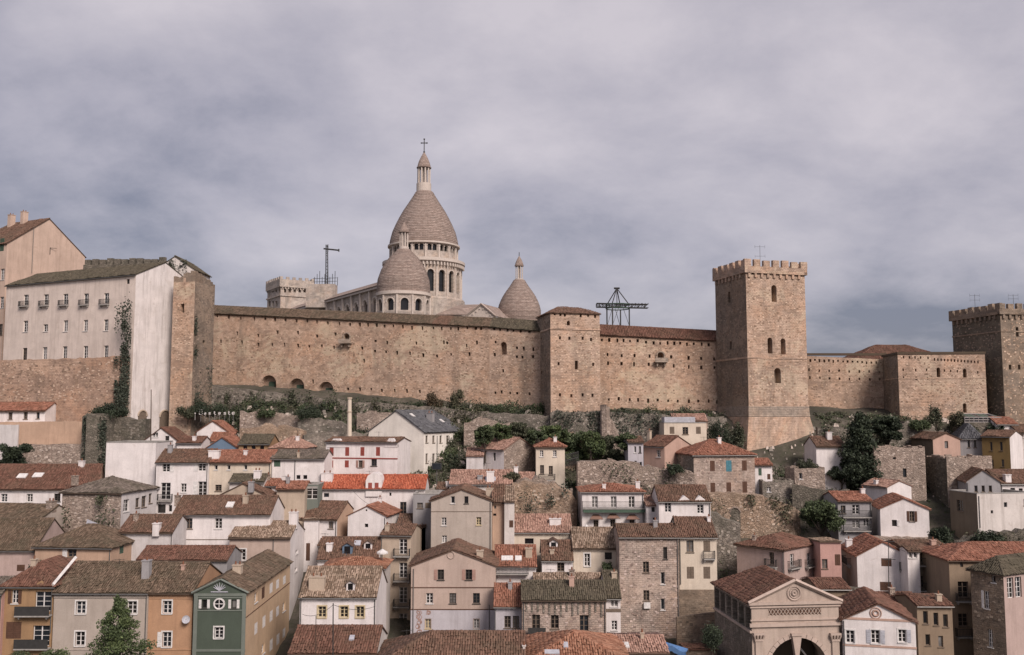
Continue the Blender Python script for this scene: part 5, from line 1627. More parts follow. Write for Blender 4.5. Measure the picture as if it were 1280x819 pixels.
house('house', 'small brown roof with a tall skylight dormer between the white terrace and the cream house', 677.5, 716, 699.5, 119.8, 'x', 676, D=6.5, wall='white', tile='brown', dorm='692,681,10,7,white', win='F701,709,9,11,k', chim='690,692,5,4,sand')
house('house', 'cream house with one tall window and one dark window above a roof bush', 716.5, 773, 684, 121, 'x', 660, D=7, wall='cream', tile='tan', win='F734,700,7,16,w* F760.5,695,9,9,o')
house('stone_house', 'tall narrow stone house with six small windows in three storeys', 774, 848, 671, 117, 'x', 655.5, D=7.5, wall='pinkstone', tile='brown', base=10,
      win='F807.5,709,7.5,14,k F808,744.5,7.5,13,k F831.5,691.5,5,15,w F828.5,723,5,15,w F828.5,755.5,5,14,w', pipe='F846.5,672,800',
      extra=lambda i: (lambda m, uz: (fbox(m, i['faces']['F'], uz[0] - .4, uz[0] + .4, uz[1] - .35, uz[1] + .35, 0, .35), m.build('air_conditioner', PAINT['h'], i['root'])))(MB(), i['faces']['F'].hit(808.5, 756.5)))
def ex_w19(i):
    fc = i['faces']['F']; m = MB(); u, z0 = fc.hit(872, 737); f2 = Face(fc.pt(0, 0, .05)[:2], fc.d, fc.L)
    wall_face(m, f2, i['zb'], [(0, z0), (fc.L, z0)], []); m.build('lower_wall', WALL['brownstone'], i['root'])
    a, z1 = fc.hit(857, 806); b, z2 = fc.hit(893, 770); m = MB()
    n = 9
    for k in range(n):
        u0 = a + (b - a) * k / n; m2 = MB(); fbox(m2, f2, u0, u0 + (b - a) / n - .03, z1, z2, 0, .08); m2.build('door_plank', PAINT['n'], i['root'])
house('house', 'cream four windowed upper storeys standing on a brown stone base', 848.5, 895.5, 670.5, 117.6, 'x', 647, D=7.5, wall='cream', tile='brown', base=10,
      win='F862.5,683,9,15,k F883.5,683,8.5,14,g F863,716,9,15,g F883.5,716,8.5,15,g', bal='F886,698,14,.6', extra=ex_w19, chim='886,652,4,5,white')
# ---- middle row centre
def ex_beige2(i):
    fc = i['faces']['F']; u, z = fc.hit(578, 668)
house('house', 'beige gabled house with a climbing stain and two small attic windows in the centre', 539, 615, 626.5, 126, 'y', 612, D=9, wall='greybeige', tile='brown', win='F566,625,5,9,w F583,625,5,9,w F555,652,6,10,w F598.5,651.5,6,10,w F555.5,674,6,9,w', band='F639.5,a,.06',
      pipe='F613,628,690', chim='612,622,9,11,sand')
house('house', 'narrow orange walled house with two tiny openings beside the central beige gable', 615.5, 630, 627, 126.5, 'x', 606, D=7, wall='peach', tile='brown', win='F619,634,2.5,4,o F617.5,643.5,4,3,o')
house('house', 'white blank walled house with clay roof stepped against the orange cliff', 630.5, 643, 627, 125.5, 'shed', 608, D=7, wall='oldwhite', tile='tan', win='F639,655,5,9,b')
house('house', 'low cream house under a wide clay roof below the orange rubble cliff', 643, 714, 664.5, 127, 'x', 643.5, D=7, wall='cream', tile='pinky', win='F661.5,676.5,11,7,o F698,684,7,10,w', chim='694,655,14,6,white')
house('house', 'grey blue flat roofed house next to the central beige gable', 516.5, 549, 618, 131, 'flat', wall='grey', win='F525,632,7,7,k F535,632,7,7,g', D=6)
house('house', 'small clay roof between the grey blue house and the slate roofed block', 546, 574, 612, 138, 'x', 603.5, D=6, wall='white', tile='brown', chim='560,609,5,6,white')
house('house', 'broad dusty pink roof terrace with chimneys behind the central beige gable', 562, 640, 605, 137, 'x', 588, D=9, wall='oldwhite', tile='pinky', chim='613,602,9,12,white 600,600,6,5,grey', sky='613,600,13,5')
# villa
def ex_villa(i):
    fc = i['faces']['F']; r = i['root']
    u0, z = fc.hit(730, 638); u1, _ = fc.hit(804, 638); m = MB(); fbox(m, fc, .1, fc.L + .2, z - .22, z + .15, 0, 1.0); m.build('awning', PAINT['e'], r)
    _, zb = fc.hit(730, 637); add_balcony(r, fc, fc.L / 2, zb + .25, fc.L, .95)
    for px, py in ((745, 648), (766, 647), (790, 648)):
        u, z = fc.hit(px, py); m = MB()
        slab(m, [Vector(fc.pt(u - .95, z, 1.0)), Vector(fc.pt(u + .95, z, 1.0)), Vector(fc.pt(u + .4, z + .55, .02)), Vector(fc.pt(u - .4, z + .55, .02))], .07)
        m.build('porch_roof', TILE['pinky'], r)
house('villa', 'white villa with red hipped roof, green balcony band and three tiled porches', 727.5, 804.5, 615, 133, 'hip', 605, D=8, wall='white', tile='red', win='F743.5,627.5,7.5,14,f F767,627.5,7.5,14,f F789.5,627.5,7.5,14,f F745,655,6,9,k F766,654,6,9,k F790,654,6,8,k', chim='797,612,5,9,white 755,611,4,5,white', extra=ex_villa)
def ex_w20(i):
    fc = i['faces']['F']; r = i['root']
    for px in (855.5, 875):
        u, z = fc.hit(px, 626.5); m = MB(); m.face([fc.pt(u - .95, z, .1), fc.pt(u + .95, z, .1), fc.pt(u, z + .75, .1)]); m.face([fc.pt(u + .95, z, -.6), fc.pt(u - .95, z, -.6), fc.pt(u, z + .75, -.6)])
        m.face([fc.pt(u - .95, z, .1), fc.pt(u, z + .75, .1), fc.pt(u, z + .75, -1.8), fc.pt(u - .95, z, -1.8)]); m.face([fc.pt(u, z + .75, .1), fc.pt(u + .95, z, .1), fc.pt(u + .95, z, -1.8), fc.pt(u, z + .75, -1.8)]); m.build('gablet', WALL['white'], r)
house('house', 'white cottage with two little gablets under a brown roof above the stone tower house', 823.5, 888, 626, 128.5, 'x', 607, D=7, wall='white', tile='brown', win='F835,634.5,8,12,f F875.5,636.5,8,11,f', extra=ex_w20)
house('house', 'tiny white outhouse with terracotta roof between the villa and the white cottage', 808, 823, 632, 131, 'shed', 620, D=5, wall='white', tile='pinky', win='F816.5,637,4,6,o F819,652,6,10,k', base=21)
house('stone_house', 'square stone house with red hipped roof and one blue shutter above the terraces', 867, 943, 568.5, 141, 'hip', 550, D=9, side=('L', 841), wall='pinkstone', wallL='greyrubble', tile='red',
      win='F890.5,582.5,6,13,b F911,582.5,7,14,t F930.5,582,6,13,b F891,609.5,6,12,b F911,609.5,6,13,b F931,609,6,14,b', ant='880,556,10')
house('house', 'peach house with brown roof turned sideways above the rubble slope', 804.5, 830.5, 558, 146, 'x', 545, D=7, side=('R', 864), wall='salmon', tile='deep', win='F823,567,5,9,w')
house('house', 'pale grey narrow house with four tiny windows leaning on the peach house', 785, 804, 552.5, 147, 'x', 546, D=6, wall='lilac', tile='brown', win='F794,562,2.6,8,w F800,562,2.6,8,w F794.5,580,3,8,w F801,581,3,7,w')
def ex_terr2(i):
    fc = i['faces']['F']; m = MB(); fbox(m, fc, .1, fc.L * .74, i['ze'] + .15, i['ze'] + 1.0, -3, -.1); m.build('parapet', PAINT['l'], i['root'])
house('house', 'cream flat roofed house with a pale roof parapet below the fortress', 830, 883, 529, 153, 'flat', wall='cream', D=7, win='F840,538,6,9,g F856.7,538.5,7,9,k F873,538,6,9,g', extra=ex_terr2)
house('house', 'red clay roof peeking out behind the cream flat roofed house', 842, 884, 526, 158, 'x', 518, D=5, wall='salmon', tile='pinky')
house('house', 'tall white house with red hipped roof standing alone in the centre', 670, 706, 558, 146, 'hip', 548.5, D=6, wall='cream', tile='red', win='F677,567,4.5,8,w F693.5,567,4.5,8,w F677.5,587,5,11,k F688.5,588,5,11,k', chim='694,553,4,6,white', bal='F684,600,20,.5')
house('stone_house', 'rubble gable house with white front and dusty red roof left of the tall white house', 598, 630, 562, 147, 'x', 547, D=7.5, side=('R', 669), wall='white', wallR='rubble', tile='pinky', win='F618,571,3,10,o', ant='622,556,9')
house('house', 'low white house with two tiny dormers left of the rubble gable house', 583, 604, 570, 148, 'shed', 560, D=5, wall='dirtywhite', tile='pinky')
# big white block with slate roof
A27 = house('apartment_building', 'large cream block with a grey slate roof and tall rows of narrow windows', 461, 530, 540, 151, 'y', 513.5, D=13, side=('R', 577.5), wall='creamwhite', wallR='creamwhite', tile='slate',
      win=' '.join(f'R{x},{y},3,{h},k' for x in (533.5, 542, 551, 559.5, 568, 574) for y, h in ((549, 9), (573, 12), (599, 10))), pipe='R546,545,620 R561,545,610', chim='538,526,8,9,grey', sky='515,520,6,3,h 552,527,5,3,h')
def ex_redwhite(i):
    fc = i['faces']['F']; r = i['root']
    for px, w, top in ((420.5, 25, 548.5), (498, 17, 548)):
        u, z = fc.hit(px, 556); k = w / F * 144 / 2; _, zt = fc.hit(px, top); u = max(k, min(fc.L - k, u)); m = MB(); pts = [fc.pt(u - k, z - .3, .06)] 
        pts = [(u - k, z - .4), (u + k, z - .4), (u + k, z), (u + k * .6, z + (zt - z) * .55), (u + k * .3, zt), (u - k * .3, zt), (u - k * .6, z + (zt - z) * .55), (u - k, z)]
        a, b = [fc.pt(*p, .07) for p in pts], [fc.pt(*p, -.6) for p in pts]; m.face(a); m.face(b[::-1])
        for q in range(len(pts)): j = (q + 1) % len(pts); m.face([a[j], a[q], b[q], b[j]])
        m.build('shaped_gable', WALL['white'], r)
house('house', 'white house with red shutters, red band and two curved end gables', 407.5, 497, 553, 142, 'x', 547, D=6, side=('R', 513), wall='white', tile='brown', win='F414.5,564.5,5,11,r F434,564.5,5,11,r F453,564.5,5,11,r F472.5,564.5,5,11,r F414,580,5,9,r F433.5,580,5,9,r F450.5,580,5,9,k<>p F467.5,578,7,9,w',
      band='F573,r,.18', extra=ex_redwhite)
def ex_redroof(i):
    fc = i['faces']['F']; r = i['root']; u, z = fc.hit(467.5, 612); k = 10 / F * 137; _, zt = fc.hit(467.5, 591.5); m = MB()
    pts = [(u - k, z - 1), (u + k, z - 1), (u + k, z + (zt - z) * .55), (u + k * .75, z + (zt - z) * .85), (u + k * .3, zt), (u - k * .3, zt), (u - k * .75, z + (zt - z) * .85), (u - k, z + (zt - z) * .55)]
    a, b = [fc.pt(*p, .25) for p in pts], [fc.pt(*p, -3) for p in pts]; m.face(a)
    for q in range(len(pts)): j = (q + 1) % len(pts); m.face([a[j], a[q], b[q], b[j]])
    d = m.build('dormer', WALL['white'], r); m = MB()
    for s in (-.45, .35): fbox(m, fc, u + k * s - .28, u + k * s + .28, z + .15, z + 1.0, .25, .29)
    m.build('shutter', PAINT['r'], d, kind='stuff')
house('house', 'white house with a vivid orange red roof and a curved dormer in its middle', 399, 531, 610.5, 136, 'x', 594, D=7, wall='white', tile='bright', win='F408,619,6.5,5,o F504,635.5,8,16,k F488,618,2.5,4,o', extra=ex_redroof, chim='409,601,14,9,white', base=20)
house('house', 'plain white gabled house with short red roof in the left centre', 435, 482.5, 645, 129, 'y', 632.5, D=7, side=('R', 500), wall='white', tile='red', win='F458,657,4.5,4.5,o F458,638,2.2,2.4,o', chim='475,629,4,6,white')
house('house', 'brown roofed house with a cream gable end left of the plain white gable', 345, 421.5, 648.5, 130.5, 'x', 626.5, D=7, side=('R', 446), wall='white', wallR='peach', tile='brown', win='F413.6,656.5,6,9,w', sky='372,636,10,4')
house('house', 'long white house with two windows and a brown roof with skylight in the left centre', 216.5, 338, 642.5, 124, 'x', 620, D=7.5, wall='white', tile='brown', win='F236,654.5,9,13,w F273,654.5,9,13,w', band='F674.5,a,.08', pipe='F221,645,690', chim='307,629,6,9,sand 222,627,6,7,rubble', sky='288,632,9,5,h', ant='250,628,10')
house('house', 'flat brown roof shed in front of the long white house', 172, 284, 699.5, 113.5, 'x', 683, D=6, wall='grey', tile='deep', oh=.25)
# ---- left upper middle rows
house('house', 'white house with shuttered windows and french doors under a brown roof in the upper left', 195.5, 260.5, 577.5, 137, 'x', 562, D=7, wall='white', tile='brown', win='F207.5,585,9.5,10,f> F252.5,584,9.5,10,f<h F207,614,12,21,f F229.5,610,7,11,w F253,611,11,18,f<h F202,636,10,11,o F213,635.5,4,8,o', bal='F207,625.5,18,.6', ant='230,573,8')
house('house', 'peach fronted house with small attic windows and a white chimney stack', 261, 338.5, 577.5, 137.6, 'x', 563, D=7, wall='cream', tile='red', win='F270,584.5,4,6,w F286,584.5,4,6,w F307,584.5,4,6,w F273,610,8,8,k', chim='268,573,13,9,white 307,569,4,5,white')
house('house', 'white house with grey brown roof and a green window left of the red shuttered house', 339, 405.5, 573.5, 138.2, 'x', 563, D=7, wall='white', tile='grey', win='F346.5,579,8,9,e F373,596.5,5,5,o F381.5,596.5,5,5,o', pipe='F369,575,605 F340,576,600', chim='373,572,3,6,sand')
house('house', 'low cream gable with tiled roof and cluttered terrace below the peach house', 267, 340, 622.5, 130.5, 'y', 604.5, D=6, wall='sand', tile='brown', chim='314,610,6,7,grey')
house('house', 'little cream house with a clay roof beside the green glazed door', 346, 381, 611, 131.5, 'x', 602, D=5, side=('R', None), wall='sand', tile='red')
house('house', 'small terrace house with green glazed veranda under the orange red roof', 381, 398, 606, 133, 'flat', wall='greytrim', D=4, win='F390,616,14,16,f', base=22)
house('house', 'mossy grey roof with a flat ridge behind the low cream gable', 287, 330, 602, 134.2, 'x', 593, D=4, wall='oldwhite', tile='olive', chim='322,598,8,9,white')
house('house', 'blue gabled house below the fortress embankment', 256, 298.5, 561, 149, 'y', 547, D=7, wall='bluewall', tile='red', base=24)
house('house', 'ochre house with three round headed openings under a mossy roof', 298.5, 337, 554.5, 148, 'x', 543.5, D=6, wall='ochre', tile='olive', win='F306.5,559.5,5,6,oA F317,559.5,5,6,oA F327.5,559.5,5,6,oA')
house('house', 'white house with dusty red hipped roof right of the ochre arched house', 338, 382, 559.5, 147.5, 'hip', 546, D=7, wall='white', tile='pinky', chim='372,551,4,5,white')
house('house', 'white gable with wide clay roof at the foot of the old tower', 246, 285, 539.5, 156, 'y', 526.5, D=5, wall='white', tile='red', base=30)
house('house', 'small white cottage with a grey window in front of the tall white end wall', 181, 221, 550, 150, 'y', 535, D=6, wall='white', tile='deep', win='F194,543.5,7,6,w F209,549,5,8,o', base=25)
house('house', 'white house under a small brown roof left of the blue gable', 221, 252, 553.5, 149.5, 'x', 546, D=5, wall='white', tile='deep', chim='243,551,4,5,white')
house('house', 'red clay roof cottage tucked behind the blue gable', 262, 290, 551, 154, 'x', 541, D=4, wall='white', tile='red')
house('house', 'large blank white wall of a flat roofed building at the left', 133, 195, 553.5, 139, 'flat', wall='white', D=7)
house('stone_house', 'rough grey stone house with hipped roof and four windows on its white side', 78, 152, 616, 127.5, 'hip', 596.5, D=9, side=('R', 196), wall='rubble', wallR='dirtywhite', tile='grey', win='R158,632,7,15,w R172,628.5,5,12,k R180,627,6,14,k R188,623,4,12,k')
house('house', 'white house with three windows and a long brown roof at the left edge', -30, 81, 610.5, 134, 'x', 581, D=10, wall='white', tile='deep', win='F5,622.5,8,10,w F37,622.5,7.5,10,w F71.5,622,8,10,w', sky='28,596,11,4,h 48,595,12,4,h', chim='102,586,6,9,white')
house('stone_house', 'rubble gable end with a brown roof right of the three windowed white house', 82, 122, 610, 134.5, 'x', 581, D=10, side=('R', 131), wall='rubble', wallR='peach', tile='deep')
house('house', 'dark roof with a grey gable and a chimney stub at the left edge', -30, 52, 648, 124.5, 'x', 630.5, D=6.5, side=('R', 92), wall='greybeige', tile='moss', chim='64,635,9,8,rubble')
house('house', 'peach house under a wide mossy hipped roof in the left foreground', 44, 139, 684, 114, 'hip', 656, D=8.5, side=('R', 181), wall='peach', tile='moss', win='F90,690.5,11,12,k<h R152,687,5,10,e', chim='180,668,3,4,sand')
house('house', 'pinkish house under a long dark mossy roof at the left edge', -40, 43.5, 686.5, 116, 'x', 648.5, D=9, wall='rose', tile='moss', win='F26,710,10,8,b F-10,705,10,12,w')
house('house', 'lower house with a plain brown roof and white chimney beside the stone house', 150, 216, 664.5, 119, 'x', 644, D=6.5, wall='dirtywhite', tile='brown', chim='170,651,5,8,rubble 196,664,8,9,white')
def ex_loggia(i):
    pass
house('house', 'low white house with red roof and terrace on the upper left retaining wall', -30, 56.5, 513, 155, 'x', 503.5, D=6, wall='white', tile='red', win='F13,520,5,9,k F32,519.5,5,9,k F47.5,519.5,4,8,k', base=33)
# the long white building and the pink one
def ex_long(i):
    fcR = i['faces']['R']; r = i['root']
    for px, py, w, h in ((178.5, 531, 12, 28), (206, 522, 13, 22)):
        u, z = fcR.hit(px, py)
    # bracketed lower arches
    for px, w in ((178, 11), (206, 13)):
        u0, _ = fcR.hit(px - w / 2, 520); u1, _ = fcR.hit(px + w / 2, 520); _, zt = fcR.hit(px, 513); _, z0 = fcR.hit(px, 552)
        m = MB(); pts = arch_pts(u0, u1, z0, zt, 10); m.face([fcR.pt(p[0], p[1], .015) for p in pts]); a = m.build('arch_shade_panel', PAINT['a'], r)  # flat dark panel, its colour stands for the shade inside an open arch
        m = MB(); ap = pts[2:]
        for p, q in zip(ap[:-1], ap[1:]): m.bar(fcR.pt(p[0], p[1], .05), fcR.pt(q[0], q[1], .05), .16, 5)
        m.build('arch_trim', WALL['sand'], a)
LW = 'F32.5,375,6,13,f F57.6,374.5,6,13,f F81.8,374,6,13,f F107.7,373.5,6,13,f F133,373,6,13,f F32,408,5.5,14,w F57,410,5.5,9,w F82,407.5,5.5,14,w F107,407,5.5,14,w F132.5,406.5,5.5,14,w F31,443,5.5,16,w F56,442,5.5,16,w F81,441,5.5,16,w F107,440.5,5.5,16,w F132.5,440,5.5,16,w F160,352,4,6,o'
A45 = house('apartment_building', 'long white building with small balconies and a tall blank end wall below the pink block', 9, 170, 343, 158, 'x', 336, D=13, side=('R', 240), wall='longwall', wallR='stainedwhite', tile='olive', win=LW,
      bal=' '.join(f'F{x},{y},11,.55' for x, y in ((31, 383), (56, 382.5), (80.5, 382), (106, 381.5), (131.5, 381))), extra=ex_long, ant='205,338,10', base=30)
house('apartment_building', 'pink apartment block with a big plain gable and chimneys at the upper left', 9, 107, 304, 176, 'y', 273.5, D=12, side=('L', -40), wall='pinkcream', tile='brown', win='L2.5,306,5,16,e L3,343,5,14,w L3,378,5,14,w L3,412,5,14,w', pipe='F42,284,342', chim='14,283,7,14,pinkcream 30,279,7,14,pinkcream', base=40,
      extra=lambda i: (lambda m, uz: (m.bar(i['faces']['F'].pt(uz[0], uz[1], .1), i['faces']['F'].pt(uz[0], uz[1] + 1.4, .1), .06, 5), m.bar(i['faces']['F'].pt(uz[0], uz[1] + 1.3, .1), i['faces']['F'].pt(uz[0] + 1.1, uz[1] + 1.35, .6), .05, 5), m.build('lamp_bracket', IRON, i['root'])))(MB(), i['faces']['F'].hit(62, 318)))
# ---- right
house('house', 'white house with one shuttered window in its broad gable at the right', 1100, 1161, 635.5, 131, 'y', 623, D=8, side=('L', 1088), wall='white', tile='red', win='F1140,645.5,6,13,k<>n F1118,654,6,8,o>h', ant='1102,630,9')
house('house', 'greyish house with red roof and glazed verandas left of the white shuttered gable', 1047, 1089, 626, 133, 'x', 615, D=7, wall='grey', tile='red', win='F1054,637,6,10,k F1070,637,9,12,f F1083,652,7,12,f F1070,655,9,10,f', bal='F1070,646,36,.7 F1070,663,34,.7', ant='1075,620,10')
house('house', 'low pinkish roofed house with a pale gable behind the white shuttered gable', 1079, 1109, 609, 139, 'x', 600, D=5, side=('R', 1139), wall='white', tile='pinky', chim='1095,606,4,5,white')
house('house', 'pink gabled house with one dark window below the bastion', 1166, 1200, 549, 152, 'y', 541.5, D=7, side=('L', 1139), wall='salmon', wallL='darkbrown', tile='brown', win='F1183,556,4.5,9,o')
house('house', 'grey house with a domed grey roof beside the pink gable below the bastion', 1200, 1228, 546, 154, 'hip', 530, D=8, wall='grey', tile='slate', win='F1211,555,3,9,k F1219,555,3,9,k', side=('L', 1190))
house('house', 'mustard building with four windows and a white side at the far right', 1227, 1262, 546, 149, 'x', 538.5, D=7, side=('R', 1278), wall='mustard', wallR='white', tile='brown', win='F1239,558,3,11,k F1251.5,558,3.4,11,k F1240.5,579,3,9,k F1253.5,579,3.4,9,k')
house('house', 'white house with red roof at the foot of the dark corner tower', 1246, 1271, 530, 157, 'x', 522, D=5, wall='white', tile='red', win='F1253,535,4,6,w')
house('house', 'pale house cut off by the right edge below the corner tower', 1272, 1310, 540, 155, 'x', 531, D=5, wall='oldwhite', tile='brown', win='F1277,545,3,6,k')
def ex_b11(i):
    for y in (612, 634, 652):
        pass
house('house', 'grey gabled house with wooden balconies stacked on its left side at the right edge', 1208, 1250, 601.5, 138, 'y', 587.5, D=12, side=('L', 1186), wall='grey', tile='brown', win='F1220,611,4,8,k F1229,611,4,8,k F1238,611,4,8,k L1196,615,8,14,k L1197,637,8,12,k', bal='L1195,624,22,1.2 L1196,645,22,1.2', ant='1260,594,8')
house('house', 'white house with long brown roof joined to the grey gable at the right edge', 1250.5, 1320, 604, 139, 'x', 587.5, D=8, wall='white', tile='brown', win='F1266,613,6,6,o F1276,613,5,5,o', chim='1259,602,7,8,white')
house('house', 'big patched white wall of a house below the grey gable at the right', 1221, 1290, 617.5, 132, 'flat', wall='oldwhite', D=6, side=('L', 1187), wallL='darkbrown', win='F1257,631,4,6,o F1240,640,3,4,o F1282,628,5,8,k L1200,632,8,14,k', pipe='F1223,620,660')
house('house', 'white gable house with a large brown window and a pole in front at the right', 1071, 1137, 694.5, 119.5, 'y', 677.5, D=8, side=('L', 1051), wall='white', wallL='greybeige', tile='red', win='F1108,703,13,10,b F1107,733,14,11,b', chim='1061,684,7,9,white', bal='F1130,712,12,.5 L1061,705,12,.6', base=10)
house('apartment_building', 'dark brown apartment block with three long iron balconies at the lower right', 1132, 1188, 689, 118, 'x', 681, D=8, wall='darkbrown', tile='brown', win=' '.join(f'F{x},{y},{w},{h},k' for y, h in ((697, 12), (727, 15), (760, 18)) for x, w in ((1143, 6), (1155, 7), (1168, 6), (1179, 7))) , bal='F1160,706,54,.9 F1160,737,54,.9', base=8)
house('house', 'brown house with a broad red hipped roof at the lower right edge', 1186, 1310, 700, 111, 'hip', 678.5, D=9, wall='brown', tile='red', hip='L', win='F1202,706,4,6,o F1204,737,13,20,k F1204,775,12,16,k', bal='F1204,751,20,.7 F1204,795,20,.7', base=8)
house('stone_house', 'brown stone corner house with a grey tiled roof at the lower right', 1213, 1254, 717, 103, 'hip', 694, D=10, side=('R', 1325), wall='brownstone', wallR='rose', tile='olive', win='F1233.5,750,6,22,w<h F1242,724,5,9,w F1238,798,6,22,w R1263,735,8,26,f R1273,734,8,26,f', base=6)
def ex_b16(i):
    fc = i['faces']['F']; r = i['root']; u, z = fc.hit(1094.5, 766.5); m = MB()
    for R, t in ((.55, .07), (.28, .12)):
        for k in range(18):
            a, b = 2 * math.pi * k / 18, 2 * math.pi * (k + 1) / 18; m.bar(fc.pt(u + R * math.cos(a), z + R * math.sin(a), .03), fc.pt(u + R * math.cos(b), z + R * math.sin(b), .03), t, 4, caps=False)
    m.build('rosette', WALL['salmon'], r)
house('house', 'white house with a rosette in its gable and pink cornices at the bottom right', 1053, 1144, 774, 98.5, 'y', 755, D=9, side=('L', 1040), wall='white', tile='deep', win='F1063,796,10.5,16,w* F1094.5,796,11,17,w*<>l F1128,795,10,16,w*>l', band='F774.5,salmon,.22 F808,salmon,.2', extra=ex_b16, base=6)
house('house', 'pink walled house with planted balconies under a brown hipped roof at the right of centre', 921, 980, 687, 119, 'hip', 667.5, D=9, side=('R', 1024), wall='rose', wallR='rose', tile='deep', win='F964.5,698,6,15,k R990,700,5,15,w R1011,699,5,15,w R1010,729,5,15,w', bal='F965,708,14,.6 R991,709.5,14,.6 R1012,707.5,14,.6', pipe='F979,690,722', chim='943,676,4,6,rubble')
house('house', 'small pink house with a purple doorway right of the planted balconies', 1025, 1051, 677.5, 121, 'shed', 674, D=5, wall='pink', tile='tan', win='F1031,705,7,12,k F1047,700,7,14,b')
house('house', 'low house with a brown roof below the pink house at the lower right', 1022, 1062, 736, 108.5, 'x', 724, D=6, wall='brown', tile='deep')
house('stone_house', 'little ruined stone house with one window below the tallest tower', 993, 1031, 587, 143, 'flat', D=5, wall='rubble', win='F1001,595,4,8,w')
house('house', 'small white house with a red roof between the square stone house and the ruin', 943.5, 965, 581, 143.5, 'x', 573.5, D=5, wall='white', tile='red', win='F950,590,4,9,e F961,596,4,7,b')
house('stone_house', 'grey rubble hut with a white framed hatch right of the square stone house', 953, 992, 603, 141.5, 'flat', D=5, wall='greyrubble', win='F961,612,5,6,w')
house('house', 'brown roofed white cottage right of the foot of the tallest tower', 1020, 1056, 557.5, 149, 'x', 546, D=6, wall='white', tile='brown', win='F1050,563,4,4,w')
house('stone_house', 'long roofless stone ruin with one dark doorway right of the conifers', 1092, 1156, 561, 146, 'flat', D=6, wall='rubble', win='F1131,591,4.5,11,o F1118,573,4,3,o')
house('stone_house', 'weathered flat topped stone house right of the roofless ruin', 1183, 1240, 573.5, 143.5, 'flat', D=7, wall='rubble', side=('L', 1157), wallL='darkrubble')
house('apartment_building', 'dim brown building with a low brown roof and narrow windows beside the white rosette gable', 1146, 1190, 757, 106.5, 'x', 750, D=6, wall='brown', tile='deep', win='F1157,772,6,16,k F1170,774,6,16,k F1182,776,6,16,k F1160,800,6,14,k F1176,802,6,14,k', base=5)
house('house', 'low dark roof in the gap below the white gable with the pole', 1062, 1150, 752, 112, 'x', 741, D=5, wall='darkbrown', tile='deep', base=5)
house('house', 'brown roofed lean to in the alley between the tall stone house and the arched hall', 858, 896, 812, 106, 'shed', 806, D=4, wall='brownstone', tile='deep', base=4)
A45B = house('attic_house', 'crumbling white gable rising between the long white building and the old stone tower', 192, 245, 338, 168.5, 'y', 320.5, D=8, wall='oldwhite', tile='olive', win='F226,333,4,3,o', base=40)
house('house', 'small white glazed bay on the roof of the dark apartment block', 1134, 1149, 688, 116.6, 'x', 683, D=2.5, wall='white', tile='brown', win='F1138.5,694,4,7,w F1144.5,694,4,7,w', base=15)
house('house', 'white window bay projecting from the right end of the dark apartment block', 1168, 1185, 696.5, 116.4, 'x', 691, D=2.5, wall='white', tile='tan', win='F1172.5,703,4,9,f F1180,703,4,9,f', base=15)
house('house', 'little tan roofed house between the rubble gable and the broken grey stones', 636, 668, 600.5, 142, 'x', 591, D=4, wall='sand', tile='pinky')
house('house', 'narrow white house behind the green glazed veranda', 329, 346, 607, 134.8, 'x', 599, D=4, wall='white', tile='red', win='F337,613,4,6,k')
house('house', 'low grey shed with a flat roof left of the tall pinkish house', 232, 283, 712, 116, 'flat', D=4, wall='greybeige', win='F255,718,6,6,k')
house('house', 'tiny tiled shed beside the white shaped gable wall of the broad firewall building', 398, 416, 682, 127, 'x', 674, D=4, wall='sand', tile='brown')
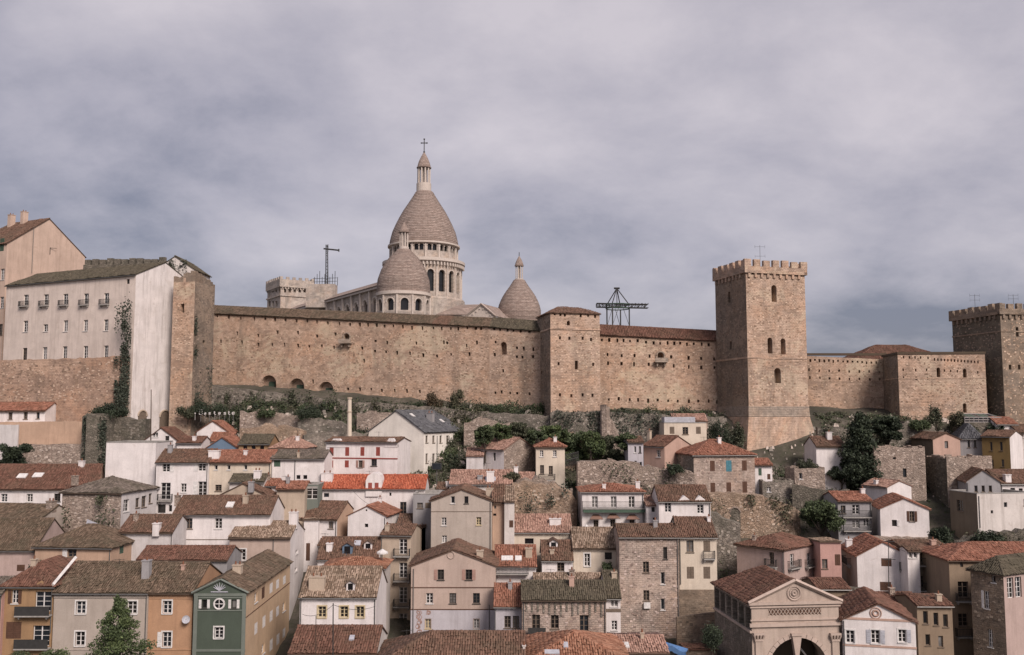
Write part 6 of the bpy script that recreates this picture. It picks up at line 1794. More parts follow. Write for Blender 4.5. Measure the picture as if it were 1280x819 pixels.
# ---------------------------------------------------------------- arched loggia building at the bottom right
def loggia():
    A, B, C, Dd, W = solve_fp(939, 1048, 755, 98, 12, 'L', 893)
    fs = dict(F=face2(A, B), R=face2(B, C), B=face2(C, Dd), L=face2(Dd, A))
    fc = fs['F']; ze = zat(753, 98, 990); zr = zat(727.5, 98, 990); zb = 6
    root = empty('arcade_building', ((A[0] + C[0]) / 2, (A[1] + C[1]) / 2, 11), 'pinkish classical hall with a pediment, lattice frieze and a big open arch', 'building')
    st = WALL['archstone']; tr = WALL['buff']
    uc, _ = fc.hit(997, 800); ul, _ = fc.hit(958.5, 800); _, zt = fc.hit(997, 795.5)
    r = uc - ul
    mb = MB(); zbot = zt - 7
    wall_face(mb, fc, zb, [(0, ze), (fc.L / 2, zr), (fc.L, ze)], [(uc - r, uc + r, zbot, zt, 'a', 2.2, False)])
    for f in ('R', 'B'): wall_face(mb, fs[f], zb, [(0, ze), (fs[f].L, ze)], [])
    mb.build('wall', st, root)
    # left side: upper gallery of posts, stone below
    fl = fs['L']; mb = MB(); hs = []; n = 6
    _, zg0 = fl.hit(925, 768)
    for i in range(n):
        u = fl.L * (i + .5) / n; hs.append((u - fl.L / n * .36, u + fl.L / n * .36, ze - 2.9, ze - .7, 'r', 2.6, True))
    wall_face(mb, fl, zb, [(0, ze), (fl.L, ze)], hs); mb.build('wall', WALL['greyrubble'], root)
    m = MB(); fbox(m, fl, 0, fl.L, ze - .35, ze - .1, 0, .3); fbox(m, fl, 0, fl.L, ze - 3.15, ze - 2.92, 0, .2); m.build('string_course', tr, root)
    # dim interior
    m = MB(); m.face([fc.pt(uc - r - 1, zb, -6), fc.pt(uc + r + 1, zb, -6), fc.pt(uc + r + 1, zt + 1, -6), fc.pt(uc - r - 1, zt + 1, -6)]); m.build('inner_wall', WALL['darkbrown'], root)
    # raking cornice, horizontal mouldings
    m = MB()
    for s in (-1, 1):
        p = Vector(fc.pt(fc.L / 2 + s * (fc.L / 2 + .35), ze - .05, .2)); q = Vector(fc.pt(fc.L / 2, zr + .1, .2)); m.bar(p, q, .2, 4)
    m.build('raking_cornice', tr, root)
    for py, h, pr in ((753.5, .3, .3), (758, .16, .16), (774.5, .14, .14), (780.5, .34, .25)):
        _, z = fc.hit(990, py); m = MB(); fbox(m, fc, -pr, fc.L + pr, z - h / 2, z + h / 2, -.03, pr); m.build('string_course', tr, root)
    # lattice frieze
    u0, z0 = fc.hit(961, 769); u1, z1 = fc.hit(1026, 760); m = MB(); n = 15
    fbox(m, fc, u0, u1, z0, z1, .002, .006); m.build('frieze_panel', PAINT['n'], root); m = MB()
    for i in range(n):
        a, b = u0 + (u1 - u0) * i / n, u0 + (u1 - u0) * (i + 1) / n
        m.bar(fc.pt(a, z0, .05), fc.pt(b, z1, .05), .045, 4); m.bar(fc.pt(a, z1, .055), fc.pt(b, z0, .055), .045, 4)
    m.build('lattice', st, root, kind='stuff')
    # rosette
    u, z = fc.hit(992.5, 741.5); m = MB()
    for R, t in ((.72, .1), (.48, .07), (.2, .14)):
        for k in range(20):
            a, b = 2 * math.pi * k / 20, 2 * math.pi * (k + 1) / 20; m.bar(fc.pt(u + R * math.cos(a), z + R * math.sin(a), .03), fc.pt(u + R * math.cos(b), z + R * math.sin(b), .03), t, 5, caps=False)
    m.build('medallion', tr, root)
    # archivolt with voussoirs, keystone, pilasters
    ap = arch_pts(uc - r - .3, uc + r + .3, zbot, zt + .3, 17)[2:]
    for p, q in zip(ap[:-1], ap[1:]):
        m = MB(); p, q = Vector((p[0], p[1])), Vector((q[0], q[1])); d = (q - p) * .04
        c = Vector((uc, zt - min(r, 99))); a, b = p + d, q - d
        ai, bi = a + (c - a).normalized() * .42, b + (c - b).normalized() * .42
        P8 = [fc.pt(ai.x, ai.y, .1), fc.pt(bi.x, bi.y, .1), fc.pt(bi.x, bi.y, -.1), fc.pt(ai.x, ai.y, -.1), fc.pt(a.x, a.y, .1), fc.pt(b.x, b.y, .1), fc.pt(b.x, b.y, -.1), fc.pt(a.x, a.y, -.1)]
        m.hexa(P8); m.build('voussoir', tr, root)
    u, z = fc.hit(992, 795); m = MB(); u2, _ = fc.hit(995, 795)
    m.hexa([fc.pt(u2 - .14, z - 2.4, .25), fc.pt(u2 + .14, z - 2.4, .25), fc.pt(u2 + .14, z - 2.4, -.3), fc.pt(u2 - .14, z - 2.4, -.3), fc.pt(u2 - .5, z + .05, .3), fc.pt(u2 + .5, z + .05, .3), fc.pt(u2 + .5, z + .05, -.3), fc.pt(u2 - .5, z + .05, -.3)])
    fbox(m, fc, u2 - .6, u2 + .6, z + .06, z + .3, -.2, .4); m.build('keystone', tr, root)
    for px in (948, 1044):
        u, z = fc.hit(px, 800); u = min(max(u, .5), fc.L - .5); m = MB(); fbox(m, fc, u - .38, u + .38, zb, z - .1, 0, .2); m.build('pilaster', st, root)
        m = MB(); fbox(m, fc, u - .45, u + .45, z - .1, z + .12, 0, .28); fbox(m, fc, u - .6, u + .6, z + .55, z + .75, 0, .4)
        for k in range(4): m.bar(fc.pt(u - .4 + k * .27, z + .1, .2), fc.pt(u - .52 + k * .35, z + .55, .32), .1, 5, .16)
        m.build('capital', tr, root)
    m = MB(); p, q = fc.pt(uc + 1.0, zt - 1.6, -2.0), fc.pt(uc + 2.3, zt - 3.2, -2.0); m.bar(p, q, .1, 5); m.build('strut', PAINT['h'], root)
    # roof
    def G(u, n, z): return Vector(fc.pt(u, z, -n))
    g = (zr - ze) / (fc.L / 2); L = fc.L; D = 12
    sl = [[G(-.4, D + .2, ze - g * .4), G(-.4, .05, ze - g * .4), G(L / 2, .05, zr + .08), G(L / 2, D - 3, zr + .08)], [G(L + .4, .05, ze - g * .4), G(L + .4, D + .2, ze - g * .4), G(L / 2, D - 3, zr + .08), G(L / 2, .05, zr + .08)], [G(L + .4, D + .2, ze - g * .4), G(-.4, D + .2, ze - g * .4), G(L / 2, D - 3, zr + .08)]]
    mb, T = MB(), Tiles()
    for s in sl: slab(mb, s)
    ro = mb.build('roof', TILE['deep'], root)
    for s in sl[:2]: tile_slope(T, s)
    tile_ridge(T, sl[0][2], sl[0][3]); T.build(ro, TILE['deep'])
loggia()
# ---------------------------------------------------------------- free standing walls and terraces
RB, GR, OR, DR = WALL['rubble'], WALL['greyrubble'], WALL['orangerubble'], WALL['darkrubble']
stone_wall('retaining_wall', 'long peach retaining wall under the white building with balconies', [(-40, 451, 161), (60, 449, 159), (120, 447, 157.5), (157, 444, 156.6)], 26, WALL['peachstone'], th=1.2, rough=.12)
stone_wall('terrace_wall', 'low mossy terrace wall carrying the white red roofed house at the left', [(-40, 528, 153.5), (104, 527, 153)], 20, WALL['peach'], th=5, rough=.08)
stone_wall('terrace_wall', 'pale lime washed wall patch at the left edge below the red roofed house', [(-30, 531, 153), (23, 531, 152.9)], 20, WALL['dirtywhite'], th=.3, rough=.05)
stone_wall('terrace_wall', 'rubble terrace wall above the long brown roof at the left', [(23, 556, 151), (108, 555, 150.6)], 20, RB, th=2, rough=.12)
stone_wall('ruined_tower', 'ivy covered ruined tower between the terraces and the blank white wall', [(103, 519, 150), (133, 519, 149.5), (136, 519, 151), (136, 521, 156)], 20, DR, th=3, rough=.4)
stone_wall('ruined_wall', 'dark rubble wall below the tall white end wall', [(134, 522, 152), (182, 524, 151.5)], 22, DR, th=2, rough=.25)
stone_wall('embankment_wall', 'long low ruined embankment wall along the foot of the fortress', [(222, 489, 170), (268, 483, 170), (330, 489, 168), (420, 499, 166), (520, 508, 164.5), (610, 515, 163.5), (690, 520, 160)], 32, GR, th=2, rough=.22, step=1.4)
stone_wall('embankment_wall', 'grey mossy terrace wall below the gate tower', [(688, 514, 158.5), (760, 515, 158), (812, 517, 158.5), (850, 520, 160), (905, 522, 161)], 30, WALL['greyrubble'], th=2, rough=.3, step=1.2)
stone_wall('terrace_wall', 'broad rubble terrace wall between the villa and the peach house', [(722, 577, 142.5), (760, 575, 142.5), (800, 581, 142.3), (842, 588, 142), (868, 592, 140.5)], 16, RB, th=3, rough=.28)
stone_wall('rubble_cliff', 'warm orange rubble cliff in the centre of the town', [(640, 604, 136), (655, 600, 136.2), (690, 606, 136), (712, 615, 135.5), (721, 625, 137)], 16, OR, th=3, rough=.3)
stone_wall('rubble_wall', 'broken grey stones under the tall white house in the centre', [(628, 594, 140), (672, 598, 141), (700, 606, 141), (716, 612, 141)], 18, RB, th=2, rough=.5)
NW = stone_wall('terrace_wall', 'stained terrace wall with a bricked up arch below the square stone house', [(867, 618, 136.5), (915, 617, 136), (955, 620, 135), (992, 634, 134.5), (1000, 640, 137)], 14, OR, th=3, rough=.15)
stone_wall('terrace_wall', 'rough brown wall between the tall white storeys and the pink house', [(888, 640, 131), (925, 655, 130)], 12, GR, th=2, rough=.2)
stone_wall('terrace_wall', 'olive grey wall behind the round green tree', [(990, 605, 140), (1046, 616, 138.5), (1062, 612, 139)], 16, DR, th=1, rough=.1)
stone_wall('terrace_wall', 'stone footing under the white shuttered gable house at the right', [(1092, 672, 129.5), (1163, 671, 129.5)], 14, RB, th=2, rough=.12)
stone_wall('garden_wall', 'dark weedy wall descending beside the white house at the lower right', [(1160, 668, 127), (1186, 690, 124), (1215, 672, 125), (1290, 662, 125)], 12, DR, th=1.5, rough=.3)
stone_wall('terrace_wall', 'grey terrace strip under the fortress wall right of the tallest tower', [(1018, 524, 168), (1062, 526, 168), (1104, 528, 166)], 34, GR, th=3, rough=.2)
stone_wall('terrace_wall', 'second grey terrace strip lower down right of the tallest tower', [(1022, 537, 158), (1046, 535, 158), (1062, 538, 158.3), (1085, 536, 158)], 30, GR, th=1, rough=.4)
stone_wall('street_wall', 'rough dark wall under the white gable with the pole at the lower right', [(1040, 728, 117), (1075, 737, 116), (1140, 745, 116), (1188, 752, 117)], 6, WALL['darkrubble'], th=1, rough=.15)
stone_wall('yard_wall', 'grimy yard wall behind the blue tarpaulin', [(846, 772, 112), (872, 768, 112), (900, 765, 112)], 6, WALL['brownstone'], th=.6, rough=.05)
stone_wall('terrace_wall', 'low rubble wall left of the pole chimney under the embankment', [(380, 545, 154), (400, 541, 155), (460, 541, 156.5)], 26, GR, th=2, rough=.3)
a, b = P(915, 617, 136), P(955, 620, 135); fn_ = face2((a.x, a.y), (b.x, b.y)); u, z = fn_.hit(919, 648); m = MB()
pts = arch_pts(u - .75, u + .75, z - 1.7, z + 1.6, 10); m.face([fn_.pt(p[0], p[1], .05) for p in pts]); m.build('arch_shade_panel', WALL['darkrubble'], NW)  # flat dark rubble panel, the dark of the niche is only its colour
m = MB(); ap = pts[2:]
for p, q in zip(ap[:-1], ap[1:]): m.bar(fn_.pt(p[0], p[1], .05), fn_.pt(q[0], q[1], .05), .14, 5)
m.build('arch_trim', WALL['rubble'], NW)
# ---------------------------------------------------------------- small things
m = MB(); a, b = P(437, 556, 152.5), P(437, 499, 152.5)
cp = empty('factory_chimney', a, 'slender cream chimney stack standing left of the slate roofed block', 'chimney')
m.bar(a - Vector((0, 0, 4)), b, .42, 10, .33); m.build('shaft', WALL['cream'], cp)
m = MB(); m.bar(b, b + Vector((0, 0, .3)), .43, 10); m.bar(b - Vector((0, 0, 2.2)), b - Vector((0, 0, 2.0)), .42, 10); m.build('cap', WALL['sand'], cp)
def pole(label, px, pt, pb, Y, r=.07, arms=0, mat=None):
    a, b = P(px, pb, Y), P(px, pt, Y); o = empty('utility_pole', a, label, 'pole')
    m = MB(); m.bar(a - Vector((0, 0, 2)), b, r, 7, r * .7); m.build('post', mat or IRON, o)
    for k in range(arms):
        m = MB(); z = b.z - .3 - k * 2.2; m.bar((b.x - .8, Y, z), (b.x + .8, Y, z), .04, 4); m.build('crossarm', IRON, o)
    return o
pole('dark thin pole standing before the white house with yellow framed windows', 416.5, 754, 819, 86.5)
pole('shorter wooden pole left of the dark thin pole at the bottom', 395, 770, 819, 86.6, .05, 0, WOOD)
pole('rusty pole in front of the tall blank white end wall', 189, 487, 546, 148, .09, 0, WOOD)
pole('pole with cross arms in front of the white gable with the large brown window', 1110.5, 674, 745, 117, .06, 2)
def floodbox():
    a = P(546, 612, 143.5); o = empty('floodlight', a, 'dark boxed floodlight on a post before the slate roofed block', 'lamp'); t = P(546, 578, 143.5)
    m = MB(); m.bar(a - Vector((0, 0, 2)), t, .07, 6); m.build('post', METAL, o)
    m = MB(); m.box(t.x - .75, t.x + .75, t.y - .3, t.y + .3, t.z - 1.1, t.z - .1); m.build('lamp_head', IRON, o)
    m = MB(); m.box(t.x - .62, t.x + .62, t.y - .34, t.y - .303, t.z - 1.0, t.z - .2); m.build('lamp_glass', GLASS[2], o)
floodbox()
def tarp():
    a = P(840, 815, 97); o = empty('tarpaulin_canopy', a, 'bright blue tarpaulin canopy slung over a yard by the tall stone house', 'canopy'); m = MB()
    n = 10; p0, p1 = P(820.5, 799, 97), P(860, 811, 95.5); q0, q1 = P(823, 803.5, 95.5), P(858, 815, 94)
    for i in range(n):
        t0, t1 = i / n, (i + 1) / n; s0, s1 = -.12 * math.sin(math.pi * t0 * 3), -.12 * math.sin(math.pi * t1 * 3)
        a0, a1, b0, b1 = p0.lerp(p1, t0), p0.lerp(p1, t1), q0.lerp(q1, t0), q0.lerp(q1, t1)
        m.face([b0 + Vector((0, 0, s0)), b1 + Vector((0, 0, s1)), a1, a0]); m.face([a0 - Vector((0, 0, .04)), a1 - Vector((0, 0, .04)), b1 + Vector((0, 0, s1 - .04)), b0 + Vector((0, 0, s0 - .04))])
        m.face([b0 + Vector((0, 0, s0 - .55)), b1 + Vector((0, 0, s1 - .5 - .1 * (i % 2))), b1 + Vector((0, 0, s1)), b0 + Vector((0, 0, s0))])
    m.build('sheet', PAINT['b'], o)
    for c in (p0, p1, q0, q1): m = MB(); m.bar(c, c - Vector((0, 0, 4)), .04, 5); m.build('post', METAL, o)
tarp()
def roof_canvas():
    m = MB(); p = [P(108, 654, 124.2), P(135, 663, 124), P(134, 659, 126.5), P(109, 649, 127)]; slab(m, p, .06)
    o = m.build('roof_sheet', PAINT['l']); tag(o, 'pale sheet laid over the valley beside the mossy hipped roof', 'sheet')
roof_canvas()
def parasol(px, py, Y, col, label, w=8):
    a = P(px, py, Y); o = empty('parasol', a - Vector((0, 0, 2.2)), label, 'parasol'); r = w / F * Y / 2
    m = MB(); n = 10
    for i in range(n):
        t0, t1 = 2 * math.pi * i / n, 2 * math.pi * (i + 1) / n
        m.face([a + Vector((r * math.cos(t0), r * math.sin(t0), -.4)), a + Vector((r * math.cos(t1), r * math.sin(t1), -.4)), a])
        m.face([a + Vector((r * math.cos(t1), r * math.sin(t1), -.4)), a + Vector((r * math.cos(t0), r * math.sin(t0), -.4)), a + Vector((r * math.cos(t0), r * math.sin(t0), -.6)), a + Vector((r * math.cos(t1), r * math.sin(t1), -.6))])
    m.build('canopy', PAINT[col], o); m = MB(); m.bar(a - Vector((0, 0, 2.2)), a, .035, 6); m.build('pole', METAL, o)
parasol(478, 686, 116.5, 'h', 'white parasol on a roof terrace left of the narrow balcony block', 14)
parasol(733, 655, 130, 'h', 'closed pale parasol in the courtyard left of the villa porches', 6)
def hillside_letters():
    Y = 160; o = empty('hillside_sign', P(266, 519, Y), 'row of small white letters standing in the dark bushes below the old tower', 'sign')
    S = dict(B='00-06 06-36 36-45 45-44 44-33 33-03 33-42 42-41 41-30 30-00', e='02-42 42-43 43-34 34-14 14-03 03-01 01-10 10-30 30-41', s='44-14 14-03 03-12 12-32 32-41 41-30 30-00', t='16-11 11-20 20-40 04-34')
    for ch, px, sc in (('B', 251, .82), ('e', 256.3, .5), ('s', 262, .5), ('t', 268.5, .6), ('e', 274.3, .55), ('s', 281, .55), ('t', 286.5, .6), ('e', 291.5, .6)):
        b = P(px, 518.2, Y); m = MB(); k = .16 * sc
        for sg in S[ch].split():
            p, q = sg.split('-')
            m.bar(b + Vector(((int(p[0]) - 2) * k, 0, int(p[1]) * k)), b + Vector(((int(q[0]) - 2) * k, 0, int(q[1]) * k)), .06, 5)
        m.bar(b + Vector((0, .05, -1.2)), b + Vector((0, .05, .05)), .012, 4)
        m.build('letter', PAINT['h'], o)
    d = P(244, 516.5, Y); m = MB(); m.box(d.x - .13, d.x + .13, d.y - .1, d.y + .1, d.z - .13, d.z + .13); m.bar(d - Vector((0, 0, 1.2)), d, .03, 4); m.build('dot', PAINT['h'], o)
hillside_letters()
def glasshouse():
    Y = 159; a, b = P(1206, 529, Y), P(1252, 529, Y); o = empty('glasshouse', a, 'greenish glazed pavilion on the terrace below the bastion and corner tower', 'pavilion')
    fc = face2((a.x, a.y), (b.x, b.y)); z0 = zat(528, Y, 1230); z1 = zat(522, Y, 1230); z2 = zat(517.5, Y + 3, 1230); L = fc.L; n = 8
    m = MB(); fbox(m, fc, -.2, L + .2, z0 - 6, z0, -5, .2); m.build('base', WALL['darkrubble'], o)
    m = MB()
    for k in range(n + 1):
        u = L * k / n; m.bar(fc.pt(u, z0), fc.pt(u, z1), .07, 4); m.bar(fc.pt(u, z1), fc.pt(min(L - .6, max(.6, u)), z2, -3), .06, 4)
    for p, q in (((0, z0, 0), (L, z0, 0)), ((0, z1, 0), (L, z1, 0)), ((.6, z2, -3), (L - .6, z2, -3)), ((0, (z0 + z1) / 2, 0), (L, (z0 + z1) / 2, 0))): m.bar(fc.pt(*p), fc.pt(*q), .09, 4)
    m.build('frame', PAINT['g'], o)
    for k in range(n):
        u0, u1 = L * k / n, L * (k + 1) / n; c = lambda u: min(L - .6, max(.6, u))
        m = MB(); m.face([fc.pt(u0, z0, -.03), fc.pt(u1, z0, -.03), fc.pt(u1, z1, -.03), fc.pt(u0, z1, -.03)]); m.build('pane', GLASS[k % 3], o)
        m = MB(); m.face([fc.pt(u0, z1, -.03), fc.pt(u1, z1, -.03), fc.pt(c(u1), z2 - .03, -3), fc.pt(c(u0), z2 - .03, -3)]); m.build('pane', PAINT['e'] if k % 3 else GLASS[2], o)
glasshouse()
# ---------------------------------------------------------------- planting
tree('conifer_tree', 'tall dark conifer right of the tallest tower', 1077, 514, 612, 52, 147, 'column', 'dark', 5200, size=.3)
tree('conifer_tree', 'broad dark evergreen clump under the bastion corner', 1110, 517, 562, 46, 157, 'round', 'dark', 4200, size=.32)
tree('conifer_tree', 'low dark evergreen at the foot of the tall conifer', 1052, 570, 614, 36, 148.5, 'round', 'dark', 3000, size=.3)
tree('round_tree', 'round dark green tree in front of the olive grey wall', 1027, 621, 684, 58, 133, 'round', 'mid', 5200, size=.24)
tree('young_tree', 'conical young green tree in front of the grey plastered house', 146, 746, 850, 96, 92, 'cone', 'fresh', 6500, size=.17)
tree('round_tree', 'dark bushy tree at the left edge above the brown roof', 14, 551, 606, 48, 146, 'round', 'dark', 4000, size=.27)
for px, pt, pb, w, Y, lf, lb in ((72, 803, 836, 50, 91, 'fresh', 'leafy shrub at the bottom edge under the lower balcony'), (25, 810, 836, 46, 90.5, 'mid', 'green shrub in the lower left corner'), (48, 697, 716, 28, 113, 'dark', 'dark shrub against the pinkish wall at the left'),
        (136, 499, 522, 58, 152.5, 'dark', 'dark shrub on top of the ivy covered ruin'), (543, 484, 508, 22, 166.5, 'rust', 'left of two reddish climbers on the fortress wall'), (572, 482, 509, 26, 166, 'dry', 'right of two reddish climbers on the fortress wall'),
        (760, 698, 715, 18, 119.5, 'mid', 'potted bush on the roof below the dark window of the cream house'), (843, 577, 592, 26, 141, 'dark', 'bush beside the left wall of the square stone house'), (1047, 512, 526, 18, 170, 'olive', 'grey green shrub on the wall right of the tallest tower'),
        (1170, 500, 532, 22, 161, 'olive', 'scraggy climber on the left part of the bastion'), (1198, 508, 534, 26, 160.5, 'dry', 'dry scrub under the middle of the bastion'), (1150, 518, 538, 30, 159, 'mid', 'green shrub at the left foot of the bastion'),
        (898, 516, 562, 40, 155.5, 'dark', 'dark ivy mass at the left foot of the tallest tower'), (924, 520, 560, 26, 155, 'olive', 'grey green shrub against the left face of the tallest tower base'), (1180, 655, 680, 40, 126, 'dark', 'dark bush on the weedy slope at the right'), (1235, 660, 682, 44, 123, 'dark', 'dark bush below the patched white wall at the right'),
        (384, 499, 526, 44, 159, 'dark', 'dark rounded bush right of the white blocks on the embankment'), (262, 494, 520, 60, 162, 'dark', 'wide dark bush behind the white blocks'), (235, 500, 522, 30, 161, 'olive', 'grey bush at the foot of the old tower'), (330, 503, 524, 36, 160, 'mid', 'green bush between two dark bushes on the embankment'),
        (1010, 570, 590, 30, 145, 'olive', 'scrub on top of the little ruined stone house'), (640, 588, 602, 26, 139, 'dry', 'dry scrub on top of the orange cliff'), (890, 775, 812, 40, 100, 'dark', 'dark shrub in the yard left of the arched hall'), (1248, 525, 545, 30, 158, 'dark', 'bush at the foot of the dark corner tower'), (1215, 528, 548, 26, 158.5, 'olive', 'pale bush behind the domed grey roof')):
    tree('shrub', lb, px, pt, pb, w, Y, 'bush', lf, int(500 + w * 30), 'shrub', size=.2 if Y > 120 else .14)
k = 0
for px, pt, pb, w in ((606, 529, 570, 32), (628, 523, 560, 40), (652, 524, 558, 38), (672, 530, 562, 32), (694, 527, 566, 40), (716, 529, 575, 42), (738, 530, 580, 36), (762, 534, 582, 40), (784, 536, 574, 36), (745, 548, 586, 36), (720, 552, 588, 30), (700, 560, 590, 26), (768, 556, 586, 30)):
    tree('embankment_tree', 'bushy green tree in the row below the gate tower and fortress wall', px, pt + (k * 5) % 9, pb, w * (.8 + .25 * (k % 3) / 2), 149.5 + (k * 1.7) % 4.5, 'round', ('mid', 'fresh', 'olive', 'mid', 'fresh')[k % 5], 2300, group='trees along the fortress embankment', size=.26); k += 1
# ground scrub over the embankment, one uncountable mass
def broken_terraces():
    for k, (x0, x1, y0, y1, Y, mat, lb) in enumerate(((300, 372, 512, 520, 160, 'rubble', 'short broken terrace wall on the slope left of the cream chimney stack'), (372, 432, 524, 528, 158, 'greyrubble', 'crumbling grey bank wall left of the cream chimney stack'),
        (446, 520, 516, 522, 161, 'rubble', 'broken terrace wall behind the slate roofed block'), (580, 650, 524, 530, 157.5, 'rubble', 'tumbled wall among the trees left of the gate tower'), (700, 752, 541, 545, 153.5, 'orangerubble', 'pale rock outcrop wall among the trees below the gate tower'),
        (752, 772, 508, 540, 156.5, 'rubble', 'pale sloping buttress right of the gate tower'), (1110, 1180, 531, 538, 160, 'greyrubble', 'broken terrace wall under the bastion'), (300, 380, 532, 534, 155.2, 'orangerubble', 'low ochre bank above the ochre arched house'))):
        stone_wall('broken_wall', lb, [(x0, y0 + 3, Y), (x0 * .7 + x1 * .3, y0 - 1, Y - .4), (x0 * .4 + x1 * .6, (y0 + y1) / 2, Y + .3), (x1, y1 + 2, Y)], 26, WALL[mat], th=1.5, rough=.45, step=.9)
broken_terraces()
def rocks():
    Vs, Fs = [], MB()
    m1, m2 = MB(), MB()
    for i in range(1500):
        px = random.uniform(210, 1290); Y = random.uniform(147, 168); x = slope_x(px, 520) * Y; z = terrain(x, Y); s = random.choice((.15, .2, .25, .35, .6)) * random.uniform(.7, 1.4)
        p = [(x + s * math.cos(a + random.uniform(-.4, .4)) * random.uniform(.8, 1.3), Y + s * math.sin(a) , z - .2) for a in (3.9, 5.5, .8, 2.4)]
        t = [(q[0] * .6 + x * .4 + random.uniform(-.05, .05), q[1] * .6 + Y * .4, z + s * random.uniform(.5, 1.0)) for q in p]
        (m1 if i % 2 else m2).hexa(p + t)
    for m, mt, lb in ((m1, STONES['rubble'][0], 'pale loose rocks scattered over the slope under the fortress'), (m2, STONES['greyrubble'][2], 'grey loose rocks scattered over the slope under the fortress')):
        o = m.build('rocks', mt, None, kind='stuff'); o['label'] = lb; o['category'] = 'rocks'
rocks()
def scrub():
    cl = []
    for i in range(4200):
        px = random.uniform(205, 1280); Y = random.uniform(148, 168.5); x = slope_x(px, 520) * Y
        if 905 < px < 1020 and Y > 154: continue
        s = random.uniform(.25, .8); cl.append((x, Y, terrain(x, Y) + s * .4, s * 1.5, s * 1.5, s * 1.15, 30))
    random.shuffle(cl)
    for a, b, lf, lb in ((0, .42, 'olive', 'grey green low scrub'), (.42, .68, 'dry', 'dry yellowish grass tufts'), (.68, 1, 'mid', 'dark green low bushes')):
        V, Q, R = leaf_quads(cl[int(a * len(cl)):int(b * len(cl))], .17); o = build_np('scrub', V, Q, R, LEAF[lf], None, 'stuff')
        o['label'] = lb + ' covering the slope under the fortress'; o['category'] = 'scrub'
    cl = []
    for i in range(900):
        px = random.uniform(0, 1280); Y = random.uniform(100, 150); x = slope_x(px, 600) * Y; s = random.uniform(.2, .6)
        cl.append((x, Y, terrain(x, Y) + s * .4, s * 1.4, s * 1.4, s, 20))
    V, Q, R = leaf_quads(cl, .18); o = build_np('weeds', V, Q, R, LEAF['mid'], None, 'stuff')
    o['label'] = 'weeds growing on the ground between the houses'; o['category'] = 'weeds'
scrub()
# ivy
def ivy(label, fcs, n, size, leaf):
    V, R = [], []
    for fc, u0, u1, z0, z1, cnt in fcs:
        blobs = [(random.uniform(u0, u1), random.uniform(z0, z1), random.uniform(.5, 1.6)) for _ in range(max(3, cnt // 90))]
        for i in range(cnt):
            b = random.choice(blobs); u = random.gauss(b[0], b[2] * .6); z = random.gauss(b[1], b[2]); 
            if not (u0 < u < u1 and z0 < z < z1): continue
            c = np.array(fc.pt(u, z, random.uniform(.03, .35))); a = RNG.normal(size=3); a /= np.linalg.norm(a); b2 = np.cross(a, RNG.normal(size=3)); b2 /= np.linalg.norm(b2); s = size * random.uniform(.6, 1.3)
            V += [c - a * s, c - b2 * s * .6, c + a * s, c + b2 * s * .6]; R.append(random.gauss(.5, .22))
    o = build_np('ivy', np.array(V), np.arange(len(V)).reshape(-1, 4), np.clip(R, 0, 1), LEAF[leaf], None, 'stuff'); tag(o, label, 'ivy')
fcw = face2(*[(v.x, v.y) for v in (P(140, 440, 156.7), P(167, 440, 156.0))])
_, zt = fcw.hit(155, 362); _, zb = fcw.hit(155, 520)
ivy('dark stripe of ivy climbing the corner of the long white building', [(fcw, fcw.L * .42, fcw.L * .88, zb, zt, 3000), (fcw, fcw.L * .1, fcw.L * .6, zb + 8, zt - 2, 260), (fcw, fcw.L * .2, fcw.L * .9, zb, zb + 6, 1200)], 0, .2, 'ivy')
fi = face2(*[(v.x, v.y) for v in (P(103, 560, 149.9), P(133, 560, 149.4))])
_, zt = fi.hit(118, 520); _, zb = fi.hit(118, 606)
fg = A45B['faces']['F']
ug, zg = fg.hit(222, 331)
ivy('dark creeper patch on the gable above the old tower', [(fg, ug - 1.6, ug + 1.8, zg - 1.6, zg + 1.0, 420)], 0, .16, 'ivy')
ivy('ivy hanging over the ruined tower at the left', [(fi, 0, fi.L, zb, zt, 2600)], 0, .2, 'ivy')

for k, ((xa, ya, Ya), (xb, yb, Yb), n, lb) in enumerate((((268, 490, 169.7), (425, 500, 165.6), 3000, 'creeper and weeds hanging over the embankment wall below the three arches'), ((425, 500, 165.6), (610, 514, 163.2), 2200, 'patchy weeds on the embankment wall left of the gate tower'),
        ((690, 516, 158.2), (850, 520, 158.2), 2600, 'creeper patches on the mossy terrace wall below the gate tower'), ((722, 580, 142.3), (842, 588, 141.9), 700, 'weeds rooted in the broad rubble terrace wall'), ((870, 620, 136.2), (990, 634, 134.4), 700, 'weeds on the stained terrace wall'), ((1020, 527, 167.5), (1100, 528, 165.7), 900, 'weeds on the grey terrace strips right of the tallest tower'), ((1022, 536, 157.7), (1085, 536, 157.7), 1100, 'weeds spilling over the second grey terrace strip'), ((1163, 676, 126.6), (1284, 668, 124.4), 900, 'weeds growing along the dark garden wall at the right'), ((642, 606, 135.7), (712, 614, 135.3), 350, 'sparse weeds on the warm orange rubble cliff'), ((80, 622, 127.4), (150, 622, 127.4), 420, 'small creeper on the rough grey stone house'))):
    a, b = P(xa, ya, Ya), P(xb, yb, Yb); fe = face2((a.x, a.y), (b.x, b.y)); zt = max(a.z, b.z) + .3
    ivy(lb, [(fe, 0, fe.L, min(a.z, b.z) - 4.5, zt, n)], 0, .19, ('olive', 'dry', 'ivy')[k % 3])
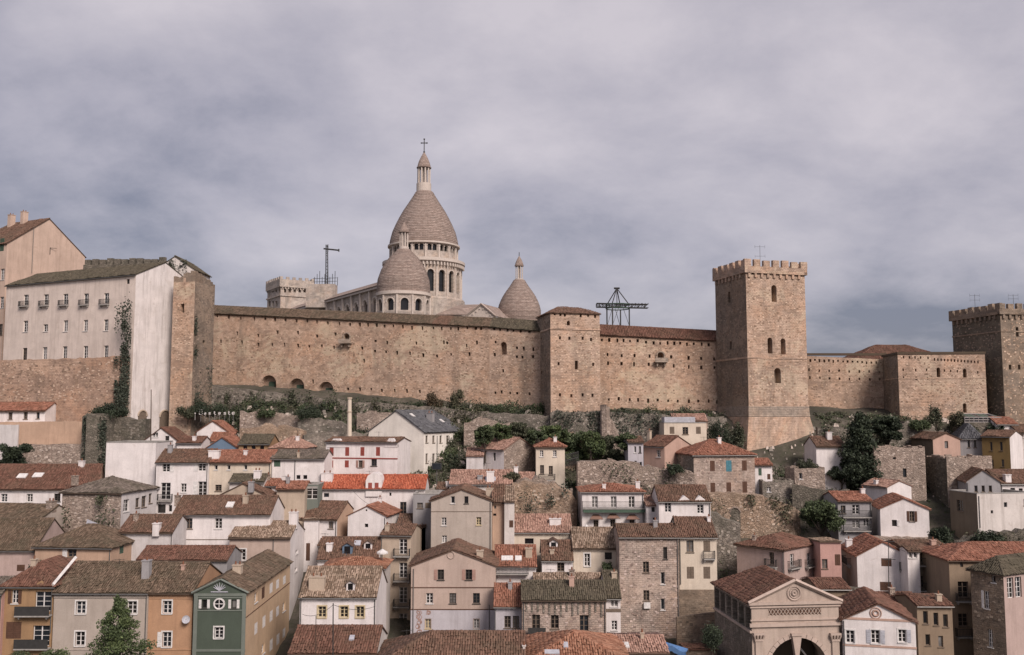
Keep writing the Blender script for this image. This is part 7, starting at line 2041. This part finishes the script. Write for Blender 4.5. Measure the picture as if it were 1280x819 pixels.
def shrubs_mass():
    cl = []
    for i in range(620):
        px = random.uniform(222, 690) if i > 180 else random.uniform(215, 1285); Y = random.uniform(152 if i > 180 else 149, 168.5); x = slope_x(px, 520) * Y
        if 915 < px < 1015 and Y > 155: continue
        if 236 < px < 300 and Y < 162: continue
        s = random.uniform(.5, 1.25); cl.append((x, Y, terrain(x, Y) + s * .5, s * 1.3, s, s, 120))
    for a, b, lf, lb in ((0, 3, 'dark', 'dark evergreen scrub dotted over'), (1, 3, 'mid', 'mid green bushes dotted over'), (2, 3, 'olive', 'grey green bushes dotted over')):
        V, Q, R = leaf_quads(cl[a::b], .18); o = build_np('scrub', V, Q, R, LEAF[lf], None, 'stuff'); o['label'] = lb + ' the slope under the fortress'; o['category'] = 'scrub'
shrubs_mass()

def cable(label, p, q, sag):
    a, b = P(*p), P(*q); m = MB(); pr = a; n = 10
    for i in range(1, n + 1):
        t = i / n; c = a.lerp(b, t) - Vector((0, 0, sag * 4 * t * (1 - t))); m.bar(pr, c, .022, 4, caps=False); pr = c
    tag(m.build('cable', IRON), label, 'cable')
cable('sagging cable from the dark thin pole to the white house with yellow frames', (416.5, 756, 86.5), (378, 768, 102.5), .5)
cable('cable from the dark thin pole to the white house corner', (416.5, 756, 86.5), (469, 758, 102.5), .4)
cable('cable hung between the pole with cross arms and the dark apartment block', (1110.5, 678, 117), (1150, 692, 117.5), .4)
cable('cable across the alley between the orange red roof and the plain white gable', (440, 612, 135.5), (470, 634, 129), .4)
cable('cable between the villa and the white cottage with gablets', (803, 622, 132), (828, 628, 128.3), .3)

fA = fsA['R']
_, zt = fA.hit(255, 352); _, zb = fA.hit(255, 490)
ivy('grey creeper streak down the corner of the old stone tower', [(fA, 0, 2.6, zb, zt - 5, 330), (fA, .5, fA.L, zb - 2, zb + 5, 420)], 0, .16, 'ivy')
def fence():
    a, b = P(707, 577, 143.5), P(723, 573, 143); o = empty('iron_fence', a, 'blue grey iron railing right of the tall white house', 'fence'); m = MB()
    for dz in (.15, 1.0): m.bar(a + Vector((0, 0, dz)), b + Vector((0, 0, dz)), .04, 4)
    m.build('rail', METAL, o); m = MB()
    for i in range(13): c = a.lerp(b, i / 12); m.bar(c - Vector((0, 0, .8)), c + Vector((0, 0, 1.05)), .025, 4)
    m.build('bar', METAL, o, kind='stuff')
fence()
